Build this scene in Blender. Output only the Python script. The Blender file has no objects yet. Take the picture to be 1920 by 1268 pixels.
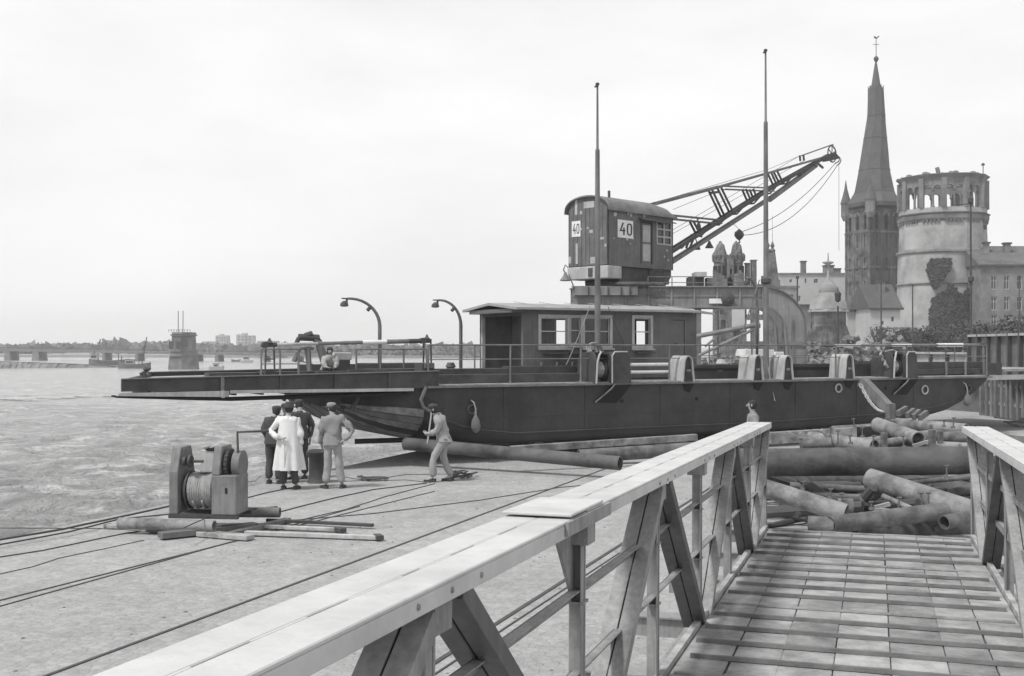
import bpy, math, random
from mathutils import Vector as V, Matrix, noise
random.seed(7)
R = math.radians
sc = bpy.context.scene
COL = sc.collection
# ------------------------------------------------------------------ camera
CAMZ = 2.9; FPX = 2133.33; CX, CY, HOR = 960.0, 634.0, 650.0
cd = bpy.data.cameras.new('camera'); cam = bpy.data.objects.new('camera', cd); COL.objects.link(cam)
cd.lens = 40; cd.sensor_width = 36; cd.clip_start = 0.05; cd.clip_end = 8000
PITCH = math.atan((HOR-CY)/FPX)
cam.location = (0, 0, CAMZ); cam.rotation_euler = (R(90)+PITCH, 0, 0)
sc.camera = cam
# ------------------------------------------------------------------ sky, sun, exposure
SUN = V((-0.56, -0.46, 1.18)).normalized()
w = bpy.data.worlds.new('World'); sc.world = w; w.use_nodes = True
nt = w.node_tree; nt.nodes.clear()
def N(t, ty, **k):
    n = t.nodes.new(ty)
    for a, b in k.items():
        if a in n.inputs: n.inputs[a].default_value = b
        else: setattr(n, a, b)
    return n
out = N(nt, 'ShaderNodeOutputWorld'); bg = N(nt, 'ShaderNodeBackground'); bg.inputs[1].default_value = 0.1
sky = N(nt, 'ShaderNodeTexSky', sky_type='NISHITA'); sky.sun_disc = False
sky.sun_elevation = math.asin(SUN.z); sky.sun_rotation = math.atan2(SUN.x, SUN.y); sky.dust_density = 4.0
bw = N(nt, 'ShaderNodeRGBToBW'); nt.links.new(sky.outputs[0], bw.inputs[0])
tc = N(nt, 'ShaderNodeTexCoord'); mp = N(nt, 'ShaderNodeMapping'); mp.inputs['Scale'].default_value = (1, 1, 3.2)
nt.links.new(tc.outputs['Generated'], mp.inputs[0])
ns = N(nt, 'ShaderNodeTexNoise', Scale=2.6, Detail=6.0, Roughness=0.55); nt.links.new(mp.outputs[0], ns.inputs[0])
mr = N(nt, 'ShaderNodeMapRange'); mr.inputs[1].default_value = 0.33; mr.inputs[2].default_value = 0.68
mr.inputs[3].default_value = 9.5; mr.inputs[4].default_value = 11.2
nt.links.new(ns.outputs[0], mr.inputs[0])
mx = N(nt, 'ShaderNodeMix'); mx.inputs[0].default_value = 0.93
sx_ = N(nt, 'ShaderNodeSeparateXYZ'); nt.links.new(tc.outputs['Generated'], sx_.inputs[0])
el = N(nt, 'ShaderNodeMapRange'); el.inputs[1].default_value = 0.25; el.inputs[2].default_value = 1.0; el.inputs[3].default_value = 1.0; el.inputs[4].default_value = 0.5
nt.links.new(sx_.outputs[2], el.inputs[0])                     # thinner haze overhead: the vault is darker than the white horizon
ml = N(nt, 'ShaderNodeMath', operation='MULTIPLY'); nt.links.new(mr.outputs[0], ml.inputs[0]); nt.links.new(el.outputs[0], ml.inputs[1])
nt.links.new(bw.outputs[0], mx.inputs[2]); nt.links.new(ml.outputs[0], mx.inputs[3])
nt.links.new(mx.outputs[0], bg.inputs[0]); nt.links.new(bg.outputs[0], out.inputs[0])
sd = bpy.data.lights.new('sun', 'SUN'); sd.energy = 3.2; sd.angle = R(9); sd.color = (1, 0.995, 0.985)
so = bpy.data.objects.new('sun', sd); COL.objects.link(so); so.location = (0, 0, 90)
so.rotation_euler = SUN.to_track_quat('Z', 'Y').to_euler()
vs = sc.view_settings; vs.view_transform = 'Standard'; vs.look = 'None'; vs.exposure = 0; vs.gamma = 1; vs.use_curve_mapping = False
sc.render.engine = 'CYCLES'
sc.cycles.volume_bounces = 1; sc.cycles.max_bounces = 6
# ------------------------------------------------------------------ frames: from a point of the photo to a point of the place
class Fr:
    def __init__(s, o=(0, 0, 0), m=None):
        s.o = V(o); s.m = m or Matrix.Identity(3); s.mi = s.m.inverted()
    def ray(s, px, py):
        a = (px-CX)/FPX; b = (CY-py)/FPX; c, t = math.cos(PITCH), math.sin(PITCH)
        d = V((a, c - b*t, t + b*c))
        return s.mi @ (V((0, 0, CAMZ)) - s.o), s.mi @ d
    def on(s, px, py, ax, val):
        o, d = s.ray(px, py); k = (val-o[ax])/d[ax]; return o + d*k
    def w(s, p): return s.m @ V(p) + s.o
    def M(s): return Matrix.Translation(s.o) @ s.m.to_4x4()
WF = Fr()
def P(px, py, Y): return WF.on(px, py, 1, Y)
def G(px, py, z=0.0): return WF.on(px, py, 2, z)
def rz(a): return Matrix.Rotation(R(a), 3, 'Z')
# ------------------------------------------------------------------ materials
def mat(name, g, rough=0.75, var=0.18, scale=3.0, bump=0.15, bscale=None, stain=0.0, stscale=0.6, metal=0.0, streak=0.0, dist=0.02, spec=0.3):
    m = bpy.data.materials.new(name); m.use_nodes = True; t = m.node_tree; L = t.links.new
    b = t.nodes['Principled BSDF']; b.inputs['Roughness'].default_value = rough; b.inputs['Metallic'].default_value = metal
    b.inputs['Specular IOR Level'].default_value = spec
    c = N(t, 'ShaderNodeTexCoord')
    n1 = N(t, 'ShaderNodeTexNoise', Scale=scale, Detail=8.0, Roughness=0.62); L(c.outputs['Object'], n1.inputs[0])
    r1 = N(t, 'ShaderNodeMapRange'); r1.inputs[1].default_value = 0.28; r1.inputs[2].default_value = 0.72
    r1.inputs[3].default_value = g*(1-var); r1.inputs[4].default_value = g*(1+var); L(n1.outputs[0], r1.inputs[0])
    cur = r1.outputs[0]
    def dark(src, lo, hi, amt, cur):
        q = N(t, 'ShaderNodeMapRange'); q.inputs[1].default_value = lo; q.inputs[2].default_value = hi
        q.inputs[3].default_value = 1-amt; q.inputs[4].default_value = 1.0; L(src, q.inputs[0])
        z = N(t, 'ShaderNodeMath', operation='MULTIPLY'); L(cur, z.inputs[0]); L(q.outputs[0], z.inputs[1]); return z.outputs[0]
    if stain:
        n2 = N(t, 'ShaderNodeTexNoise', Scale=stscale, Detail=5.0, Roughness=0.7); L(c.outputs['Object'], n2.inputs[0])
        cur = dark(n2.outputs[0], 0.36, 0.56, stain, cur)
    if streak:
        k = N(t, 'ShaderNodeMapping'); k.inputs['Scale'].default_value = (3, 3, 0.25); L(c.outputs['Object'], k.inputs[0])
        n3 = N(t, 'ShaderNodeTexNoise', Scale=stscale*4, Detail=4.0, Roughness=0.6); L(k.outputs[0], n3.inputs[0])
        cur = dark(n3.outputs[0], 0.35, 0.62, streak, cur)
    L(cur, b.inputs['Base Color'])
    if bump:
        n4 = N(t, 'ShaderNodeTexNoise', Scale=bscale or scale*6, Detail=6.0); L(c.outputs['Object'], n4.inputs[0])
        u = N(t, 'ShaderNodeBump', Strength=bump, Distance=dist); L(n4.outputs[0], u.inputs['Height']); L(u.outputs[0], b.inputs['Normal'])
    return m
M = {}
M['pave'] = mat('quay_paving', .36, .9, .12, 2.6, .8, 9, .14, .4, dist=.05)
M['sand'] = mat('trodden_ground', .30, .95, .2, 1.2, .5, 8, .25, .3, dist=.03)
M['water_far'] = None
M['hull'] = mat('dark_hull_paint', .058, .55, .22, 1.1, .2, 9, .4, .5, streak=.1)
M['hullb'] = mat('tarred_bottom', .05, .7, .2, 1.5, .2, 12, .3, .8)
M['plank_h'] = mat('bow_planking', .30, .75, .3, 4, .3, 20, .5, 1.5)
M['gdark'] = mat('dark_grey_paint', .07, .6, .2, 2, .15, 14, .3, 1)
M['gmid'] = mat('mid_grey_paint', .19, .6, .18, 2.2, .15, 16, .3, 1, streak=.2)
M['gpale'] = mat('pale_grey_paint', .46, .6, .12, 2.5, .12, 18, .22, 1.3, streak=.15)
M['white'] = mat('white_paint', .74, .6, .07, 3, .08, 22, .15, 1.5)
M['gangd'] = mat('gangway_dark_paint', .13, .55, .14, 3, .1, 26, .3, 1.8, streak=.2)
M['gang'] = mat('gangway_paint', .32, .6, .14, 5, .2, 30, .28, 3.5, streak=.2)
M['gang_lit'] = mat('gangway_paint_lit', .55, .6, .09, 5, .15, 30, .16, 2.2)  # same paint as gang, lightened to paint sunlight onto the chord tops
M['wood'] = mat('weathered_boards', .35, .85, .26, 5, .5, 30, .4, 2.4)
M['woodb'] = mat('weathered_boards_pale', .41, .85, .24, 5, .5, 30, .4, 2.4)
M['woodd'] = mat('weathered_boards_dark', .28, .85, .26, 5, .5, 30, .45, 2.4)
M['batten'] = mat('worn_batten', .17, .85, .2, 4, .3, 26, .25, 2)
M['pipe'] = mat('rusty_pipe', .17, .85, .3, 3.2, .6, 16, .5, 1.8)
M['pipel'] = mat('dusty_pipe', .25, .9, .28, 3.5, .6, 18, .45, 1.8)
M['pipem'] = mat('large_dark_pipe', .11, .75, .3, 2.2, .5, 12, .5, 1.2)
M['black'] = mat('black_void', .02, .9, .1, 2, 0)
M['iron'] = mat('dark_iron', .07, .6, .2, 6, .2, 30)
M['rope'] = mat('hemp_rope', .30, .95, .2, 14, .5, 60)
M['roped'] = mat('steel_cable', .075, .7, .2, 14, .4, 60)
M['cabin'] = mat('cabin_paint', .15, .7, .16, 1.4, .12, 12, .3, .8, streak=.1)
M['roof'] = mat('cabin_roof_felt', .33, .8, .1, 1.4, .15, 12, .15, 1)
M['crane'] = mat('crane_paint', .165, .65, .16, 1.2, .12, 10, .25, .9, streak=.25)
M['crane2'] = mat('crane_house_roof', .20, .7, .12, 1.2, .12, 10, .4, .6)
M['portal'] = mat('portal_paint', .25, .65, .16, 1.2, .12, 10, .32, .7, streak=.2)
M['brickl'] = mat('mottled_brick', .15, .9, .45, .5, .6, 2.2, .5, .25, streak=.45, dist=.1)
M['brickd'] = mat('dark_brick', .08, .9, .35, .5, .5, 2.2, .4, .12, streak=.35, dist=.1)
M['plaster'] = mat('stained_plaster', .36, .9, .2, .3, .4, 1.6, .42, .14, dist=.08)
M['plasterp'] = mat('pale_plaster', .46, .9, .12, .35, .3, 1.6, .2, .15, dist=.05)
M['stone'] = mat('weathered_stone', .2, .9, .3, .5, .5, 2.2, .35, .2, dist=.1)
M['slate'] = mat('slate_roof', .095, .7, .18, .7, .3, 3, .2, .15)
M['tile'] = mat('roof_tiles', .13, .85, .25, .9, .4, 4, .3, .3)
M['leaf'] = mat('foliage', .075, .8, .45, .9, 0)
M['leafd'] = mat('ivy_foliage', .05, .8, .4, .9, 0)
M['far'] = mat('far_wood', .14, .9, .3, .05, 0)
M['coat'] = mat('white_coat_cloth', .66, .9, .07, 6, .2, 40)
M['suit'] = mat('grey_work_cloth', .25, .95, .12, 6, .2, 40)
M['suitl'] = mat('light_work_trousers', .31, .95, .1, 6, .2, 40)
M['jacketl'] = mat('light_denim', .33, .95, .1, 6, .2, 40)
M['suitd'] = mat('dark_cloth', .07, .95, .15, 6, .2, 40)
M['skin'] = mat('skin', .34, .6, .06, 9, .05, 50)
M['hair'] = mat('dark_hair', .04, .8, .2, 40, .4, 80)
M['shoe'] = mat('leather_shoes', .05, .6, .2, 8, .1, 40)
M['hat'] = mat('felt_hat', .06, .95, .15, 8, .2, 50)
M['winch'] = mat('winch_paint', .23, .6, .14, 2.5, .15, 20, .3, 2, streak=.2)
M['concrete'] = mat('concrete', .38, .9, .14, 1.2, .35, 9, .3, .5, dist=.03)
M['char'] = mat('painted_numeral', .05, .7, .1, 8, 0)
M['ruin'] = mat('burnt_stone', .19, .95, .4, .9, .8, 3, .5, .5, streak=.3, dist=.1)
def glassmat():
    m = bpy.data.materials.new('window_glass'); m.use_nodes = True; b = m.node_tree.nodes['Principled BSDF']
    b.inputs['Base Color'].default_value = (.05, .05, .05, 1); b.inputs['Roughness'].default_value = .08; return m
M['glass'] = glassmat()
def watermat():
    m = bpy.data.materials.new('river_water'); m.use_nodes = True; t = m.node_tree; L = t.links.new
    b = t.nodes['Principled BSDF']; b.inputs['Roughness'].default_value = .16; b.inputs['IOR'].default_value = 1.33
    c = N(t, 'ShaderNodeTexCoord')
    k = N(t, 'ShaderNodeMapping'); k.inputs['Scale'].default_value = (.55, 1.0, 1.0); k.inputs['Rotation'].default_value = (0, 0, R(-8)); L(c.outputs['Object'], k.inputs[0])
    n1 = N(t, 'ShaderNodeTexNoise', Scale=.9, Detail=9.0, Roughness=.66, Distortion=.5); L(k.outputs[0], n1.inputs[0])
    n2 = N(t, 'ShaderNodeTexNoise', Scale=.13, Detail=6.0, Roughness=.7, Distortion=.4); L(k.outputs[0], n2.inputs[0])
    a = N(t, 'ShaderNodeMath', operation='MULTIPLY_ADD'); L(n2.outputs[0], a.inputs[0]); a.inputs[1].default_value = 2.2; L(n1.outputs[0], a.inputs[2])
    u = N(t, 'ShaderNodeBump', Strength=1.0, Distance=1.3); L(a.outputs[0], u.inputs['Height']); L(u.outputs[0], b.inputs['Normal'])
    # foam and silt: flecks with a shape of their own
    n3 = N(t, 'ShaderNodeTexNoise', Scale=.8, Detail=8.0, Roughness=.75, Distortion=.8); L(k.outputs[0], n3.inputs[0])
    r = N(t, 'ShaderNodeMapRange'); r.inputs[1].default_value = .52; r.inputs[2].default_value = .66; r.inputs[3].default_value = .42; r.inputs[4].default_value = .85
    L(n3.outputs[0], r.inputs[0]); L(r.outputs[0], b.inputs['Base Color']); return m
M['water'] = watermat()
def pavemat():
    m = M['pave']; t = m.node_tree; L = t.links.new; b = t.nodes['Principled BSDF']; c = N(t, 'ShaderNodeTexCoord')
    k = N(t, 'ShaderNodeMapping'); k.inputs['Rotation'].default_value = (0, 0, R(19)); L(c.outputs['Object'], k.inputs[0])
    v1 = N(t, 'ShaderNodeTexVoronoi', Scale=8.5, Randomness=.55, feature='DISTANCE_TO_EDGE'); L(k.outputs[0], v1.inputs['Vector'])
    v2 = N(t, 'ShaderNodeTexVoronoi', Scale=8.5, Randomness=.55); L(k.outputs[0], v2.inputs['Vector'])
    e = N(t, 'ShaderNodeMapRange'); e.inputs[1].default_value = 0; e.inputs[2].default_value = .12; e.inputs[3].default_value = .84; e.inputs[4].default_value = 1.0; L(v1.outputs[0], e.inputs[0])
    g = N(t, 'ShaderNodeRGBToBW'); L(v2.outputs['Color'], g.inputs[0])
    q = N(t, 'ShaderNodeMapRange'); q.inputs[3].default_value = .90; q.inputs[4].default_value = 1.10; L(g.outputs[0], q.inputs[0])
    a = N(t, 'ShaderNodeMath', operation='MULTIPLY'); L(e.outputs[0], a.inputs[0]); L(q.outputs[0], a.inputs[1])
    o = N(t, 'ShaderNodeMath', operation='MULTIPLY'); L(b.inputs['Base Color'].links[0].from_socket, o.inputs[0]); L(a.outputs[0], o.inputs[1]); L(o.outputs[0], b.inputs['Base Color'])
    u = N(t, 'ShaderNodeBump', Strength=.7, Distance=.02); L(e.outputs[0], u.inputs['Height']); L(b.inputs['Normal'].links[0].from_socket, u.inputs['Normal']); L(u.outputs[0], b.inputs['Normal'])
pavemat()
# ------------------------------------------------------------------ mesh builder
class MB:
    def __init__(s): s.v = []; s.f = []
    def add(s, vs_, fs): 
        o = len(s.v); s.v += [V(p) for p in vs_]; s.f += [tuple(i+o for i in f) for f in fs]; return s
    def box(s, x0, x1, y0, y1, z0, z1):
        return s.add([(x0,y0,z0),(x1,y0,z0),(x1,y1,z0),(x0,y1,z0),(x0,y0,z1),(x1,y0,z1),(x1,y1,z1),(x0,y1,z1)],
                     [(0,3,2,1),(4,5,6,7),(0,1,5,4),(1,2,6,5),(2,3,7,6),(3,0,4,7)])
    def ext(s, pts, vec):
        n = len(pts); vec = V(vec); a = [V(p) for p in pts]
        return s.add(a + [p+vec for p in a], [tuple(range(n-1,-1,-1)), tuple(range(n, 2*n))] + [(i,(i+1)%n,n+(i+1)%n,n+i) for i in range(n)])
    def beam(s, p0, p1, w_, h, up=(0,0,1)):
        p0, p1 = V(p0), V(p1); d = (p1-p0).normalized(); up = V(up)
        if abs(d.dot(up.normalized())) > .98: up = V((0,1,0))
        x = d.cross(up).normalized(); z = x.cross(d).normalized()
        x *= w_/2; z *= h/2
        return s.ext([p0-x-z, p0+x-z, p0+x+z, p0-x+z], p1-p0)
    def tube(s, p0, p1, r, n=10, r1=None, hollow=0):
        p0, p1 = V(p0), V(p1); d = (p1-p0).normalized(); a = V((0,0,1)) if abs(d.z) < .9 else V((1,0,0))
        x = d.cross(a).normalized(); y = d.cross(x); r1 = r if r1 is None else r1; vs_ = []
        for (p, q) in ((p0, r), (p1, r1)):
            for i in range(n):
                t = 2*math.pi*i/n; vs_.append(p + x*q*math.cos(t) + y*q*math.sin(t))
        fs = [(i,(i+1)%n,n+(i+1)%n,n+i) for i in range(n)]
        if hollow:
            for (p, q) in ((p0, r), (p1, r1)):
                for i in range(n):
                    t = 2*math.pi*i/n; vs_.append(p + (x*math.cos(t) + y*math.sin(t))*q*hollow)
            fs += [(2*n+i, 3*n+i, 3*n+(i+1)%n, 2*n+(i+1)%n) for i in range(n)]
            fs += [(i, 2*n+i, 2*n+(i+1)%n, (i+1)%n) for i in range(n)] + [(n+i, n+(i+1)%n, 3*n+(i+1)%n, 3*n+i) for i in range(n)]
        else: fs += [tuple(range(n-1,-1,-1)), tuple(range(n,2*n))]
        return s.add(vs_, fs)
    def path(s, pts, r, n=6, rs=None):
        pts = [V(p) for p in pts]; m = len(pts); vs_ = []; up = None
        for i, p in enumerate(pts):
            d = (pts[min(i+1,m-1)]-pts[max(i-1,0)]).normalized()
            if up is None: a = V((0,0,1)) if abs(d.z) < .9 else V((1,0,0)); up = (a - d*a.dot(d)).normalized()
            else: up = (up - d*up.dot(d)).normalized()
            y = d.cross(up); q = rs[i] if rs else r
            for k in range(n):
                t = 2*math.pi*k/n; vs_.append(p + up*q*math.cos(t) + y*q*math.sin(t))
        fs = [(i*n+k, i*n+(k+1)%n, (i+1)*n+(k+1)%n, (i+1)*n+k) for i in range(m-1) for k in range(n)]
        fs += [tuple(range(n-1,-1,-1)), tuple(range((m-1)*n, m*n))]
        return s.add(vs_, fs)
    def lathe(s, prof, c=(0,0,0), n=24, ph=0, sx=1, sy=1, caps=True):
        c = V(c); vs_ = []
        for (r, z) in prof:
            for i in range(n):
                t = 2*math.pi*i/n + ph; vs_.append(c + V((r*sx*math.cos(t), r*sy*math.sin(t), z)))
        m = len(prof); fs = [(j*n+i, j*n+(i+1)%n, (j+1)*n+(i+1)%n, (j+1)*n+i) for j in range(m-1) for i in range(n)]
        if caps: fs += [tuple(range(n-1,-1,-1)), tuple(range((m-1)*n, m*n))]
        return s.add(vs_, fs)
    def wall(s, fn, a0, a1, z0, z1, holes, t):
        """wall of thickness t with square openings; fn(a, z, d) gives a point"""
        A = sorted(set([a0, a1] + [min(max(h[i], a0), a1) for h in holes for i in (0, 1)])); Z = sorted(set([z0, z1] + [min(max(h[i], z0), z1) for h in holes for i in (2, 3)]))
        na, nz = len(A)-1, len(Z)-1
        def solid(i, j):
            if i < 0 or j < 0 or i >= na or j >= nz: return False
            a, z = (A[i]+A[i+1])/2, (Z[j]+Z[j+1])/2
            return not any(h[0] < a < h[1] and h[2] < z < h[3] for h in holes)
        for i in range(na):
            for j in range(nz):
                if not solid(i, j): continue
                c = [(A[i],Z[j]),(A[i+1],Z[j]),(A[i+1],Z[j+1]),(A[i],Z[j+1])]
                q = [fn(a, z, 0) for a, z in c] + [fn(a, z, t) for a, z in c]; fs = [(0,1,2,3),(7,6,5,4)]
                if not solid(i, j-1): fs.append((0,4,5,1))
                if not solid(i+1, j): fs.append((1,5,6,2))
                if not solid(i, j+1): fs.append((2,6,7,3))
                if not solid(i-1, j): fs.append((3,7,4,0))
                s.add(q, fs)
        return s
WM = {}
def reg(o, m): WM[o.name] = m; return o
def tag(o, label=None, cat=None, group=None, kind=None):
    if label: o['label'] = label
    if cat: o['category'] = cat
    if group: o['group'] = group
    if kind: o['kind'] = kind
    return o
def thing(name, label, cat, loc=(0,0,0), m3=None, group=None):
    o = bpy.data.objects.new(name, None); COL.objects.link(o); o.empty_display_size = .2
    mt = Matrix.Translation(V(loc)) @ (m3.to_4x4() if m3 else Matrix.Identity(4)); o.matrix_world = mt
    reg(o, mt); return tag(o, label, cat, group)
def obj(name, mb, m, parent=None, w_=False, smooth=False, bevel=0, label=None, cat=None, group=None, kind=None, loc=None):
    """one mesh object; w_: the vertices are in world coordinates"""
    me = bpy.data.meshes.new(name); vs_ = mb.v; mt = Matrix.Identity(4)
    if parent is not None:
        if w_: inv = WM[parent.name].inverted(); vs_ = [inv @ p for p in vs_]
        mt = WM[parent.name]
    else:
        if loc is None:
            n = max(1, len(vs_)); lx = sum(p.x for p in vs_)/n; ly = sum(p.y for p in vs_)/n; loc = (lx, ly, min(p.z for p in vs_))
        loc = V(loc); mt = Matrix.Translation(loc); vs_ = [p-loc for p in vs_]
    me.from_pydata([tuple(p) for p in vs_], [], mb.f); me.materials.append(m)
    if smooth:
        me.shade_smooth()
    o = bpy.data.objects.new(name, me); COL.objects.link(o)
    if parent is not None: o.parent = parent
    else: o.location = loc
    reg(o, mt)
    if smooth == 2:
        me.set_sharp_from_angle(angle=R(40))
    if bevel:
        b = o.modifiers.new('bevel', 'BEVEL'); b.width = bevel; b.segments = 1; b.limit_method = 'ANGLE'
    return tag(o, label, cat, group, kind)
def copy_tree(o, parent=None):
    c = o.copy(); COL.objects.link(c); WM[c.name] = WM[o.name]
    if parent is not None: c.parent = parent
    for ch in list(o.children): copy_tree(ch, c)
    return c
def sag(a, b, drop, n=12):
    a, b = V(a), V(b); return [a.lerp(b, i/n) - V((0,0,drop*4*(i/n)*(1-i/n))) for i in range(n+1)]
# ================================================================== SETTING
WZ = -2.5
EDGE = [(-24, -30), (-8.0-.347*9.4, 7), (-5.2-.347*6.9, 17.4), (-5.2, 24.3), (-2.9, 30.9), (3.7, 50), (8, 62), (18, 110), (22, 200), (10, 400), (-20, 900), (-20, 3500)]
def quay():
    b = MB()
    top = [V((x, y, 0)) for x, y in EDGE]; n = len(top)
    right = [V((3000, y, 0)) for x, y in EDGE]
    for i in range(n-1): b.add([top[i], right[i], right[i+1], top[i+1]], [(0,1,2,3)])
    obj('ground', b, M['pave'], kind='structure', loc=(0,0,0))
    b = MB()
    for i in range(n-1):
        a, c = top[i], top[i+1]; d = V((0,0,-4))
        b.add([a, c, c+d, a+d], [(0,1,2,3)])
    obj('quay_wall', b, M['concrete'], kind='structure', loc=(0,0,0))
quay()
def water():
    def axis(lo, hi, c0, c1, st, g=1.09):
        p = []; x = c0
        while x <= c1: p.append(x); x += st
        l, s_ = p[0], st; L_ = []
        while l > lo: s_ *= g; l -= s_; L_.append(l)
        h, s_ = p[-1], st; H = []
        while h < hi: s_ *= g; h += s_; H.append(h)
        return L_[::-1] + p + H
    xs = axis(-3500, 30, -26, 6, .17, 1.035); ys = axis(-60, 3600, 15, 55, .17, 1.03); 
    vs_ = []
    dx = [max(xs[min(i+1, len(xs)-1)]-xs[i], .17) for i in range(len(xs))]; dy = [max(ys[min(i+1, len(ys)-1)]-ys[i], .17) for i in range(len(ys))]
    for j, y in enumerate(ys):
        for i, x in enumerate(xs):
            s_ = max(dx[i], dy[j]); z = 0
            for (wl, am) in ((8, .3), (3, .3), (1.2, .17)):
                k = min(1, max(0, wl/(2.6*s_)-.5))
                if k > 0: z += am*k*(1-2.2*abs(noise.noise(V((x*.55/wl+wl, (y+x*.12)/wl*1.1, wl*3.1)))) )
            vs_.append((x, y, WZ+z))
    n = len(xs); fs = [(j*n+i, j*n+i+1, (j+1)*n+i+1, (j+1)*n+i) for j in range(len(ys)-1) for i in range(n-1)]
    b = MB(); b.v = [V(p) for p in vs_]; b.f = fs
    obj('river', b, M['water'], kind='structure', smooth=True, loc=(0,0,0))
water()
b = MB(); rf = random.Random(21)
for k in range(42):
    f = rf.random(); px = -60+f*290; c = G(px, 751-9*f+rf.gauss(0, .9), WZ+.28); L2 = rf.uniform(.4, 2.6); ww = rf.uniform(.08, .4)
    n = 7; ring = [(c.x+L2*math.cos(6.283*k_/n)*rf.uniform(.6, 1.1), c.y+ww*math.sin(6.283*k_/n)*rf.uniform(.6, 1.2), c.z+rf.uniform(-.02, .06)) for k_ in range(n)]
    b.add(ring+[(c.x, c.y, c.z+.12)], [(k_, (k_+1)%n, n) for k_ in range(n)])
obj('foam_line', b, M['gpale'], kind='stuff', label='long broken line of white foam on the river left of the ramp tip', cat='foam')
# far bank across the river
b = MB(); pts = [(-3500, 560), (-420, 620), (-180, 560), (-60, 520), (60, 560), (60, 3500), (-3500, 3500)]
b.ext([(x, y, WZ-1) for x, y in pts], (0,0,2.2)); obj('far_bank', b, M['sand'], kind='structure', loc=(0,0,0))
def wood(name, spots, m, label, q=1.0):
    """spots: (x, y, z0, width, height): leaf clumps as small faces"""
    b = MB()
    for (x, y, z0, wd, h) in spots:
        for k in range(int(26*q)):
            t = random.random()*6.283; r = random.random()**.5; zz = random.random()
            c = V((x+math.cos(t)*r*wd/2, y+math.sin(t)*r*wd/3, z0+h*(.12+.88*zz*(1-.55*r*r)))); s_ = wd*random.uniform(.12, .24)
            a = V((random.gauss(0,1), random.gauss(0,1), random.gauss(0,.7))).normalized(); e = a.cross(V((random.gauss(0,1), random.gauss(0,1), random.gauss(0,1)))).normalized(); g = a.cross(e)
            b.add([c+e*s_, c+g*s_*.7, c-e*s_, c-g*s_*.8], [(0,1,2,3)])
    o = obj(name, b, m, kind='stuff', label=label, cat='trees'); return o
sp = []
for i in range(330):
    px = -60 + i*3.0 + random.uniform(-3, 3); Y = random.uniform(640, 1100); h = random.uniform(3, 5.5) + 2.5*max(0, noise.noise(V((px*.012, 0, 4))))
    if 180 < px < 250 or 270 < px < 320: h += 3
    c = P(px, 650, Y); sp.append((c.x, Y, -1.3, random.uniform(9, 22), h))
wood('distant_woodland', sp, M['far'], 'low band of hazy trees along the far river bank', .9)
sp = []
for i in range(90):
    px = 480 + i*4.6; Y = random.uniform(530, 600); c = P(px, 650, Y); sp.append((c.x, Y, -1.4, random.uniform(5, 10), random.uniform(2, 4.6)))
wood('riverside_bushes', sp, M['far'], 'bushes on the far bank behind the ferry ramp', .8)
# apartment blocks far away
def block(px0, px1, ytop, Y, label, steps):
    a = P(px0, 650, Y); c = P(px1, 650, Y); zt = P(px0, ytop, Y).z; t = thing('apartment_block', label, 'building', (a.x, Y, -1.3), group='apartment towers on the far bank')
    wd = c.x-a.x; b = MB(); h = zt+1.3; n = len(steps)
    for i, k in enumerate(steps): b.box(wd*i/n, wd*(i+1)/n, 0 + i*.5, 14, 0, h*k if k < 1 else h)
    obj('wall', b, M['plaster'], t)
    for i in range(4):
        for j in range(4):
            q = MB(); x = wd*(.1+.22*i); z = h-3.2-j*3.1; q.box(x, x+wd*.12, -.12, .3, z, z+1.5); obj('window', q, M['glass'], t)
    q = MB().box(wd*.3, wd*.6, 2, 9, h-.2, h+1.4); obj('roof', q, M['concrete'], t)
block(404, 425, 629, 1150, 'single plain apartment tower, the left one on the hazy skyline', (1,))
block(443, 474, 627, 1150, 'stepped pair of apartment slabs, the right one on the hazy skyline', (1, .93))
for i, (a, c, yt) in enumerate(((180, 250, 646), (272, 318, 646), (376, 404, 644), (480, 520, 643))):
    p = P(a, yt, 900); q = P(c, yt, 900); b = MB().box(p.x, q.x, 900, 912, -1.3, p.z-1); b.ext([(p.x, 899, p.z-1), (p.x, 913, p.z-1), (p.x, 906, p.z+1.6)], (q.x-p.x, 0, 0))
    obj('warehouse', b, M['stone'], label=['long warehouse left of the mast on the skyline', 'long warehouse between the mast and the ruined bridge pier', 'low shed right of the ruined bridge pier', 'low shed right of the apartment slabs'][i], cat='building', group='low buildings on the far bank')
# temporary bridge
def bridge():
    a = P(-260, 652, 470); c = P(640, 667, 395); t = thing('temporary_bridge', 'low dark temporary bridge crossing the river in the distance', 'bridge', (a.x, a.y, WZ))
    b = MB(); b.beam(a, c, 6, .9); obj('deck', b, M['gmid'], t, True)
    b = MB(); b.beam(a+V((0,-3,1.0)), c+V((0,-3,1.0)), .15, .15); b.beam(a+V((0,-3,.7)), c+V((0,-3,.7)), .12, .12)
    n = 80
    for i in range(n+1): p = a.lerp(c, i/n)+V((0,-3,0)); b.beam(p, p+V((0,0,1)), .12, .12)
    obj('railing', b, M['iron'], t, True)
    for px, ww in ((8, 4), (57, 7), (112, 8), (240, 3), (300, 3), (405, 3), (440, 4), (520, 3), (575, 3)):
        f = (px+260)/900.; p = a.lerp(c, f); b = MB(); hw = ww/2*.24*1.1
        b.ext([(p.x-hw*1.5, p.y-4, WZ-1), (p.x+hw*1.5, p.y-4, WZ-1), (p.x+hw, p.y-4, p.z-.4), (p.x-hw, p.y-4, p.z-.4)], (0, 8, 0))
        obj('pier', b, M['stone'], t, True)
bridge()
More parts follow.
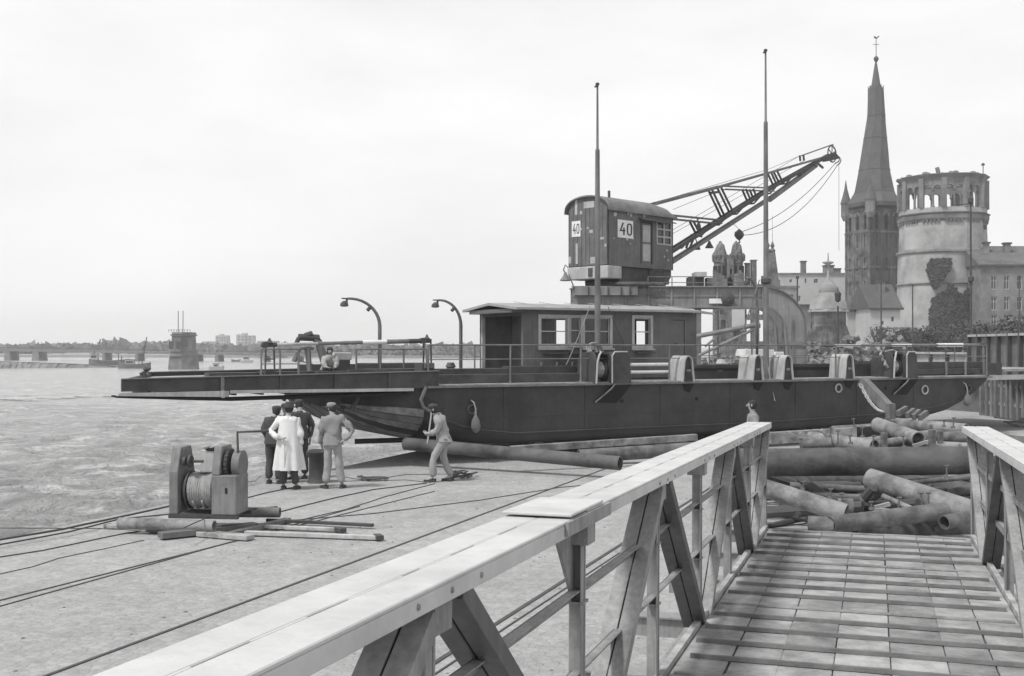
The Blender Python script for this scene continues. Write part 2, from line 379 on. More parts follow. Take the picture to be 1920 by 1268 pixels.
# stone breakwater, left
b = MB(); a = G(-150, 692, WZ); c = G(190, 690, WZ)
b.ext([(a.x, a.y, WZ-1), (c.x, c.y+6, WZ-1), (c.x-8, c.y+14, WZ+.15), (P(0,0,a.y).x, a.y+10, WZ+1.1), (a.x, a.y+10, WZ+1.3)], (0, 0, .1))
q = MB()
for i in range(70):
    f = i/69; p = a.lerp(c, f); h = 1.9*(1-f)**.7+.15; q.add([(p.x-2.4, p.y+random.uniform(-1,1), WZ-.5), (p.x+2.6, p.y+random.uniform(-1,1), WZ-.5), (p.x+random.uniform(1,2.4), p.y+4, WZ+h*random.uniform(.85,1.1)), (p.x-random.uniform(1,2.4), p.y+4, WZ+h*random.uniform(.85,1.1)), (p.x-2, p.y+12, WZ+h), (p.x+2, p.y+12, WZ+h)], [(0,1,2,3), (3,2,5,4)])
obj('breakwater', q, M['stone'], label='low dark stone breakwater in the river at the left edge', cat='breakwater')
# ruined bridge pier
def ruined_pier():
    Y = 270; f = Y/FPX; c = P(340, 692, Y); t = thing('ruined_bridge_pier', 'massive stone pier of the lost bridge standing alone in the river', 'bridge pier', (c.x, Y, WZ))
    hz = lambda py: P(340, py, Y).z - WZ
    def blk(name, x0, x1, z0, z1, x2=None, x3=None, d=5, m='stone'):
        x2 = x0 if x2 is None else x2; x3 = x1 if x3 is None else x3; k = lambda x: (x-340)*f
        b = MB(); lo = [(k(x0), 0, z0), (k(x0+ (x1-x0)*.12), -2, z0), (k(x0+(x1-x0)*.62), -2, z0), (k(x1), 0, z0), (k(x1), d, z0), (k(x0), d, z0)]
        hi = [(k(x2), 0, z1), (k(x2+(x3-x2)*.12), -1.7, z1), (k(x2+(x3-x2)*.62), -1.7, z1), (k(x3), 0, z1), (k(x3), d, z1), (k(x2), d, z1)]
        b.add(lo+hi, [(5,4,3,2,1,0), (6,7,8,9,10,11)] + [(i,(i+1)%6,6+(i+1)%6,6+i) for i in range(6)]); obj(name, b, M[m], t, bevel=.08)
    blk('pier_base', 314, 364, -1.5, hz(669), 317, 361); blk('pier_shaft', 318, 360, hz(669), hz(660)); blk('pier_shaft', 320, 358, hz(660), hz(630), 322, 356)
    blk('pier_cap', 319, 359, hz(630), hz(627)); blk('parapet', 322, 357, hz(627), hz(623))
    for (x, z0, z1) in ((-1.9, 655, 640), (-.2, 655, 640), (1.3, 650, 634)):
        b = MB().box(x-.5, x+.5, -1.95, -1.4, hz(z0), hz(z1)); obj('niche', b, M['gdark'], t)
    for px in (334, 343):
        b = MB().tube((( px-340)*f, 0, hz(624)), ((px-340)*f, 0, hz(583)), .09, 6); obj('mast', b, M['iron'], t)
    b = MB()
    for i in range(9): x = (320+i*5-340)*f; b.beam((x, -1.6, hz(623)), (x, -1.6, hz(618)), .08, .08)
    b.beam(((320-340)*f, -1.6, hz(619)), ((360-340)*f, -1.6, hz(619)), .07, .07); obj('handrail', b, M['iron'], t)
ruined_pier()
# boats
def boat(px0, px1, wl, deck, Y, label, house=(), masts=(), m='gmid'):
    s_ = Y/FPX; c = P((px0+px1)/2, wl, Y); L_ = (px1-px0)*s_; z = P(px0, wl, Y).z; t = thing('moored_boat', label, 'boat', (c.x, Y, z))
    h = (wl-deck)*s_; b = MB(); n = 9; ring = []
    for i in range(n):
        u = i/(n-1); x = -L_/2+u*L_; wd = .16*L_*math.sin(math.pi*min(1, max(.03, u*.9+.05)))**.5; sh = h*(1+.5*(2*u-1)**2)
        ring += [V((x, -wd, sh)), V((x, -wd*.7, -.4)), V((x, wd*.7, -.4)), V((x, wd, sh))]
    fs = []
    for i in range(n-1):
        for k in range(4): fs.append((i*4+k, (i+1)*4+k, (i+1)*4+(k+1)%4, i*4+(k+1)%4))
    fs += [(0,1,2,3), tuple((n-1)*4+k for k in (3,2,1,0))]; b.add(ring, fs); obj('hull', b, M[m], t)
    for (a, e, tp) in house:
        b = MB().box((a-(px0+px1)/2)*s_, (e-(px0+px1)/2)*s_, -.07*L_, .07*L_, h, (wl-tp)*s_); o = obj('wheelhouse', b, M['gpale'], t)
        q = MB().box((a-(px0+px1)/2)*s_+.2, (e-(px0+px1)/2)*s_-.2, -.07*L_-.05, -.07*L_+.1, (wl-tp)*s_*.62, (wl-tp)*s_*.85); obj('window', q, M['glass'], o)
        q = MB().box((a-(px0+px1)/2)*s_-.2, (e-(px0+px1)/2)*s_+.2, -.08*L_, .08*L_, (wl-tp)*s_, (wl-tp)*s_+.15); obj('roof', q, M['gmid'], o)
    for (a, tp, br) in masts:
        x = (a-(px0+px1)/2)*s_; b = MB().tube((x, 0, h), (x+ (1.2 if br else 0), 0, (wl-tp)*s_), .12, 6)
        if br:
            for k in range(1, 5): zz = h+((wl-tp)*s_-h)*k/5; b.beam((x-.9+k*.25, 0, zz-.3), (x+1.3, 0, zz+.2), .1, .1)
            b.beam((x-.9, 0, h), (x+1.1, 0, (wl-tp)*s_*.9), .12, .12)
        obj('mast', b, M['iron'], t)
boat(168, 242, 682, 676, 330, 'dark barge with low wheelhouse, furthest left in the river', ((171, 184, 664),), ((177, 657, 0), (222, 664, 0)))
boat(222, 282, 690, 683, 280, 'barge with a tall lattice derrick left of the ruined pier', ((236, 252, 675),), ((266, 632, 1), (228, 668, 0)))
boat(352, 372, 689, 687, 260, 'tiny flat skiff at the foot of the ruined pier')
boat(392, 420, 692, 688, 250, 'small white workboat with cabin right of the ruined pier', ((400, 410, 683),), (), 'gpale')
boat(434, 452, 678, 675, 400, 'small dark boat in mid river under the apartment slabs')
boat(450, 474, 681, 677, 380, 'pale launch with a cabin left of the striped barrier', ((456, 468, 668),), (), 'gpale')
# buoy-like dark drum / bottle skiff near the ramp head
# haze
b = MB().box(-3600, 3100, -80, 3650, -6.5, 75); hz_ = obj('haze', b, M['black'], kind='stuff', loc=(0,0,0)); hz_['label'] = 'thin pale haze over river and town'; hz_['category'] = 'haze'
hm = bpy.data.materials.new('haze_air'); hm.use_nodes = True; t = hm.node_tree; t.nodes.clear()
o_ = N(t, 'ShaderNodeOutputMaterial'); pv = N(t, 'ShaderNodeVolumePrincipled'); pv.inputs['Color'].default_value = (.995, .995, .995, 1); pv.inputs['Density'].default_value = .00045
pv.inputs['Anisotropy'].default_value = .25
t.links.new(pv.outputs[0], o_.inputs['Volume']); hz_.data.materials[0] = hm
# ================================================================== TOWN BEHIND
def windows_on(t, fn, spots, m_frame, depth=.35, bars=True):
    """spots (a0,a1,z0,z1): frame + pane set inside the opening; fn(a,z,d) local point"""
    for (a0, a1, z0, z1) in spots:
        b = MB(); k = (a1-a0)*.12; q = [(a0, z0), (a1, z0), (a1, z1), (a0, z1)]
        b.wall(lambda a, z, d: fn(a, z, depth*.4+d), a0, a1, z0, z1, [(a0+k, (a0+a1)/2-k*.35, z0+k, z0+(z1-z0)*.62-k*.3), ((a0+a1)/2+k*.35, a1-k, z0+k, z0+(z1-z0)*.62-k*.3), (a0+k, (a0+a1)/2-k*.35, z0+(z1-z0)*.62+k*.3, z1-k), ((a0+a1)/2+k*.35, a1-k, z0+(z1-z0)*.62+k*.3, z1-k)] if bars else [(a0+k, a1-k, z0+k, z1-k)], .1)
        o = obj('window', b, m_frame, t)
        g = MB(); g.wall(lambda a, z, d: fn(a, z, depth*.4+.05+d), a0+k*.5, a1-k*.5, z0+k*.5, z1-k*.5, [], .02); obj('pane', g, M['glass'], o)
# ---- round castle tower
def castle():
    Y = 180; c = P(1768, 650, Y+7); s_ = (Y+6)/FPX; cx = c.x; t = thing('round_castle_tower', 'massive pale round tower with open arcaded top storey, roofless', 'tower', (cx, Y+7, 0))
    hz = lambda py: P(1768, py, Y+1).z
    b = MB(); r0 = 83*s_; b.lathe([(r0*1.03, 0), (r0, hz(560)), (r0*.99, hz(533))], n=48); obj('lower_drum', b, M['plaster'], t, smooth=2)
    b = MB(); b.lathe([(r0*1.015, hz(533)), (r0*1.03, hz(531)), (r0*1.0, hz(529))], n=48); obj('string_course', b, M['stone'], t)
    b = MB(); b.lathe([(r0*.985, hz(529)), (r0*.97, hz(474))], n=48); obj('middle_drum', b, M['plaster'], t, smooth=2)
    b = MB(); b.lathe([(r0*.985, hz(474)), (r0*1.01, hz(471.5)), (r0*1.0, hz(468)), (r0*.95, hz(465))], n=48); obj('string_course', b, M['stone'], t)
    n = 12; ph = R(11); r1 = 79*s_
    b = MB(); b.lathe([(r1, hz(465)), (r1*.98, hz(413))], n=n, ph=ph); obj('upper_drum', b, M['plaster'], t)
    b = MB(); b.lathe([(r1*.99, hz(413)), (r1*1.03, hz(409)), (r1*1.04, hz(402)), (r1*1.02, hz(400))], n=n, ph=ph); obj('arched_frieze', b, M['stone'], t)
    for i in range(60):
        a = 2*math.pi*i/60; 
        # small corbels under the frieze
        k = ph + 2*math.pi/n*math.floor((a-ph)/(2*math.pi/n)); f = ((a-ph) % (2*math.pi/n))/(2*math.pi/n)
        p0 = V((r1*1.0*math.cos(k), r1*1.0*math.sin(k), 0)); p1 = V((r1*math.cos(k+2*math.pi/n), r1*math.sin(k+2*math.pi/n), 0)); p = p0.lerp(p1, .1+.8*f)
        if p.y < 3:
            d = p.normalized(); q = MB(); q.beam(p*1.0+V((0,0,hz(416))), p*1.02+V((0,0,hz(411))), .35, .3, up=(0,0,1)); obj('corbel', q, M['stone'], t)
    b = MB(); b.lathe([(r1*1.05, hz(400)), (r1*1.07, hz(398)), (r1*1.0, hz(396))], n=n, ph=ph); obj('cornice', b, M['gmid'], t)
    b = MB(); b.lathe([(r1*.99, hz(396)), (r1*.99, hz(388)), (r1*.9, hz(388)), (r1*.9, hz(396))], n=n, ph=ph, caps=False); obj('parapet', b, M['plaster'], t)
    # arcade: every bay a wall with a pair of arches
    z0, z1 = hz(388), hz(333); r2 = r1*.965; bays = n
    for i in range(bays):
        a0 = ph + 2*math.pi*i/n; a1 = a0 + 2*math.pi/n; p0 = V((r2*math.cos(a0), r2*math.sin(a0), 0)); p1 = V((r2*math.cos(a1), r2*math.sin(a1), 0))
        d = (p1-p0); L_ = d.length; d.normalize(); inw = -(p0+p1).normalized()
        q = MB(); q.beam(p0+V((0,0,z0)), p0+V((0,0,z1)), .75, .75, up=inw); o = obj('corner_pier', q, M['stone'], t)
        q = MB(); H = z1-z0; sp_ = z0+H*.60
        for (c0, c1) in ((.09, .47), (.53, .91)):
            m_ = 10; A0, A1 = c0*L_, c1*L_; rad = (A1-A0)/2; cc = (A0+A1)/2
            for k in range(m_):
                xa, xb = A0+(A1-A0)*k/m_, A0+(A1-A0)*(k+1)/m_; za = sp_+math.sqrt(max(0, rad*rad-(xa-cc)**2))*1.15; zb = sp_+math.sqrt(max(0, rad*rad-(xb-cc)**2))*1.15
                q.ext([p0+d*xa+V((0,0,za)), p0+d*xb+V((0,0,zb)), p0+d*xb+V((0,0,z1)), p0+d*xa+V((0,0,z1))], inw*.6)
        obj('arch_panel', q, M['stone'], t)
        for cpos in (.5,):
            q = MB(); pc = p0+d*cpos*L_+inw*.3; q.lathe([(.28, z0), (.28, z0+.25), (.17, z0+.35), (.15, sp_-.3), (.3, sp_)], c=(pc.x, pc.y, 0), n=10); q.beam(pc+V((0,0,sp_)), pc+V((0,0,z1)), .45, .5, up=inw); obj('column', q, M['stone'], t)
        for (c0, c1) in ((0, .09), (.91, 1)):
            q = MB(); q.ext([p0+d*c0*L_+V((0,0,z0)), p0+d*c1*L_+V((0,0,z0)), p0+d*c1*L_+V((0,0,z1)), p0+d*c0*L_+V((0,0,z1))], inw*.6); obj('pilaster', q, M['stone'], t)
        if i == 1:
            q = MB(); q.ext([p0+d*.1*L_+inw*.25+V((0,0,z0)), p0+d*.47*L_+inw*.25+V((0,0,z0)), p0+d*.47*L_+inw*.25+V((0,0,z0+H*.75)), p0+d*.1*L_+inw*.25+V((0,0,z0+H*.75))], inw*.2); obj('infill_masonry', q, M['brickd'], t)
    b = MB(); b.lathe([(r1*.97, z1), (r1*1.0, z1+.25), (r1*1.03, hz(328)), (r1*1.06, hz(326)), (r1*1.05, hz(325)), (r1*.86, hz(325)), (r1*.86, z1)], n=n, ph=ph, caps=False); obj('top_cornice', b, M['stone'], t)
    for i in range(70):
        a = random.random()*6.283; rr = r1*random.uniform(.9, 1.0); h = random.uniform(.15, .7); q = MB()
        if i % 2 == 0: q.lathe([(h*.9, 0), (h*.8, h*.5), (h*.3, h*.7)], c=(rr*math.cos(a), rr*math.sin(a), hz(325.5)), n=6); obj('loose_masonry', q, M['stone'], t)
    q = MB(); q.beam(((1735-1768)*s_, -6, hz(326)), ((1732-1768)*s_, -6, hz(314)), .5, .5); obj('broken_post', q, M['stone'], t)
    q = MB(); q.tube(((1820-1768)*s_, -5.2, hz(326)), ((1820-1768)*s_, -5.2, hz(306)), .07, 6); q.lathe([(.25, 0), (.3, .2), (.1, .4)], c=((1820-1768)*s_, -5.2, hz(309)), n=8); obj('lightning_rod', q, M['iron'], t)
    for (px, py, ww, hh) in ((1827, 424, 5, 9), (1757, 512, 4, 6)):
        x = (px-1768)*s_; y = -math.sqrt(max(0, (r1*.96)**2-x*x)); q = MB().box(x-ww/2*s_, x+ww/2*s_, y-.45, y+.3, hz(py+hh/2), hz(py-hh/2)); obj('window', q, M['glass'], t)
    return t, cx, Y+7, r0, hz, s_
tw, tcx, tcy, tr0, thz, tss = castle()
def leaves(b, fn, n, s0, s1):
    for i in range(n):
        c, nr = fn(); s_ = random.uniform(s0, s1); e = nr.cross(V((random.gauss(0,1), random.gauss(0,1), random.gauss(0,1)))).normalized(); g = (nr.cross(e)+nr*random.uniform(-.5,.5)).normalized()
        b.add([c+e*s_, c+g*s_*.8, c-e*s_, c-g*s_*.9], [(0,1,2,3)])
def ivy(label, inside, px0, px1, py0, py1, n):
    b = MB()
    def fn():
        while True:
            px, py = random.uniform(px0, px1), random.uniform(py0, py1)
            if inside(px, py): break
        x = (px-1768)*tss*1.03; r = tr0*1.02+random.uniform(0, .7); y = -math.sqrt(max(.1, r*r-min(x*x, r*r*.98))); p = V((tcx+x, tcy+y, thz(py))); return p, V((x, y, random.uniform(-2, 3))).normalized()
    leaves(b, fn, n, .14, .34); obj('ivy', b, M['leafd'], label=label, cat='ivy')
def in1(x, y):
    top = 612 - 8*noise.noise(V((x*.1, 2, 0)))
    prof = [(1718, 585), (1722, 565), (1730, 555), (1745, 548), (1750, 538), (1757, 545), (1770, 555), (1785, 545), (1800, 532), (1830, 528), (1852, 526)]
    for (a, b_), (c, d) in zip(prof, prof[1:]):
        if a <= x <= c: top = b_+(d-b_)*(x-a)/(c-a)
    hole = (x > 1770 and x < 1806 and y > 590 and noise.noise(V((x*.06, y*.06, 1))) > -.1)
    return y > top+16*noise.noise(V((x*.09, y*.09, 0)))+5*noise.noise(V((x*.3, y*.3, 0))) and not hole and not (x > 1830 and y < 560 and random.random() < .55)
ivy('dark ivy covering the right foot of the round tower', in1, 1719, 1850, 526, 622, 9000)
ivy('isolated hanging patch of ivy high on the round tower', lambda x, y: abs(x-1735+(y-490)*.18) < (17 - max(0, y-505)*.42 - max(0, 495-y)*.4)+3*noise.noise(V((x*.2, y*.2, 5))), 1715, 1760, 487, 542, 1500)
# ---- church with twisted spire
def church():
    Y = 220; s_ = Y/FPX; c = P(1632, 650, Y); hz = lambda py: P(1632, py, Y).z
    ang = 21; fr = Fr((c.x, Y, 0), rz(ang)); W_ = 7.64
    t = thing('church_tower', 'dark brick church tower with tall twisted slate spire', 'church tower', (c.x, Y, 0), rz(ang))
    # local x runs along the right face, local y along the left face, corner nearest at 0,0
    H = hz(388); ht = hz(392)
    fa = lambda a, z, d: V((a, d, z)); fb = lambda a, z, d: V((d, W_-a, z))
    belf = [(W_*f-.42, W_*f+.42, hz(428), hz(402)) for f in (.2, .5, .8)]
    low = [(W_*f-.3, W_*f+.3, hz(462+dz), hz(438+dz)) for f in (.2, .5, .8) for dz in (0, 44, 88)]
    for nm, fn in (('right_wall', fa), ('left_wall', fb), ('back_wall', lambda a, z, d: V((W_-a, W_-d, z))), ('side_wall', lambda a, z, d: V((W_-d, a, z)))):
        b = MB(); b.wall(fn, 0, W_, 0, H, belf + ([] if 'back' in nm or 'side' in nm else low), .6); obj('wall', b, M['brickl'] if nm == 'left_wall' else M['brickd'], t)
        if nm in ('right_wall', 'left_wall'):
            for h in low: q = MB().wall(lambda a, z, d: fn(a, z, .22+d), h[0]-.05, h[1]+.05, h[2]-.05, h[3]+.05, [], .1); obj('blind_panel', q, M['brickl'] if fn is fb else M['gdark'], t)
            for h in belf:
                q = MB()
                for k in range(7): zz = h[2]+(h[3]-h[2])*k/7; q.add([fn(h[0], zz+.3, .15), fn(h[1], zz+.3, .15), fn(h[1], zz, .5), fn(h[0], zz, .5)], [(0,1,2,3)])
                o = obj('louvre', q, M['gdark'], t)
                q = MB(); m_ = 8; cc = (h[0]+h[1])/2; rr = .62
                q.path([fn(cc+rr*math.cos(math.pi*k/m_), h[3]-.1+rr*1.3*math.sin(math.pi*k/m_), -.02) for k in range(m_+1)], .12, 5); obj('pointed_arch', q, M['stone'], t)
            for zz in (hz(433), hz(392), hz(500)):
                q = MB().wall(lambda a, z, d: fn(a, z, -.12+d), -.12, W_, zz-.18, zz+.15, [], .14); obj('string_course', q, M['brickl'], t)
            for f in (.03, .35, .65, .97):
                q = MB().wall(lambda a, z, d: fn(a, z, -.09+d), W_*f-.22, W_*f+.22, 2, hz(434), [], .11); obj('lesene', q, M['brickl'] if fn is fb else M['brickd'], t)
    # spire : eight-sided rings, leaning and twisting as it rises
    rings = [(390, 1640, 53, 0), (383, 1640, 51, 0), (372, 1640, 44, 0), (362, 1640, 38, 0), (352, 1640, 36, .02), (320, 1639.5, 30, .06), (290, 1640, 26.5, .12), (260, 1641, 22, .18), (235, 1642, 18.5, .24), (218, 1643, 16.5, .3), (190, 1642.5, 15, .34), (168, 1642, 14.3, .38)]
    b = MB(); n = 8; inv = fr.mi; vs_ = []
    cen = V((c.x, Y, 0)) + fr.m @ V((W_/2, W_/2, 0))
    Yc = cen.y; sc_ = Yc/FPX
    def ctr(px, py): q = P(px, py, Yc); q = q - V((c.x, Y, 0)); return inv @ q
    for k, (py, px, hw, tw_) in enumerate(rings):
        q = ctr(px, py); rr = hw*sc_
        for i in range(n):
            a = 2*math.pi*i/n + R(22.5) + tw_*1.2 - R(ang)*.0; fx = 1.0
            if k == 0: fx = 1.0 / max(abs(math.cos(a)), abs(math.sin(a)))*.86
            vs_.append(q + V((rr*fx*math.cos(a), rr*fx*math.sin(a), 0)))
    m_ = len(rings); b.add(vs_, [(j*n+i, j*n+(i+1)%n, (j+1)*n+(i+1)%n, (j+1)*n+i) for j in range(m_-1) for i in range(n)]+[tuple(range(n-1,-1,-1)), tuple(range((m_-1)*n, m_*n))])
    sp_ = obj('spire', b, M['slate'], t)
    for j in range(3, m_-1, 2):
        q = MB(); ring = vs_[j*n:(j+1)*n]; q.path([p*1.0 for p in ring]+[ring[0]], .09, 4); obj('slate_ridge', q, M['slate'], sp_)
    b = MB(); q = ctr(1642, 165)
    for i in range(8):
        c0, c1 = vs_[(m_-1)*n+i], vs_[(m_-1)*n+(i+1)%n]; tp_ = V((c0.x*.995+q.x*.005, c0.y*.995+q.y*.005, hz(150))); md = (c0+c1)/2; b.ext([c0, md, tp_], (q-V((0,0,q.z-c0.z))-c0)*.06)
        pm = vs_[(m_-1)*n+(i-1)%n]; md = (c0+pm)/2; b.ext([c0, tp_, md], (q-V((0,0,q.z-c0.z))-c0)*.06)
        continue
        a = 2*math.pi*i/8+R(22.5)+.41; rr = 12.8*sc_; p = q+V((rr*math.cos(a), rr*math.sin(a), 0)); top = V((p.x, p.y, hz(140+6*(i % 2))+0)); b.tube(p-V((0,0,1.5)), V((p.x+(q.x-p.x)*-.0, p.y, top.z)), .3, 5, .02)
    obj('pinnacle', b, M['slate'], sp_)
    b = MB(); q = ctr(1642, 0); b.lathe([(10.5*sc_, hz(169)), (8.5*sc_, hz(150)), (4.8*sc_, hz(125)), (1.6*sc_, hz(104))], c=(q.x, q.y, 0), n=8); obj('upper_spire', b, M['slate'], sp_)
    b = MB(); q = ctr(1642.5, 0); b.lathe([(.1, hz(106)), (.45, hz(101)), (.5, hz(98)), (.4, hz(95.5)), (.1, hz(93))], c=(q.x, q.y, 0), n=12); obj('ball', b, M['iron'], sp_, smooth=True)
    b = MB(); b.tube((q.x, q.y, hz(94)), (q.x, q.y, hz(58)), .07, 5); b.beam(inv@V((-.6,0,0))+V((q.x,q.y,hz(71))), inv@V((.6,0,0))+V((q.x,q.y,hz(71))), .09, .09)
    b.ext([inv@V((x,0,z))+V((q.x,q.y,hz(59))) for x, z in ((-.3,0), (.2,-.1), (.75,.5), (.4,.45), (.1,.15), (-.25,.45), (-.5,.3))], inv@V((0,.08,0))); obj('weathercock', b, M['iron'], sp_)
    # corner turrets
    for (x, y) in ((.1, .1), (W_-.1, .1), (.1, W_-.1), (W_-.1, W_-.1)):
        b = MB(); b.lathe([(.55, H-2.0), (.95, H-1.0), (.95, H+1.4)], c=(x, y, 0), n=8); o = obj('corner_turret', b, M['stone'], t)
        b = MB(); b.lathe([(1.12, H+1.4), (.7, H+2.8), (.3, H+4.4), (.04, H+6.2)], c=(x, y, 0), n=8); obj('turret_spire', b, M['slate'], o)
church()
# ---- gabled houses
def house(px0, px1, eave, Y, depth, label, roofpy, m, mr_, rows=(), sheet=None, gable='x', name='townhouse', base=650, chim=(), rot=0):
    a = P(px0, eave, Y); c = P(px1, eave, Y); wd = c.x-a.x; h = a.z; t = thing(name, label, 'house' if name == 'townhouse' else 'building', (a.x, Y, 0)); s_ = Y/FPX
    fn = lambda u, z, d: V((u, d, z)); holes = []
    for (p0, p1, y0, y1) in rows: holes.append(((p0-px0)*s_, (p1-px0)*s_, P(0, y1, Y).z, P(0, y0, Y).z))
    b = MB().wall(fn, 0, wd, -.3, h, holes, .4)
    obj('wall', b, m, t)
    b = MB().box(0, .35, .4, depth, -.3, h); obj('wall', b, m, t); b = MB().box(wd-.35, wd, .4, depth, -.3, h); obj('wall', b, m, t); b = MB().box(.35, wd-.35, depth-.4, depth, -.3, h); obj('wall', b, m, t)
    windows_on(t, fn, holes, M['gpale'], .4, bars=(len(rows) > 0 and (rows[0][1]-rows[0][0]) > 7))
    rh = P(0, roofpy, Y).z
    b = MB()
    if rh > h+.2:
        if gable == 'x': b.ext([(-.3, -.4, h), (-.3, depth+.4, h), (-.3, depth/2, rh)], (wd+.6, 0, 0))
        elif gable == 'hip': b.add([(-.4,-.4,h), (wd+.4,-.4,h), (wd+.4,depth+.4,h), (-.4,depth+.4,h), (depth*.35, depth/2, rh), (wd-depth*.35, depth/2, rh)], [(3,2,1,0), (0,1,5,4), (1,2,5), (2,3,4,5), (3,0,4)])
        else: b.ext([(-.3, -.4, h), (wd+.3, -.4, h), (wd/2, -.4, rh)], (0, depth+.8, 0))
    else: b.box(-.2, wd+.2, -.25, depth+.1, h, h+.35)
    ro = obj('roof', b, mr_, t)
    if rh > h+.2:
        b = MB().box(-.35, wd+.35, -.5, -.3, h-.25, h+.05); obj('gutter', b, M['gdark'], t)
    for (p0, p1, tp) in chim:
        x0, x1 = (p0-px0)*s_, (p1-px0)*s_; b = MB().box(x0, x1, depth*.3, depth*.3+(x1-x0), h, P(0, tp, Y).z); o = obj('chimney', b, M['stone'], t)
        b = MB().box(x0-.15, x1+.15, depth*.3-.15, depth*.3+(x1-x0)+.15, P(0, tp, Y).z, P(0, tp, Y).z+.25); obj('chimney_cap', b, M['gdark'], o)
    return t
house(1838, 2030, 497, 175, 14, 'large town house with steep dark roof right of the round tower', 454, M['stone'], M['tile'],
      rows=[(p, p+11, y0, y0+26) for p in (1858, 1882, 1906, 1930) for y0 in (517, 556)]+[(p, p+11, 590, 612) for p in (1858, 1882, 1906)], gable='x', chim=((1868, 1877, 452), (1907, 1918, 453)))
house(1588, 1632, 581, 165, 9, 'low pale house with a dark roof at the foot of the church tower', 561, M['plasterp'], M['slate'], rows=[(1605, 1609, 589, 597), (1621, 1625, 590, 599), (1603, 1607, 614, 622), (1613, 1617, 596, 602)])
house(1632, 1688, 578, 158, 9, 'pale plastered house with high sloping roof beside the round tower', 530, M['plasterp'], M['slate'], rows=[(1671, 1676, 594, 603), (1653, 1657, 602, 609), (1642, 1646, 612, 620)], chim=((1660, 1672, 527),))
house(1461, 1588, 515, 240, 12, 'long flat topped pale building left of the church tower', 520, M['plasterp'], M['stone'], rows=[(1526, 1534, 523, 531), (1509, 1512, 522, 531), (1480, 1485, 524, 530), (1496, 1501, 555, 565), (1540, 1546, 555, 565)], name='flat_roofed_building', chim=((1511, 1520, 489), (1556, 1573, 497), (1574, 1586, 503)))
house(1495, 1520, 571, 150, 6, 'small dark shed with a pale flat roof beside the domed pavilion', 574, M['stone'], M['plasterp'], rows=[(1503, 1509, 590, 600)], name='brick_shed')
house(1462, 1497, 540, 200, 8, 'grey house block showing above the bend of the crane portal', 538, M['plaster'], M['stone'], rows=[(1470, 1476, 552, 560), (1482, 1488, 552, 560)], name='grey_building')
# ---- domed pavilion
def pavilion():
    Y = 140; s_ = Y/FPX; c = P(1553, 650, Y+3); hz = lambda py: P(1553, py, Y).z; t = thing('domed_pavilion', 'small riverside pavilion with a bell shaped pale dome and finial', 'pavilion', (c.x, Y+3, 0))
    r = 34*s_; b = MB(); b.lathe([(r*1.25, 0), (r*1.15, hz(625)), (r*.97, hz(608)), (r*.97, hz(584))], n=8, ph=R(22.5)); obj('stone_base', b, M['brickl'], t)
    for k in range(8):
        a = R(22.5)+k*math.pi/4+math.pi/8; p = V((r*.93*math.cos(a), r*.93*math.sin(a), 0)); q = MB(); e = V((-math.sin(a), math.cos(a), 0)); q.ext([p-e*.35+V((0,0,hz(634))), p+e*.35+V((0,0,hz(634))), p+e*.35+V((0,0,hz(612))), p-e*.35+V((0,0,hz(612)))], V((math.cos(a), math.sin(a), 0))*.22); obj('window', q, M['glass'], t)
    b = MB(); b.lathe([(r*1.12, hz(584)), (r*1.14, hz(581)), (r*1.0, hz(579))], n=8, ph=R(22.5)); obj('cornice', b, M['gpale'], t)
    b = MB(); b.lathe([(r*1.05, hz(579)), (r*.98, hz(566)), (r*.72, hz(556)), (r*.55, hz(549)), (r*.48, hz(546))], n=16); obj('lower_dome', b, M['plaster'], t, smooth=2)
    b = MB(); b.lathe([(r*.5, hz(547)), (r*.52, hz(545)), (r*.45, hz(534)), (r*.3, hz(528)), (r*.12, hz(522)), (r*.06, hz(512)), (r*.04, hz(495)), (r*.3, hz(490)), (r*.32, hz(488)), (r*.05, hz(486)), (.05, hz(470))], n=16); obj('upper_dome', b, M['plaster'], t, smooth=2)
pavilion()
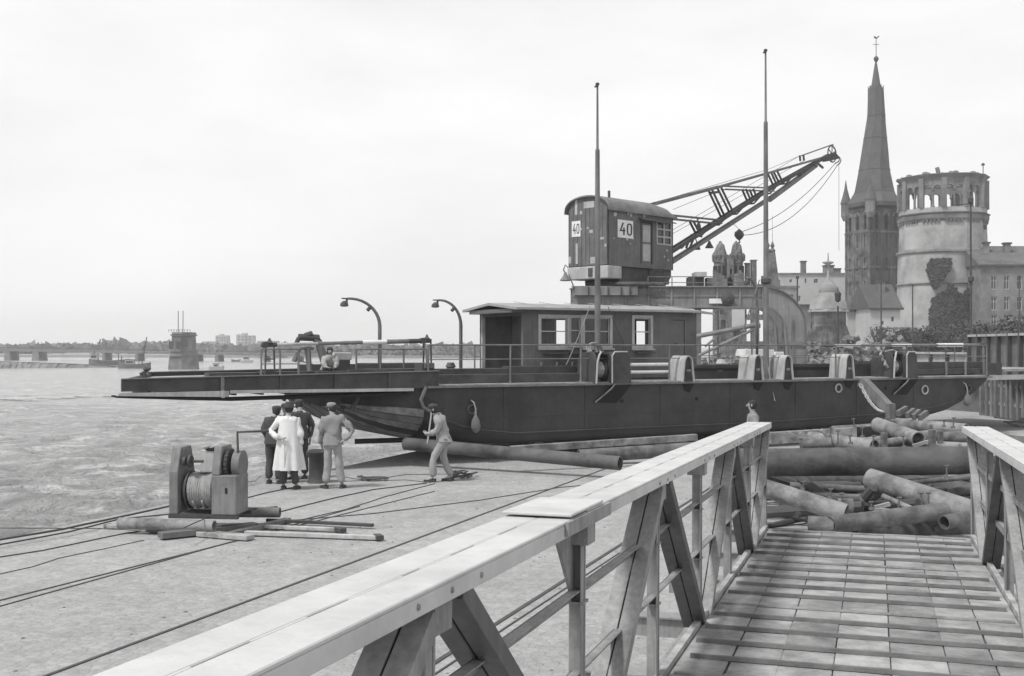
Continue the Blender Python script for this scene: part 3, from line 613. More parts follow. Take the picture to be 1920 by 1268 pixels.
# ---- ruined palace with twin turrets
def ruin():
    Y = 150; s_ = Y/FPX; a = P(1338, 650, Y); hz = lambda py: P(1338, py, Y).z; X = lambda px: (px-1338)*s_
    t = thing('ruined_palace', 'burnt out ornate building with two broken turrets behind the crane', 'ruin', (a.x, Y, 0))
    fn = lambda u, z, d: V((u, d, z))
    holes = [(X(p), X(p+9), hz(640), hz(600)) for p in (1352, 1376, 1400, 1424)] + [(X(p), X(p+8), hz(590), hz(560)) for p in (1350, 1400, 1424, 1446)]
    b = MB().wall(fn, X(1338), X(1462), -.3, hz(540), holes, .7); obj('wall', b, M['ruin'], t)
    b = MB().box(X(1372), X(1396), -.25, -.02, hz(620), hz(572)); obj('bright_stucco_panel', b, M['plasterp'], t)
    b = MB()
    for i in range(26):
        x0 = X(1338+i*4.8); h = hz(540)+random.uniform(.2, 1.6)+(.9 if i < 12 else 0); b.box(x0, x0+.36, 0, .6, hz(541), h)
    obj('broken_parapet', b, M['ruin'], t)
    for (pc, hw, tp) in ((1354, 12.5, 452), (1385, 12.5, 452)):
        b = MB(); r = hw*s_; x = X(pc)
        b.lathe([(r*1.02, 0), (r*1.02, hz(530)), (r*1.12, hz(527)), (r, hz(525)), (r*.98, hz(492)), (r*1.18, hz(488)), (r*1.02, hz(484)), (r*.95, hz(470)), (r*.62, hz(461)), (r*.2, hz(tp))], c=(x, 1.2, 0), n=10); [setattr(v_, 'x', v_.x+random.uniform(-.09, .09)) or setattr(v_, 'y', v_.y+random.uniform(-.09, .09)) or (v_.z > hz(490) and setattr(v_, 'z', v_.z+random.uniform(-.35, .25))) for v_ in b.v]; o = obj('turret', b, M['ruin'], t)
        for k in range(10):
            an = 2*math.pi*k/10; q = MB(); e = V((-math.sin(an), math.cos(an), 0)); nn = V((math.cos(an), math.sin(an), 0)); p = V((x, 1.2, 0))+nn*r*.92
            q.ext([p-e*.17+V((0,0,hz(519))), p+e*.17+V((0,0,hz(519))), p+e*.17+V((0,0,hz(498))), p-e*.17+V((0,0,hz(498)))], nn*.14); obj('slit', q, M['black'], o)
            q = MB().lathe([(.22, hz(488)), (.26, hz(478)), (.05, hz(472+random.random()*4))], c=(x+nn.x*r*1.02, 1.2+nn.y*r*1.02, 0), n=5); obj('finial', q, M['ruin'], o)
    b = MB().wall(fn, X(1364), X(1376), hz(541), hz(481), [(X(1369), X(1373), hz(515), hz(504))], .6); obj('link_wall', b, M['ruin'], t)
    for (p0, p1, tp) in ((1402, 1410, 494), (1413, 1422, 488)):
        b = MB().box(X(p0), X(p1), 1, 1.9, hz(545), hz(tp)); b.box(X(p0)-.1, X(p1)+.1, .9, 2.0, hz(tp), hz(tp-2)); obj('chimney', b, M['ruin'], t)
    b = MB(); z0, z1 = hz(545), hz(474)
    b.add([(X(1436), 0, z0), (X(1463), 0, z0), (X(1463), 2, z0), (X(1436), 2, z0), (X(1441), .3, z1), (X(1455), .3, z1), (X(1455), 1.6, z1), (X(1441), 1.6, z1)], [(0,3,2,1), (4,5,6,7), (0,1,5,4), (1,2,6,5), (2,3,7,6), (3,0,4,7)]); o = obj('tapering_gable', b, M['ruin'], t)
    for px in (1443, 1452): q = MB().lathe([(.3, z1), (.4, z1+.4), (.15, z1+.7), (.3, z1+1.0), (.03, z1+1.6), (.02, z1+5)], c=(X(px), 1, 0), n=6); obj('finial', q, M['ruin'], o)
    b = MB().box(X(1338), X(1462), -.35, -.02, hz(548), hz(545)); obj('cornice', b, M['ruin'], t)
ruin()
# ---- rubble between ship and town
def rubble(label, x0, x1, y0, y1, hmax, n, m, z=0):
    b = MB()
    for i in range(n):
        x = random.uniform(x0, x1); y = random.uniform(y0, y1); h = hmax*(.35+.65*abs(noise.noise(V((x*.3, y*.2, 3))))*2)*random.random(); s_ = random.uniform(.1, .3)
        mt = Matrix.Rotation(random.random()*3, 3, V((random.random(), random.random(), random.random()+.1)).normalized())
        c = V((x, y, z+h)); q = [c+mt@V((a*s_*1.3, b_*s_, c_*s_*.6)) for a in (-1, 1) for b_ in (-1, 1) for c_ in (-1, 1)]
        b.add(q, [(0,1,3,2), (4,6,7,5), (0,4,5,1), (2,3,7,6), (0,2,6,4), (1,5,7,3)])
    obj('rubble', b, m, label=label, cat='rubble', kind='stuff')
rubble('heaped broken masonry behind the ferry under the domed pavilion', 25, 33, 94, 106, 3.2, 2600, M['stone'])
rubble('lower spread of broken masonry behind the crane leg', 17, 26, 84, 108, 2.2, 1800, M['stone'])
# ---- hedges / trees below the towers
def tree(px, py_top, Y, wd, label, n=2600, m='leaf', group=None):
    top = P(px, py_top, Y); t = thing('tree', label, 'tree', (top.x, Y, 0), group=group); h = top.z
    b = MB(); b.path([(0,0,0), (.08,0,h*.3), (-.05,.1,h*.6)], .1, 6, [wd*.06, wd*.045, wd*.02])
    for k in range(6):
        a = random.random()*6.28; b.path([(0, 0, h*.35), (math.cos(a)*wd*.2, math.sin(a)*wd*.2, h*.6), (math.cos(a)*wd*.36, math.sin(a)*wd*.36, h*.8)], .05, 5, [wd*.03, wd*.02, wd*.008])
    obj('trunk', b, M['iron'], t); b = MB()
    cl = [(V((random.gauss(0, wd*.22), random.gauss(0, wd*.22), h*random.uniform(.42, .86))), wd*random.uniform(.13, .26)) for k in range(11)]
    def fn():
        c, r = random.choice(cl); d = V((random.gauss(0,1), random.gauss(0,1), random.gauss(0,.8))).normalized(); p = c+d*r*random.uniform(.6, 1.15); p.z = min(p.z, h); return p, d
    leaves(b, fn, n, wd*.014, wd*.03); obj('crown', b, M[m], t)
for i, (px, pt, Y, wd) in enumerate(((1700, 615, 130, 6), (1725, 618, 128, 5), (1755, 612, 132, 6), (1790, 610, 128, 6), (1870, 600, 120, 7), (1905, 596, 118, 8), (1940, 590, 116, 8), (1836, 618, 125, 5), (1665, 622, 135, 4))):
    tree(px, pt, Y, wd, ['low round bush tree left of the ivy', 'low bush tree under the ivy edge', 'bush tree below the dark ivy', 'bush tree beneath the round tower middle', 'dark bush tree under the first window of the town house', 'dark bush tree under the second house window', 'dark bush tree at the right edge of the picture', 'small bush tree beside the street lamp', 'small bush tree in front of the pale houses'][i], group='bushes along the embankment')
tree(1647, 590, 118, 3.2, 'slender dark tree in front of the pale houses', 700)
# ---- street lamps / thin poles
def lantern(px, top, base, Y, label, big=True):
    a = P(px, top, Y); z0 = 0; t = thing('street_lamp', label, 'street lamp', (a.x, Y, 0)); h = a.z; k = Y/FPX
    b = MB(); b.tube((0,0,0), (0,0,h-.5), .09, 8, .05); obj('pole', b, M['iron'], t)
    b = MB(); b.lathe([(.1, h-.6), (.32, h-.5), (.42, h+.4), (.12, h+.7), (.04, h+1.1)] if big == 2 else [(.06, h-.3), (.15, h-.22), (.18, h+.16), (.05, h+.3), (.02, h+.5)], n=8); obj('lamp_head', b, M['gdark'], t)
lantern(1571, 556, 640, 60, 'street lamp with dark lantern in front of the domed pavilion')
lantern(1820, 530, 640, 90, 'ornate lamp standing before the ivy of the round tower')
b = MB(); a = P(1820, 382, 75); b.tube((a.x, 75, 0), (a.x, 75, a.z), .09, 8, .06); 
for z in (0, -5.2, -9): b.lathe([(.08, 0), (.2, .1), (.2, .35), (.08, .45)], c=(a.x, 75, a.z+z), n=8)
b.beam((a.x-1.3, 75, a.z-.1), (a.x+.2, 75, a.z), .06, .06)
obj('flagpole', b, M['gdark'], label='thin tall pole with collars rising in front of the round tower', cat='pole')
for px, tp, Y, lb in ((1711, 536, 80, 'thin bare pole before the foot of the round tower'), (1652, 530, 78, 'thin bare pole before the pale houses'), (1346, 560, 62, 'thin pole seen through the crane portal'), (1911, 520, 84, 'thin bare pole before the town house'), (1495, 522, 64, 'thin pole left of the domed pavilion')):
    a = P(px, tp, Y); b = MB().tube((a.x, Y, 0), (a.x, Y, a.z), .07, 6, .04); b.tube((a.x, Y, a.z-.02), (a.x, Y, a.z+.12), .09, 6); obj('thin_pole', b, M['iron'], label=lb, cat='pole')
# ---- hoarding along the embankment, right
def hoarding(pts, h, label, gap, m='gpale', post='gdark', name='hoarding', lean=0):
    t = thing(name, label, 'fence', pts[0])
    for (p, q) in zip(pts, pts[1:]):
        p, q = V(p), V(q); L_ = (q-p).length; n = max(1, int(L_/gap)); d = (q-p)/n; nrm = d.cross(V((0,0,1))).normalized()
        if nrm.dot(p-V((0,0,CAMZ))) > 0: nrm = -nrm
        for i in range(n):
            a = p+d*i; c = a+d*.985; hh = h*random.uniform(.985, 1.01); b = MB(); b.ext([a, c, c+V((0,0,hh)), a+V((0,0,hh))], -nrm*.06); obj('panel', b, M[m], t, True)
            b = MB(); b.beam(a+nrm*.08, a+nrm*.08+V((0,0,h+.12)), .14, .14, up=nrm); obj('post', b, M[post], t, True)
        b = MB(); b.beam(p+V((0,0,h+.02))+nrm*.03, q+V((0,0,h+.02))+nrm*.03, .24, .1); obj('capping_rail', b, M['gpale'], t, True)
A = P(1690, 648, 62); B_ = P(1812, 645, 55); C_ = P(1820, 640, 50); D_ = P(1990, 618, 40)
hoarding([(A.x, A.y, 1.3), (B_.x, B_.y, 1.3)], 1.25, 'distant low hoarding of pale panels between dark posts', 1.5)
hoarding([(C_.x, C_.y, 1.6), (D_.x, D_.y, 1.6)], 1.75, 'tall hoarding panels rising towards the right edge', 1.25, m='gmid', post='iron')
b = MB(); b.ext([(C_.x-6, 66, 0), (C_.x+.5, 50, 0), (D_.x+4, 39, 0), (D_.x+30, 60, 0)], (0, 0, 1.58)); obj('embankment', b, M['stone'], kind='structure')
# sheet piling / posts below the right ramp
def piling():
    p = P(1845, 780, 48); q = P(1990, 800, 42); t = thing('timber_palisade', 'row of upright grey timbers under the far ramp at the right edge', 'fence', (p.x, p.y, 0)); n = 14
    for i in range(n):
        c = V((p.x, p.y, 0)).lerp(V((q.x, q.y, 0)), i/n); h = 1.72+random.uniform(-.05, .05); b = MB().beam(c, c+V((0,0,h)), .26 if i % 3 else .34, .2); obj('upright', b, M['gmid'] if i % 2 else M['stone'], t, True)
    for z in (.55, 1.3): b = MB().beam((p.x, p.y-.16, z), (q.x, q.y-.16, z), .1, .14); obj('waling', b, M['wood'], t, True)
piling()
# ================================================================== FERRY
SA = 28; SF = Fr((-2.1, 27.7, 0), rz(SA)); DZ = 1.93; BM = 7.0
def SP(px, v, py=700): return SF.on(px, py, 1, v)          # local point on the plane v
def SZ(px, py, v): return SF.on(px, py, 1, v).z
ship = thing('car_ferry', 'long dark steel ferry hauled up on the quay, with deckhouse and masts', 'ferry', SF.o, SF.m)
def hull():
    prof = [(-1.75, 1.40), (-1.2, 1.02), (-.6, .76), (0, .60), (.5, .53), (1.0, .48), (1.6, .44), (2.5, .42)]
    zs_ = {-1.75: 1.52, -1.2: 1.47, -.6: 1.44, 0: 1.38, .5: 1.10, 1.0: .92, 1.6: .80, 2.5: .70}
    wr_ = {-1.75: 1.3, -1.2: 1.4, -.6: 1.5, 0: 1.5, .5: 1.3, 1.0: 1.0, 1.6: .65, 2.5: .30}
    e = []
    for px, py in ((1560, 801), (1640, 795), (1700, 788), (1745, 781), (1780, 771), (1808, 756), (1832, 738), (1848, 718), (1856, 703)):
        p = SP(px, 0, py); e.append((p.x, p.z))
    prof = prof + [(6, .44), (10, .44)] + e
    side_in = lambda u: 0 if u > .25 else (.25-u)**1.4*.45
    ring = []; m_ = 0; fs = []
    for (u, zb) in prof:
        i_ = side_in(u); zt = DZ if u > -.01 else 1.78; zt = max(zt, zb+.02); r = wr_.get(u, min(.28, (zt-zb)*.45)); z_s = zs_.get(u, zb+r); row = []
        row.append((u, i_, zt)); row.append((u, i_, zt-(zt-z_s)*.5))
        for k in range(7): a = math.pi/2*k/6; row.append((u, i_+r*(1-math.cos(a)), zb+(z_s-zb)*(1-math.sin(a))))
        for k in range(1, 10): row.append((u, i_+r+(BM-2*i_-2*r)*k/10, zb))
        for k in range(7): a = math.pi/2*(1-k/6); row.append((u, BM-i_-r*(1-math.cos(a)), zb+(z_s-zb)*(1-math.sin(a))))
        row.append((u, BM-i_, zt)); m_ = len(row); ring += row
    n = len(prof)
    for i in range(n-1):
        for k in range(m_): fs.append((i*m_+k, i*m_+(k+1)%m_, (i+1)*m_+(k+1)%m_, (i+1)*m_+k))
    fs += [tuple(range(m_)), tuple(range((n-1)*m_, n*m_))[::-1]]
    b = MB(); b.add(ring, fs); h = obj('hull', b, M['hull'], ship, smooth=2)
    h.data.materials.append(M['hullb'])
    for p in h.data.polygons:
        if p.center.z < .52 or (p.center.x < 2.4 and p.center.y > .02 and p.center.y < BM-.02 and p.center.z < 1.5): p.material_index = 1
    def plank(k0, k1, mm):
        nr = 4 if k0 < 8 else 8; b = MB(); vs_ = []; C_ = V((0, BM/2, 1.9))
        for i in range(nr):
            A_, B_ = V(ring[i*m_+k0]), V(ring[i*m_+k1]); d = B_-A_; A2 = A_+d*.06; B2 = B_-d*.06; o1 = (V((C_.x, A_.y*.5+C_.y*.5, C_.z+.6))-V((0, A_.y, A_.z))).normalized()*-.03; o1.x = -.02
            vs_ += [A2, B2, B2+o1, A2+o1]
        b.add(vs_, [(i*4+j, i*4+(j+1)%4, (i+1)*4+(j+1)%4, (i+1)*4+j) for i in range(nr-1) for j in range(4)]+[(0,1,2,3), (nr*4-1, nr*4-2, nr*4-3, nr*4-4)]); obj('bow_plank', b, M[mm], h)
    for k in range(2, m_-3): plank(k, k+1, ('plank_h', 'gmid', 'plank_h', 'gdark')[(k*3) % 4])
    # keel strake and rubbing edge
    b = MB(); b.path([(.02, -.0, 1.36)]+[(u, -.02, zs_.get(u, zb+.28)) for (u, zb) in prof if .3 < u < 18.5], .028, 5); obj('bilge_strake', b, M['hull'], h)
    b = MB(); b.beam((0.05, -.05, DZ-.02), (prof[-1][0], -.05, DZ-.02), .12, .05); obj('gunwale', b, M['gmid'], h)
    # overlapping side plates with proud lap edges
    L_ = prof[-1][0]
    for i, u in enumerate([2.2, 4.6, 7.0, 9.4, 11.8, 14.2, 16.6]):
        b = MB().box(u-.06, u+.06, -.012, .02, .78, DZ-.05); obj('plate_lap', b, M['hull'], h)
    b = MB().box(2.0, 17.0, -.01, .02, 1.12, 1.17); obj('plate_lap', b, M['hull'], h)
    # ribs under the ramp lip
    for k in range(9):
        v = .5+k*.7; b = MB().beam((-1.72, v, 1.36), (-1.5, v, 1.78), .07, .1); obj('bow_rib', b, M['gdark'], h)
    b = MB(); b.path([(.02, .01, DZ), (-.12, .03, 1.6), (-.05, .02, 1.42), (.3, -.01, 1.2)], .05, 6); obj('stem_bar', b, M['gmid'], h)
    # hull fittings
    for px, py, r in ((884, 768, .11), (1571, 728, .12), (1733, 731, .13), (1815, 728, .1)):
        p = SP(px, 0, py); b = MB(); b.path([(p.x+r*math.cos(a*.524), -.03, p.z+r*math.sin(a*.524)) for a in range(13)], .028, 6); obj('hawse_ring', b, M['gpale'] if px > 1400 and px < 1800 else M['iron'], h)
    for px, py in ((1306, 748), (1166, 752), (1660, 728), (1690, 722)):
        p = SP(px, 0, py); b = MB().lathe([(.0, -.02), (.05, 0), (.05, .06)], n=10); b.v = [V((p.x+q.x, -.02+q.z*.3, p.z+q.y)) for q in b.v]; obj('scupper', b, M['black'], h)
    for px, py in ((1349, 694),):
        p = SP(px, 1.0, py); b = MB().box(p.x-.09, p.x+.09, .96, .98, p.z-.03, p.z+.03); obj('small_plate', b, M['gpale'], ship)
    return prof
prof = hull(); SL = prof[-1][0]
b = MB().ext([(0, 0.02, DZ), (SL-.1, 0.02, DZ), (SL-.1, BM-.02, DZ), (0, BM-.02, DZ)], (0,0,.03)); obj('deck', b, M['wood'], ship)
# bow ramp, hinged, carried out to the left
def ramp(sgn):
    if sgn < 0:
        a = SF.on(228, 742, 1, .05); b_ = SF.on(795, 737, 1, .05); u0, u1 = a.x, .35; uj = SF.on(416, 740, 1, .05).x
        zt = lambda u: 2.19+.10*(u-u0)/(u1-u0); zb = lambda u: 1.93-.04*(u-u0)/(u1-u0)
        v0, v1 = .05, 5.6
        t = ship
        b = MB(); q = [(u0, v0+.1), (uj, v0+.1), (u1, v0+.1), (u1, v1-.1), (uj, v1-.1), (u0+1.55, v1-.1)]
        b.add([(u, v, zt(u)-.1) for u, v in q] + [(u, v, zt(u)-.18) for u, v in q], [tuple(range(6)), tuple(range(11,5,-1))]+[(i, (i+1)%6, 6+(i+1)%6, 6+i) for i in range(6)])
        r = obj('bow_ramp', b, M['wood'], ship)
        for (p0, p1) in (((u0, v0), (uj, v0)), ((uj+.0, v0-.05), (u1, v0-.05)), ((u0+1.55, v1), (u1, v1))):
            b = MB(); d = .1
            b.ext([(p0[0], p0[1], zb(p0[0])), (p1[0], p1[1], zb(p1[0])), (p1[0], p1[1], zt(p1[0])), (p0[0], p0[1], zt(p0[0]))], (0, d, 0)); obj('side_girder', b, M['gdark'], r)
            b = MB(); b.beam((p0[0], p0[1]+.02, zt(p0[0])+.012), (p1[0], p1[1]+.02, zt(p1[0])+.012), .16, .022); obj('girder_flange', b, M['gmid'], r)
        b = MB(); b.ext([(u0, v0+.02, zb(u0)), (u0+1.55, v1, zb(u0)), (u0+1.55, v1, zt(u0)), (u0, v0+.02, zt(u0))], (.1, 0, 0)); obj('end_beam', b, M['gdark'], r)
        # pale landing flap below
        b = MB(); b.add([(u0-.05, v0-.06, 1.90), (uj+.15, v0-.06, 1.91), (uj+.15, v0-.06, 1.77), (u0-.1, v0-.06, 1.84), (u0-.05, v0+.12, 1.90), (uj+.15, v0+.12, 1.91), (uj+.15, v0+.12, 1.77), (u0-.1, v0+.12, 1.84)], [(0,3,2,1), (4,5,6,7), (0,1,5,4), (1,2,6,5), (2,3,7,6), (3,0,4,7)]); obj('landing_flap', b, M['gpale'], r)
        b = MB(); b.beam((uj+.17, v0-.09, 1.885), (-.35, v0-.09, 1.86), .09, .07); b.beam((uj, v0-.1, 1.92), (uj, v0-.1, 1.76), .16, .05, up=(1,0,0)); obj('flap_rail', b, M['gpale'], r)
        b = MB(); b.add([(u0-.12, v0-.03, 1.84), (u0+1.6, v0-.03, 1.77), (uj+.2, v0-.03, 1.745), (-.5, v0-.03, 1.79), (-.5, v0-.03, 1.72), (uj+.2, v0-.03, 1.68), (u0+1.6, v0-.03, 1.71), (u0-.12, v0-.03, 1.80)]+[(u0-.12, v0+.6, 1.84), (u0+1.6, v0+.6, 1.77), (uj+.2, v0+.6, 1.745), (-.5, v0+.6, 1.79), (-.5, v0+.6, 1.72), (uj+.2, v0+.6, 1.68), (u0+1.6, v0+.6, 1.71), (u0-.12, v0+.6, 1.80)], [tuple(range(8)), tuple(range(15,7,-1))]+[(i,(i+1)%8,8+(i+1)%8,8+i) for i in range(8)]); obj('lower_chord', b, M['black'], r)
        n = 11
        for i in range(n):
            u = u0+.6+(u1-u0-.6)*i/n; b = MB().box(u-.04, u+.04, v0+.1, min(v1-.1, (u-u0)/1.55*v1-.1), 1.8, zt(u)-.18); obj('cross_beam', b, M['gdark'], r)
        for u in (uj, -3.9+.3, -2.3, -.95): b = MB().box(u-.035, u+.035, v0-.085, v0-.05, zb(u), zt(u)); obj('girder_stiffener', b, M['gmid'] if u == uj else M['gdark'], r)
        return r, u0, u1, uj, zt
    return None
rp, ru0, ru1, ruj, rzt = ramp(-1)
# stern ramp
b = MB().box(SL-.3, SL+5.5, 1.0, 6.2, DZ+.12, DZ+.2); r2 = obj('stern_ramp', b, M['wood'], ship)
for v in (.9, 6.2): b = MB().box(SL-.3, SL+1.7, v, v+.12, DZ+.02, DZ+.42); obj('side_girder', b, M['gdark'], r2); b = MB().box(SL-.2, SL+5.5, v-.02, v+.14, DZ-.16, DZ+.0); obj('girder_flange', b, M['gpale'], r2)
# cleat figure on the ramp tip
p = SF.on(271, 705, 1, .8); b = MB(); b.tube((p.x, .8, 2.09), (p.x, .8, 2.35), .05, 8); b.path([(p.x-.1, .8, 2.28), (p.x+.02, .8, 2.33), (p.x+.12, .8, 2.42)], .035, 6); b.lathe([(.1, 0), (.1, .05)], c=(p.x, .8, 2.1), n=10); b.lathe([(.02, 0), (.06, .04), (.02, .1)], c=(p.x+.02, .8, 2.35), n=8)
obj('mooring_cleat', b, M['iron'], ship)
for px, v, w_2, h in ((715, 2.2, .5, .10), (752, 3.0, .9, .10), (690, 1.2, 1.3, .09), (455, 1.8, .8, .07), (560, 1.5, .9, .09)):
    p = SF.on(px, 690, 1, v); b = MB().box(p.x-w_2, p.x+w_2, v, v+.5, 2.07, 2.2+h); obj('deck_box', b, M['gdark'], ship)
for px0, px1, v, z in ((655, 800, 1.0, 2.34), (560, 800, 4.2, 2.42)):
    a = SF.on(px0, 690, 1, v); c = SF.on(px1, 690, 1, v); b = MB().box(a.x, c.x, v, v+.12, 2.06, z); obj('ramp_bulwark', b, M['gdark'], ship)
# coamings and benches along the near side
def dbox(px0, px1, py0, py1, v, dv, m, nm, bev=.01):
    a = SP(px0, v, py0); c = SP(px1, v, py1); b = MB().box(a.x, c.x, v, v+dv, max(min(a.z, c.z), DZ+.03), max(a.z, c.z)); return obj(nm, b, M[m], ship, bevel=bev)
dbox(832, 1116, 703, 716, .55, .5, 'gdark', 'hatch_coaming'); dbox(958, 1115, 687, 702, .95, .5, 'gdark', 'hatch_coaming'); dbox(812, 958, 692, 703, 1.0, .5, 'gdark', 'hatch_coaming')
dbox(792, 815, 681, 712, .3, .5, 'gdark', 'ramp_post'); dbox(797, 815, 681, 691, .25, .08, 'gmid', 'ramp_post')
dbox(1116, 1125, 690, 712, .6, .4, 'gdark', 'hatch_coaming')
dbox(1302, 1845, 684, 704, 1.0, .1, 'gdark', 'bulwark'); dbox(1302, 1600, 690, 692, .93, .05, 'black', 'bulwark_groove')
dbox(1720, 1848, 679, 690, .75, .2, 'gdark', 'hatch_coaming'); dbox(1720, 1848, 692, 701, .6, .3, 'gdark', 'hatch_coaming')
for px in (1776, 1812, 1846): dbox(px-1.2, px+1.2, 679, 704, .52, .06, 'gmid', 'bulwark_stiffener')
for py in (684, 698): a = SP(1183, .7, py); c = SP(1262, .7, py); b = MB().tube((a.x, .7, a.z), (c.x, .7, a.z), .045, 8); obj('white_handrail', b, M['white'], ship)
# railing
def rail(pxs, v, z, pyfoot=None, m='gmid'):
    us = [SP(px, v).x for px in pxs]
    b = MB(); b.tube((us[0], v, z), (us[-1], v, z), .022, 6); b.tube((us[0], v, z-.36), (us[-1], v, z-.36), .014, 6); r = obj('railing', b, M[m], ship)
    for u in us: b = MB().tube((u, v, DZ+.02), (u, v, z), .026, 6); b.lathe([(.045, 0), (.03, .05)], c=(u, v, DZ+.03), n=8); obj('stanchion', b, M[m], r)
rail([803, 957, 1089, 1255, 1410, 1567, 1700, 1850], .22, 2.94)
rail([890, 1040, 1180, 1330, 1480, 1640, 1790], BM-.25, 2.94)
# masts
def mast(px, pytop, joint, label_=None):
    u = SP(px, .42).x; z1 = SF.on(px, pytop, 1, .42).z; zj = SF.on(px, joint, 1, .42).z
    b = MB().lathe([(.085, DZ), (.08, DZ+2), (.06, zj), (.06, zj+.02), (.035, zj+.06), (.025, z1-.1)], c=(u, .42, 0), n=10, caps=True); m_ = obj('mast', b, M['gmid'], ship, smooth=2)
    b = MB().lathe([(.02, z1-.1), (.055, z1-.06), (.055, z1-.02), (.02, z1)], c=(u, .42, 0), n=8); b.tube((u-.08, .42, z1-.12), (u+.02, .42, z1-.1), .03, 5); obj('truck', b, M['iron'], m_); return u, z1, zj
m1 = mast(1120.5, 155, 283); m2 = mast(1436.5, 92, 231)
b = MB().lathe([(.08, -.1), (.15, -.05), (.15, .06), (.08, .1)], c=(m2[0], .42, SF.on(1436, 527, 1, .42).z), n=10); obj('mast_collar', b, M['iron'], ship)
# curved lamp posts
def lamp(pb, ptop, ptip, v, pyb=700):
    u = SP(pb, v).x; zb = DZ; zk = SF.on(pb, ptop[1], 1, v).z; tip = SF.on(ptip[0], ptip[1], 1, v); r = u-tip.x
    pts = [(u, v, zb), (u, v, zk)]; 
    for k in range(1, 11): a = math.pi/2*k/10*1.06; pts.append((u-r*(1-math.cos(a))*.97, v, zk+(tip.z-zk)*math.sin(min(a, math.pi/2))))
    b = MB(); b.path(pts, .045, 8, [.055]*2+[.05-.002*k for k in range(10)]); l = obj('lamp_post', b, M['gmid'], ship, smooth=True)
    e = V(pts[-1]); b = MB().tube(e, e+V((-.16,0,0)), .02, 6); b.tube(e+V((-.02,0,0)), e+V((-.02,0,-.12)), .03, 6); b.lathe([(.02, -.06), (.1, -.12), (.12, -.2), (.06, -.22)], c=e+V((-.09,0,0)), n=10); obj('lamp_head', b, M['iron'], l)
    q = V(pts[6]); b = MB().tube(q+V((.02,0,-.02)), q+V((-.08,0,-.12)), .05, 8); obj('bracket', b, M['iron'], l)
    b = MB().lathe([(.1, 0), (.07, .1)], c=(u, v, zb+.02), n=10); obj('foot', b, M['gmid'], l)
lamp(712, (712, 612), (655, 560), 3.4); lamp(864, (864, 610), (824, 563), 4.6); 
u = SP(1428, .55).x; z0 = SF.on(1428, 560, 1, .55).z; zt_ = SF.on(1412, 521, 1, .55).z
b = MB(); b.path([(u, .75, DZ), (u, .75, z0)]+[(u-.36*(1-math.cos(a*.157)), .75, z0+(zt_-z0)*math.sin(a*.157)) for a in range(1, 11)], .04, 8); l = obj('lamp_post', b, M['gmid'], ship, smooth=True)
b = MB().lathe([(.02, -.02), (.09, -.1), (.1, -.17), (.05, -.2)], c=(u-.38, .75, zt_), n=10); obj('lamp_head', b, M['iron'], l)
# rope stays
for (a, c, r, mm) in (((1424, 525, .5), (1368, 690, 2.2), .018, 'rope'), ((1106, 575, .6), (1062, 684, 1.0), .014, 'rope'), ((1437, 672, .3), (1453, 752, -.08), .014, 'rope'), ((1140, 575, .6), (1172, 648, .8), .009, 'roped')):
    p = SF.on(a[0], a[1], 1, a[2]); q = SF.on(c[0], c[1], 1, c[2]); b = MB().path(sag(p, q, .05), r, 5); obj('stay_rope', b, M[mm], ship)
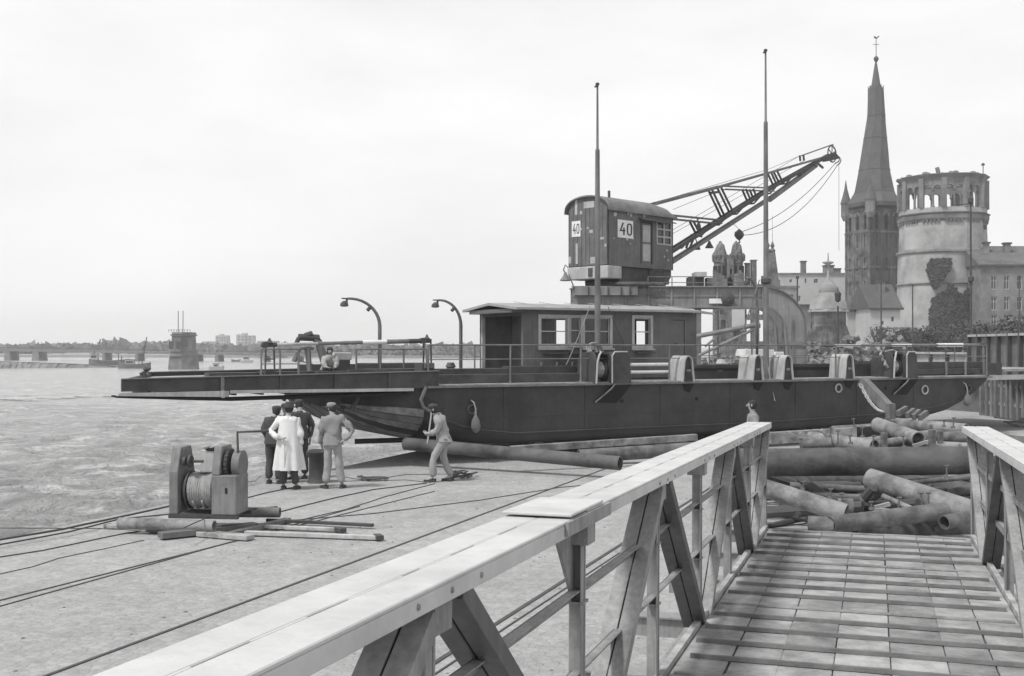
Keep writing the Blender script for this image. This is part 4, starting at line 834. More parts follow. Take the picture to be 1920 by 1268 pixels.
# deckhouse
def cabin():
    v0 = 1.35; dp = 2.6; X = lambda px, v=v0: SP(px, v).x; Z = lambda py, px=1100: SP(px, v0, py).z
    ub, uc = X(981), X(1306); ua = ub; ze0 = SP(899, v0, 575).z; ze1 = SP(1306, v0, 586).z; ze = min(ze0, ze1)-.02; zw = ze
    b = MB().box(ua, uc, v0+.02, v0+dp, DZ+.035, DZ+.09); c = obj('deckhouse', b, M['gdark'], ship)
    fn = lambda a, z, d: V((a, v0+d, z))
    win = [(X(1014), X(1063), 594, 647), (X(1070), X(1088), 595, 645), (X(1096), X(1143), 596, 647), (X(1189), X(1219), 596, 648)]
    hol = []
    for (a, e, y0, y1) in win: m_ = SP(0, v0, 0); hol.append((a, e, SP(1100, v0, y1).z, SP(1100, v0, y0).z))
    hol[0] = (hol[0][0], hol[0][1], SP(1040, v0, 647).z, SP(1040, v0, 596).z); hol[3] = (hol[3][0], hol[3][1], SP(1204, v0, 648).z, SP(1204, v0, 597).z)
    door = (X(1262), X(1284), DZ+.09, SP(1272, v0, 600).z)
    b = MB().wall(fn, ub, uc, DZ+.09, zw, hol+[door], .07); obj('front_wall', b, M['cabin'], c)
    for i in range(9):
        u = ub+(uc-ub)*(i+.5)/9
        if any(h[0]-.15 < u < h[1]+.15 for h in hol+[door]): continue
        b = MB().box(u-.03, u+.03, v0-.012, v0, DZ+.12, zw-.02); obj('wall_batten', b, M['cabin'], c)
    fb = lambda a, z, d: V((a, v0+dp-.07+d, z))
    bw_ = [(SF.on(1026, 620, 1, v0+dp).x, SF.on(1066, 620, 1, v0+dp).x), (SF.on(1190, 620, 1, v0+dp).x+.02, SF.on(1214, 620, 1, v0+dp).x)]
    bh = [(a, e, SF.on(1100, 649, 1, v0+dp).z-.0, SF.on(1100, 601, 1, v0+dp).z) for a, e in bw_]
    b = MB().wall(fb, ub-.01, uc, DZ+.09, zw+.1, bh, .07); obj('back_wall', b, M['cabin'], c)
    b = MB().box(uc-.07, uc, v0+.07, v0+dp-.07, DZ+.09, zw); obj('end_wall', b, M['cabin'], c)
    b = MB().box(ub+1.0, ub+1.07, v0+.07, v0+dp-.07, DZ+.09, zw); obj('porch_wall', b, M['cabin'], c)
    um = X(1150); b = MB().box(um, um+.05, v0+.07, v0+dp-.07, DZ+.09, zw); obj('partition', b, M['cabin'], c)
    # open porch at the river end: posts, lintel, boarded inner wall with a door
    b = MB().box(ub, ub+.1, v0+dp-.14, v0+dp+.02, DZ+.09, zw); obj('porch_post', b, M['gpale'], c)
    b = MB().box(ub-.012, ub+.08, v0-.012, v0+.09, DZ+.09, zw-.01); obj('corner_post', b, M['cabin'], c)
    b = MB().box(ub+.01, ub+.06, v0+.1, v0+dp-.15, zw-.14, zw-.01); obj('porch_lintel', b, M['gdark'], c)
    for k in range(6):
        v = v0+.1+(dp-.2)*k/6; b = MB().box(ub+.97, ub+.999, v, v+(dp-.2)/6-.02, DZ+.1, zw-.02); obj('porch_board', b, M['cabin'], c)
    b = MB().box(ub+.93, ub+.965, v0+1.0, v0+1.75, DZ+.1, DZ+1.85); obj('porch_door', b, M['gdark'], c)
    # window frames: casing proud of the wall, sash bars, glass in the left half
    for i, (a, e, z0, z1) in enumerate(hol):
        k = .085 if i != 1 else .05; q = MB(); q.wall(lambda s_, z, d: V((s_, v0-.03+d, z)), a-k, e+k, z0-k, z1+k, [(a, e, z0, z1)], .045); o = obj('window_casing', q, M['gpale'], c)
        q = MB(); f = .03; q.wall(lambda s_, z, d: V((s_, v0+.02+d, z)), a, e, z0, z1, [(a+f, e-f, z0+f, z0+(z1-z0)*.5-f/2), (a+f, e-f, z0+(z1-z0)*.5+f/2, z1-f)], .03); obj('sash', q, M['gpale'], o)
        q = MB().box(a-k-.03, e+k+.03, v0-.09, v0-.03, z0-k-.05, z0-k-.003); obj('sill', q, M['gpale'], o)
        if i == 1: q = MB().box(a, e, v0+.055, v0+.065, z0, z1); obj('pane', q, M['glass'], o)
        if i == 2: q = MB().box(a+.02, e-.02, v0+.055, v0+.065, z0+.02, z1-.02); obj('pane', q, M['glass'], o)
    q = MB(); a, e, z0, z1 = door; q.box(a+.015, e-.015, v0+.02, v0+.06, z0, z1-.015); o = obj('door', q, M['cabin'], c); q = MB().lathe([(.03, 0), (.03, .04)], c=(a+.1, v0-.0, 0), n=8); q.v = [V((a+.1+(p.x-a-.1), v0+.01-p.z, z0+.95+(p.y-v0))) for p in q.v]; obj('handle', q, M['iron'], o)
    # roof : slightly pitched felt, wide eaves
    a0 = ub-.4; a1 = SP(1340, v0-.35).x; zr0 = SF.on(879, 572, 1, v0-.35).z; zr1 = SF.on(1340, 583, 1, v0-.35).z
    zl, zh = zw+.0, zw+.22; s_ = []
    sect = lambda u, z: [(u, v0-.35, z), (u, v0+dp*.5, z+.17), (u, v0+dp+.35, z+.02), (u, v0+dp+.35, z-.05), (u, v0+dp*.5, z+.10), (u, v0-.35, z-.06)]
    L0 = sect(a0, ze+.06); L1 = sect(a0+.2, ze+.07); L2 = sect(a1-.5, ze+.06); L3 = sect(a1, ze-.0); vs_ = L0+L1+L2+L3
    b = MB().add(vs_, [(5,4,3,2,1,0), tuple(range(18, 24))]+[(j*6+i, j*6+(i+1)%6, (j+1)*6+(i+1)%6, (j+1)*6+i) for j in range(3) for i in range(6)]); r = obj('roof', b, M['roof'], c)
    n = 8
    for k in range(1, n): u = a0+(a1-a0)*k/n; b = MB(); b.beam((u, v0-.36, ze+.105), (u, v0+dp*.5, ze+.275), .03, .012); obj('felt_seam', b, M['roof'], r)
    b = MB(); b.ext([(a0+.05, v0-.01, ze-.06), (a1-.5, v0-.01, ze-.06), (a1-.5, v0-.01, ze+.05), (a0+.05, v0-.01, ze+.05)], (0, dp, 0)); obj('ceiling', b, M['cabin'], r)
    # small shelf and levers below the windows
    for (p0, p1, y) in ((1018, 1058, 662), (1066, 1092, 662), (1190, 1222, 661)):
        b = MB().box(X(p0), X(p1), v0-.2, v0-.01, Z(y+2), Z(y)); obj('shelf', b, M['iron'], c)
    for k in range(4): u = X(1005+k*29); b = MB().tube((u, v0-.25, DZ+.05), (u, v0-.3, DZ+.55), .03, 6); obj('pipe_stub', b, M['gmid'], c)
cabin()
# housings at the near gunwale
def housing(px0, px1, ptop, pbot):
    """long arched cover athwart the deck, open dark end overhanging the side, gusset below"""
    u1 = SP(px1, -.06).x; u0 = u1-.30; zt = SP(px1-8, -.06, ptop).z; zb = DZ-.02; va = -.06; vb = .62
    r = .15; out_, inn = [], []
    for k in range(9): a = math.pi*k/8; out_.append(((u0+u1)/2-.15*math.cos(a), zt-.22+.22*math.sin(a)))
    out_ = [(u0-.06, zb)]+out_+[(u1+.06, zb)]; cx_ = (u0+u1)/2
    inn = [(cx_+(p[0]-cx_)*.82, zb+(p[1]-zb)*.96 if i not in (0, len(out_)-1) else zb) for i, p in enumerate(out_)]
    b = MB(); n = len(out_); vs_ = [(p[0], va, p[1]) for p in out_]+[(p[0], vb, p[1]) for p in out_]+[(p[0], va, p[1]) for p in inn]+[(p[0], vb, p[1]) for p in inn]
    fs = []
    for i in range(n-1): fs += [(i, i+1, n+i+1, n+i), (2*n+i, 3*n+i, 3*n+i+1, 2*n+i+1), (i, 2*n+i, 2*n+i+1, i+1), (n+i, n+i+1, 3*n+i+1, 3*n+i)]
    b.add(vs_, fs); h = obj('roller_housing', b, M['gpale'], ship, smooth=2)
    b = MB(); b.ext([(p[0], va+.07, p[1]) for p in inn], (0, .03, 0)); obj('inner_plate', b, M['gdark'], h)
    b = MB().ext([(u0-.02, -.06, DZ-.02), (u1+.06, -.06, DZ-.02), (u1-.1, -.012, DZ-.30), (u0+.04, -.012, DZ-.24)], (0, .03, 0)); b.ext([(u0-.02, -.06, DZ-.03), (u1+.06, -.06, DZ-.03), (u1+.06, .0, DZ-.03), (u0-.02, .0, DZ-.03)], (0, 0, .03)); obj('bracket', b, M['black'], h)
    b = MB().tube((cx_-.07, va+.05, DZ+.3), (cx_+.07, va+.05, DZ+.3), .05, 8); obj('roller', b, M['gmid'], h)
for a in ((1262, 1300, 667, 712), (1394, 1430, 665, 709), (1450, 1486, 666, 707), (1567, 1601, 664, 706)): housing(*a)
# windlasses
def windlass(px0, pxm, px1, ptop, rope=True):
    u0, um, u1 = SP(px0, -.1).x, SP(pxm, -.1).x, SP(px1, -.1).x; zt = SP(px1, -.1, ptop).z; vb = .95
    t = None
    def plate(u, th, nm, m):
        pr = [(-.1, DZ-.02), (-.1, zt-.22), (-.02, zt-.06), (.12, zt), (.55, zt), (.72, zt-.08), (.8, zt-.3), (.8, DZ)]
        b = MB().ext([(u, v, z) for v, z in pr], (th, 0, 0)); return obj(nm, b, M[m], ship if t is None else t)
    t = plate(u0, .06, 'windlass', 'gdark'); 
    # broad dark casing with rounded shoulders, seen from the quay
    pr = [(um, DZ-.02), (um, zt-.1), (um+.08, zt), (u1-.12, zt), (u1-.02, zt-.1), (u1+.03, DZ-.02)]
    b = MB().ext([(u, -.12, z) for u, z in pr], (0, .95, 0)); obj('casing', b, M['gdark'], t, bevel=.02)
    b = MB().path([(um+.0, -.13, DZ), (um, -.13, zt-.1), (um+.08, -.13, zt+.005), (u1-.12, -.13, zt+.005)], .022, 5); obj('edge_strip', b, M['gpale'], t)
    b = MB().path([(u0+.02, -.13, DZ), (u0+.05, -.13, zt-.28), (u0+.12, -.11, zt-.08), (u0+.25, .0, zt)], .028, 5); obj('edge_strip', b, M['gpale'], t)
    b = MB().tube((u0+.06, .3, DZ+.36), (um, .3, DZ+.36), .16, 14); b.tube((u0+.1, .3, DZ+.36), (u0+.14, .3, DZ+.36), .27, 16); b.tube((um-.08, .3, DZ+.36), (um-.04, .3, DZ+.36), .27, 16); obj('drum', b, M['iron'], t, smooth=2)
    b = MB()
    for k in range(7): uu = u0+.16+(um-u0-.28)*k/6; b.path([(uu, .3+.2*math.cos(a*.524), DZ+.36+.2*math.sin(a*.524)) for a in range(13)], .03, 5)
    obj('rope_coil', b, M['rope'], t)
    b = MB().ext([(u0+.06, .05, zt-.03), (um, .05, zt-.03), (um, .45, zt-.03), (u0+.06, .45, zt-.03)], (0,0,.03)); obj('top_tie', b, M['gdark'], t)
    # guide board below, against the side
    b = MB().ext([(um+.1, -.13, DZ-.04), (u1+.02, -.13, DZ-.04), (u1-.38, -.03, DZ-.52), (um-.5, -.03, DZ-.5)], (0, .04, 0)); obj('guide_board', b, M['black'], t)
    b = MB().path([(um+.08, -.14, DZ-.02), (um-.02, -.13, DZ-.14), (um-.48, -.05, DZ-.5)], .022, 5); obj('edge_strip', b, M['gmid'], t)
    if rope:
        for k in range(3):
            b = MB(); c = V((u0+.12+k*.14, .25+.1*k, zt+.02)); b.path([c+V((.2*math.cos(a*.35)*(.7+.1*k), .05*math.sin(a), .19*math.sin(a*.35)+.03)) for a in range(-1, 11)], .022, 6); obj('rope_loop', b, M['rope'], t)
windlass(1116, 1147, 1182, 660); windlass(1674, 1699, 1720, 660, False)
b = MB(); p = SP(1664, .1, 690); b.path([p+V((.05*math.sin(k*2.1), .03*k, .05*k)) for k in range(13)], .05, 6); b.path([p+V((.1, .4, -.1)), p+V((.15, .42, .25)), p+V((.4, .45, .5)), p+V((.7, .45, .55)), p+V((1.1, .45, .42))], .03, 6); obj('rope_bundle', b, M['rope'], ship)
# striped barriers
def barrier(px0, px1, py0, py1, v, segs, posts, name):
    a = SF.on(px0, py0, 1, v); c = SF.on(px1, py1, 1, v); t = None
    for i, (f0, f1, m_, r) in enumerate(segs):
        b = MB().tube(a.lerp(c, f0), a.lerp(c, f1), r, 10)
        if t is None: t = obj(name, b, M[m_], ship)
        else: obj('boom_band', b, M[m_], t)
    for (px, zf) in posts:
        f = (px-px0)/(px1-px0); p = a.lerp(c, f); b = MB()
        for dx in (-.12, .12): b.tube((p.x+dx, v-.03, zf), (p.x+dx*.8, v-.03, p.z+.05), .022, 6)
        for dz in (.2, .5): b.beam((p.x-.13, v-.03, zf+dz), (p.x+.13, v-.03, zf+dz), .03, .03)
        obj('barrier_post', b, M['gdark'], t)
        b = MB(); b.lathe([(.05, 0), (.09, .03), (.04, .09), (.02, .14)], c=(p.x, v, p.z+.02), n=8); b.tube((p.x-.12, v-.08, p.z), (p.x-.12, v+.08, p.z), .08, 10); obj('pivot', b, M['iron'], t)
barrier(499, 806, 647, 639, 1.4, [(0, .06, 'gdark', .055), (.06, .3, 'gpale', .04), (.3, .45, 'gmid', .045), (.45, .57, 'gmid', .05), (.57, .72, 'white', .055), (.72, .86, 'gmid', .06), (.86, 1, 'gdark', .062)], ((505, 2.1), (800, 1.95)), 'barrier_boom')
barrier(1540, 1850, 648, 647, 4.6, [(0, .07, 'gdark', .05), (.07, .22, 'white', .04), (.22, .4, 'gmid', .045), (.4, .52, 'white', .05), (.52, .68, 'gmid', .055), (.68, .84, 'white', .075), (.84, .94, 'gmid', .06), (.94, 1, 'iron', .06)], ((1842, 1.95),), 'barrier_boom')
# rails on the ramp
for (p0, p1, py, v, n) in ((490, 560, 655, 1.1, 3), (668, 800, 655, 1.2, 4)):
    a = SF.on(p0, py, 1, v); c = SF.on(p1, py, 1, v); b = MB().tube(a, c, .022, 6); b.tube(a-V((0,0,.35)), c-V((0,0,.35)), .014, 6); r = obj('railing', b, M['gmid'], ship)
    for i in range(n): p = a.lerp(c, i/(n-1)); b = MB().tube((p.x, v, 2.1), (p.x, v, p.z), .024, 6); obj('stanchion', b, M['gmid'], r)
# ramp hoist: engine box, curved jib, chain block
def hoist():
    v = 2.6; Q = lambda px, py: SF.on(px, py, 1, v); a, c = Q(626, 698), Q(657, 661); b = MB(); b.box(a.x, c.x, v, v+.7, 2.08, c.z-.08)
    h = obj('engine_box', b, M['gdark'], ship, bevel=.02); b = MB(); b.ext([(a.x-.12, v-.03, c.z-.2), (c.x+.03, v-.03, c.z-.2), (c.x+.03, v-.03, c.z), (a.x, v-.03, c.z)], (0, .8, 0)); obj('engine_hood', b, M['gpale'], h, bevel=.02)
    pts = [Q(614, 698), Q(606, 668), Q(598, 644), Q(588, 634), Q(572, 632)]; b = MB().path(pts, .09, 8, [.12, .12, .1, .08, .06]); obj('davit', b, M['gmid'], ship, smooth=True)
    b = MB(); p = Q(578, 634); b.tube(p+V((-.25,0,.02)), p+V((.28,0,.0)), .09, 8); b.tube(p+V((-.25,0,0)), p+V((-.32,0,-.16)), .06, 6); b.tube(p+V((-.08,0,.05)), p+V((.1,0,.11)), .08, 8); b.tube(p+V((.2,.0,.05)), p+V((.33,0,-.1)), .05, 6); obj('davit_head', b, M['iron'], ship)
    b = MB().path([Q(551, 677), Q(556, 662), Q(566, 654), Q(578, 652), Q(588, 654)], .035, 6); b.tube(Q(551, 678), Q(556, 666), .07, 6); b.tube(Q(578, 652), Q(581, 699), .06, 6); b.tube(Q(572, 655), Q(578, 697), .025, 6); b.path([Q(560, 674), Q(572, 680), Q(588, 684)], .015, 5); obj('hand_winch', b, M['gmid'], ship)
hoist()
# small bits : bollards on the far deck, bell
for px, py, v, r, h in ((845, 690, 5.0, .12, .5), (1352, 685, 4.5, .14, .55)):
    u = SP(px, v).x; b = MB().lathe([(r, DZ), (r, DZ+h*.7), (r*1.3, DZ+h*.75), (r*.8, DZ+h)], c=(u, v, 0), n=12); obj('bollard', b, M['gdark' if px < 1000 else 'gpale'], ship, smooth=2)
for (p0, p1, y0, y1, v) in ((1398, 1432, 655, 668, 2.6), (1436, 1452, 656, 668, 2.6), (1454, 1470, 660, 672, 2.8)):
    dbox(p0, p1, y0, y1, v, .5, 'white', 'white_locker')
# side fenders hanging from the hull
for px, y0, y1, nm in ((892, 778, 812, 'rope fender hanging at the near end of the ferry side'), (1814, 738, 762, 'rope fender hanging at the far end of the ferry side')):
    p = SF.on(px, y0, 1, -.14); q = SF.on(px, y1, 1, -.14); h = p.z-q.z; b = MB().lathe([(.02, 0), (.09, h*.1), (.125, h*.35), (.10, h*.7), (.03, h), (.02, h+.15)], c=(0,0,0), n=10)
    b.v = [SF.w((v_.x+q.x, v_.y-.14, v_.z+q.z)) for v_ in b.v]; k = MB().path([SF.w((q.x, -.14, q.z+h+.13)), SF.w((q.x-.03, -.1, q.z+h+.3)), SF.w((q.x-.08, -.03, q.z+h+.36))], .02, 5)
    t = thing('fender', nm, 'fender', SF.w((q.x, -.14, q.z))); obj('fender_body', b, M['gmid'], t, True, smooth=True); obj('lanyard', k, M['rope'], t, True)
# ================================================================== PORTAL CRANE
def crane():
    Y = 50; X = lambda px, y=Y: P(px, 650, y).x; Z = lambda py, y=Y: P(960, py, y).z
    ck = P(1178, 650, 50.6); t = thing('portal_crane', 'riveted portal quay crane numbered 40 with long lattice jib', 'crane', (X(1090), Y, 0))
    # portal
    g = MB(); zt, zb = Z(541), Z(577)
    for yy in (Y-.9, Y+.9): g.box(X(1072), X(1425), yy-.06, yy+.06, zb, zt)
    p = obj('portal_girder', g, M['portal'], t, True)
    q = MB()
    for yy in (Y-.9, Y+.9):
        for z in (zb-.04, zt): q.box(X(1070), X(1425), yy-.2, yy+.2, z, z+.05)
    q.box(X(1072), X(1425), Y-1.0, Y-.95, (zt+zb)/2+.02, (zt+zb)/2+.06); obj('flange', q, M['portal'], p, True)
    for i in range(9):
        x = X(1085+i*42); q = MB().box(x-.04, x+.04, Y-1.02, Y-.96, zb, zt); obj('web_stiffener', q, M['portal'], p, True)
    # curved leg at the right
    for yy in (Y-.9, Y+.9):
        q = MB(); R0 = X(1500)-X(1425); o0 = []; i0 = []; w0 = zt-zb
        cxx, czz = X(1425), zt-R0
        for k in range(13): a = math.pi/2*k/12; o0.append((cxx+R0*math.sin(a), czz+R0*math.cos(a))); ri = R0-w0*1.02-.0*a; i0.append((cxx+ri*math.sin(a), czz+ri*math.cos(a)))
        o0.append((X(1500), 0.4)); i0.append((X(1500)-w0*.75, 0.4)); n = len(o0)
        vs_ = [(x, yy-.07, z) for x, z in o0]+[(x, yy-.07, z) for x, z in i0]+[(x, yy+.07, z) for x, z in o0]+[(x, yy+.07, z) for x, z in i0]; fs = []
        for i in range(n-1): fs += [(i, i+1, n+i+1, n+i), (2*n+i, 3*n+i, 3*n+i+1, 2*n+i+1), (i, 2*n+i, 2*n+i+1, i+1), (n+i, n+i+1, 3*n+i+1, 3*n+i)]
        fs += [(n-1, 2*n-1, 4*n-1, 3*n-1), (0, n, 3*n, 2*n)]; q.add(vs_, fs); o = obj('portal_leg', q, M['portal'], t, True)
        q = MB(); vs_ = [(x+.03*(i/n), yy-.16, z+.02) for i, (x, z) in enumerate(o0)]+[(x+.03*(i/n), yy+.16, z+.02) for i, (x, z) in enumerate(o0)]
        q.add(vs_+[V(v_)-V((.04, 0, .04)) for v_ in vs_], [(i, i+1, n+i+1, n+i) for i in range(n-1)]+[(2*n+i, 3*n+i, 3*n+i+1, 2*n+i+1) for i in range(n-1)]+[(i, 2*n+i, 2*n+i+1, i+1) for i in range(n-1)]+[(n+i, n+i+1, 3*n+i+1, 3*n+i) for i in range(n-1)]); obj('leg_flange', q, M['gmid'], o, True)
        q = MB(); vs_ = [(x, yy-.13, z-.02) for i, (x, z) in enumerate(i0)]+[(x, yy+.13, z-.02) for i, (x, z) in enumerate(i0)]; q.add(vs_+[V(v_)-V((.03, 0, .03)) for v_ in vs_], [(i, i+1, n+i+1, n+i) for i in range(n-1)]+[(2*n+i, 3*n+i, 3*n+i+1, 2*n+i+1) for i in range(n-1)]+[(i, 2*n+i, 2*n+i+1, i+1) for i in range(n-1)]); obj('leg_flange', q, M['portal'], o, True)
        q = MB().box(X(1500)-w0*.85, X(1500)+.05, yy-.12, yy-.07, 2.9, 3.1); q.box(X(1478)-.08, X(1478)+.02, yy-.11, yy-.07, .5, Z(600)); obj('leg_rib', q, M['gmid'], o, True)
    # left legs
    for yy in (Y-.9, Y+.9):
        for xx in (1085, 1300):
            if xx == 1300 : continue
            q = MB().box(X(xx)-.3, X(xx)+.3, yy-.1, yy+.1, .4, zb); obj('portal_leg', q, M['portal'], t, True)
    q = MB().box(X(1296), X(1308), Y-.98, Y-.8, zb-4.4, zb); obj('portal_leg', q, M['gmid'], t, True)
    for xx in (1085, 1488):
        q = MB().box(X(xx)-.35, X(xx)+.35, Y-1.6, Y+1.6, .25, .5); o = obj('bogie', q, M['gdark'], t, True)
        for yy in (-1.2, 1.2): q = MB().tube((X(xx)-.08, Y+yy, .26), (X(xx)+.08, Y+yy, .26), .25, 16); obj('wheel', q, M['iron'], o, True)
    for (a, c, r) in (((1306, 631), (1425, 608), .1), ((1310, 667), (1425, 612), .065), ((1322, 650), (1352, 625), .05)):
        q = MB().tube(P(a[0], a[1], Y-1.2), P(c[0], c[1], Y-1.2), r, 8); obj('brace', q, M['portal'], t, True)
    # girder furniture: sign, box, ring, railing, lockers
    q = MB().box(X(1322), X(1346), Y-1.08, Y-1.04, Z(571), Z(562)); obj('sign_plate', q, M['white'], t, True)
    q = MB().lathe([(.22, 0), (.3, .12), (.1, .2)], n=10); q.v = [V((X(1356)+v_.x, Y-1.0-v_.z, Z(563)+v_.y)) for v_ in q.v]; obj('buffer', q, M['iron'], t, True)
    q = MB()
    for px in (1215, 1260, 1300, 1340, 1375, 1410): q.beam(P(px, 541, Y-1.0), P(px, 519, Y-1.0), .04, .04)
    q.beam(P(1215, 519, Y-1), P(1410, 519, Y-1), .035, .035); q.beam(P(1215, 530, Y-1), P(1410, 530, Y-1), .03, .03); obj('walkway_railing', q, M['gmid'], t, True)
    q = MB(); q.box(X(1288), X(1316), Y-.6, Y+.2, zt+.05, Z(521)); o = obj('locker', q, M['gdark'], t, True); q = MB().box(X(1299), X(1320), Y-.75, Y+.3, Z(521), Z(512)); obj('locker', q, M['gpale'], t, True)
    q = MB().box(X(1322), X(1335), Y-.5, Y+.1, zt+.05, Z(522)); obj('locker', q, M['gmid'], t, True)
    # curb ring and machinery under the house
    q = MB(); q.lathe([(1.55, Z(541)), (1.62, Z(536)), (1.5, Z(531))], c=(ck.x, Y+.3, 0), n=32); obj('slewing_ring', q, M['gdark'], t, True)
    q = MB(); q.box(X(1075), X(1190), Y-1.25, Y+1.2, Z(556), Z(540)); obj('crane_base', q, M['portal'], t, True)
    for px in (1100, 1120, 1136, 1160, 1176): q = MB().box(X(px)-.03, X(px)+.03, Y-1.3, Y-1.25, Z(556), Z(541)); obj('base_rib', q, M['gdark'], t, True)
    # cables and steps by the base
    q = MB()
    for k in range(9): q.path(sag(P(1205+k*5, 540+random.uniform(-2,8), Y-1.2), P(1222+k*3, 556+random.uniform(-4,4), Y-1.25), .05, 6), .035, 5)
    obj('cable_bundle', q, M['iron'], t, True)
    # house, turned on the ring
    A = 45; cp = P(1140, 650, 48.6); fr = Fr((cp.x, cp.y, 0), rz(A)); Q = lambda px, py, b_: fr.on(px, py, 1, b_)
    wq = lambda a, b_, z: fr.w((a, b_, z))
    h = thing('x', 'x', 'x'); bpy.data.objects.remove(h)
    # local: a along the jib, b across (0 = near side), z up
    La = Q(1262, 450, 0).x; W_ = 0.0
    o, d = fr.ray(1066, 450); W_ = (o + d*(-o.x/d.x)).y      # left end plane a=0
    z0 = Q(1140, 497.5, 0).z; z1 = Q(1140, 391, 0).z
    ch = bpy.data.objects.new('crane_house', None); COL.objects.link(ch); ch.parent = t; ch.matrix_parent_inverse = WM[t.name].inverted(); ch.matrix_world = fr.M(); WM[ch.name] = fr.M()
    fn = lambda a, z, d: V((a, d, z)); dr = (Q(1203, 450, 0).x, Q(1222, 450, 0).x, Q(1210, 494, 0).z, Q(1212, 418, 0).z); wn = (Q(1231, 440, 0).x, Q(1258, 440, 0).x, Q(1245, 459, 0).z, Q(1245, 417, 0).z)
    b = MB().wall(fn, 0, La, z0, z1, [dr, wn], .08); obj('house_side', b, M['crane'], ch)
    b = MB().wall(lambda a, z, d: V((La-a, W_-d, z)), 0, La, z0, z1, [], .08); obj('house_side', b, M['crane'], ch)
    b = MB().wall(lambda a, z, d: V((La-d, a, z)), 0, W_, z0, z1, [(W_*.3, W_*.7, z0+.3, z1-.5)], .08); obj('house_front', b, M['crane'], ch)
    # rear end with arched top
    arch = [(0, z0)]+[(W_*(.5-.5*math.cos(math.pi*k/10)), z1+.62*math.sin(math.pi*k/10)**.8) for k in range(11)]+[(W_, z0)]
    b = MB().ext([(0, y, z) for y, z in arch], (.08, 0, 0)); obj('house_end', b, M['crane'], ch)
    for k in range(9): y = .05+(W_-.1)*k/9; b = MB().box(-.02, 0, y, y+(W_-.1)/9-.02, z0+.05, z1-.02+.5*math.sin(math.pi*(k+.5)/9)**.8); obj('end_board', b, M['crane'], ch)
    # barrel roof
    b = MB(); ra = [(W_*(.5-.56*math.cos(math.pi*k/12)), z1-.02+.68*math.sin(math.pi*k/12)**.8) for k in range(13)]; rb = [(y*(.94)+W_*.03, z-.07) for y, z in ra]; n = 13
    vs_ = []
    for (a, s_) in ((-.14, 1), (La*.75, 1), (La*.92, .8), (La+.15, .12)):
        vs_ += [(a, y, z1-.02+(z-z1+.02)*s_) for y, z in ra]
    m_ = len(vs_); fs = [(j*n+i, j*n+i+1, (j+1)*n+i+1, (j+1)*n+i) for j in range(3) for i in range(n-1)]; b.add(vs_+[V(v_)-V((0,0,.06)) for v_ in vs_], fs+[tuple(m_+x for x in f[::-1]) for f in fs]+[(i, m_+i, m_+i+1, i+1) for i in range(n-1)]+[(j*n, (j+1)*n, m_+(j+1)*n, m_+j*n) for j in range(3)]+[(3*n+i, 3*n+i+1, m_+3*n+i+1, m_+3*n+i) for i in range(n-1)])
    obj('house_roof', b, M['crane2'], ch, smooth=2)
    b = MB().tube((La*.12, .4, z1+.4), (La*.12, .4, Q(1136, 357, .4).z), .06, 8); obj('stove_pipe', b, M['iron'], ch)
    # door, panels, window
    b = MB().box(dr[0]+.02, dr[1]-.02, .02, .06, dr[2], dr[3]-.02); o = obj('door', b, M['crane'], ch); zm = (dr[2]+dr[3])/2
    for (za, zb_) in ((dr[2]+.1, zm-.05), (zm+.05, dr[3]-.1)): b = MB().box(dr[0]+.1, dr[1]-.1, .005, .02, za, zb_); obj('door_panel', b, M['gpale'], o)
    b = MB(); b.wall(lambda a, z, d: V((a, -.02+d, z)), dr[0]-.08, dr[1]+.08, dr[2]-.02, dr[3]+.08, [(dr[0], dr[1], dr[2]-.03, dr[3])], .05); obj('door_frame', b, M['gdark'], ch)
    ww, hh = wn[1]-wn[0], wn[3]-wn[2]; hs = [(wn[0]+ww*(i/2)+.04, wn[0]+ww*((i+1)/2)-.04, wn[2]+hh*j/3+.035, wn[2]+hh*(j+1)/3-.035) for i in range(2) for j in range(3)]
    b = MB().wall(lambda a, z, d: V((a, -.03+d, z)), wn[0]-.02, wn[1]+.02, wn[2]-.02, wn[3]+.02, hs, .05); o = obj('cab_window', b, M['gpale'], ch); b = MB().box(wn[0], wn[1], .03, .04, wn[2], wn[3]); obj('pane', b, M['glass'], o)
    b = MB(); b.ext([(Q(1197, 410, 0).x, -.02, dr[3]+.16), (Q(1258, 410, 0).x, -.02, dr[3]+.16), (Q(1258, 410, 0).x, -.32, dr[3]+.06), (Q(1197, 410, 0).x, -.32, dr[3]+.06)], (0,0,.04)); obj('door_hood', b, M['gdark'], ch)
    # skirt
    b = MB(); zs = Q(1100, 519, 0).z; b.box(-.06, .9, -.03, W_+.03, zs, z0-.005); obj('counterweight', b, M['gpale'], ch, bevel=.03); b = MB().box(-.1, -.06, W_*.36, W_*.46, zs+.1, z0-.08); obj('coupling', b, M['iron'], ch)
    b = MB().box(.92, La-.1, .15, W_-.15, zs-.1, z0-.005); obj('underframe', b, M['gdark'], ch); b = MB(); b.ext([(La-.6, .1, z0), (La-.02, .1, z0), (La-.02, .1, z0-.3), (La-.5, .1, zs-.25), (La-1.6, .1, zs-.25), (La-1.6, .1, z0)], (0, W_-.2, 0)); obj('underframe', b, M['gdark'], ch)
    for k in range(4): a = .7+k*.85; b = MB().tube((a, .5, zs-.18), (a, W_-.5, zs-.18), .17, 12); obj('slewing_roller', b, M['iron'], ch)
    b = MB(); 
    for k in range(5): a = La*.6+k*.02; z = z0-.1-k*.17; b.box(a, a+.7, -.28, -.24, z, z+.04)
    b.beam((La*.6, -.26, z0), (La*.6+.1, -.26, zs-.35), .04, .04); b.beam((La*.6+.72, -.26, z0), (La*.6+.8, -.26, zs-.35), .04, .04); obj('ladder', b, M['iron'], ch)
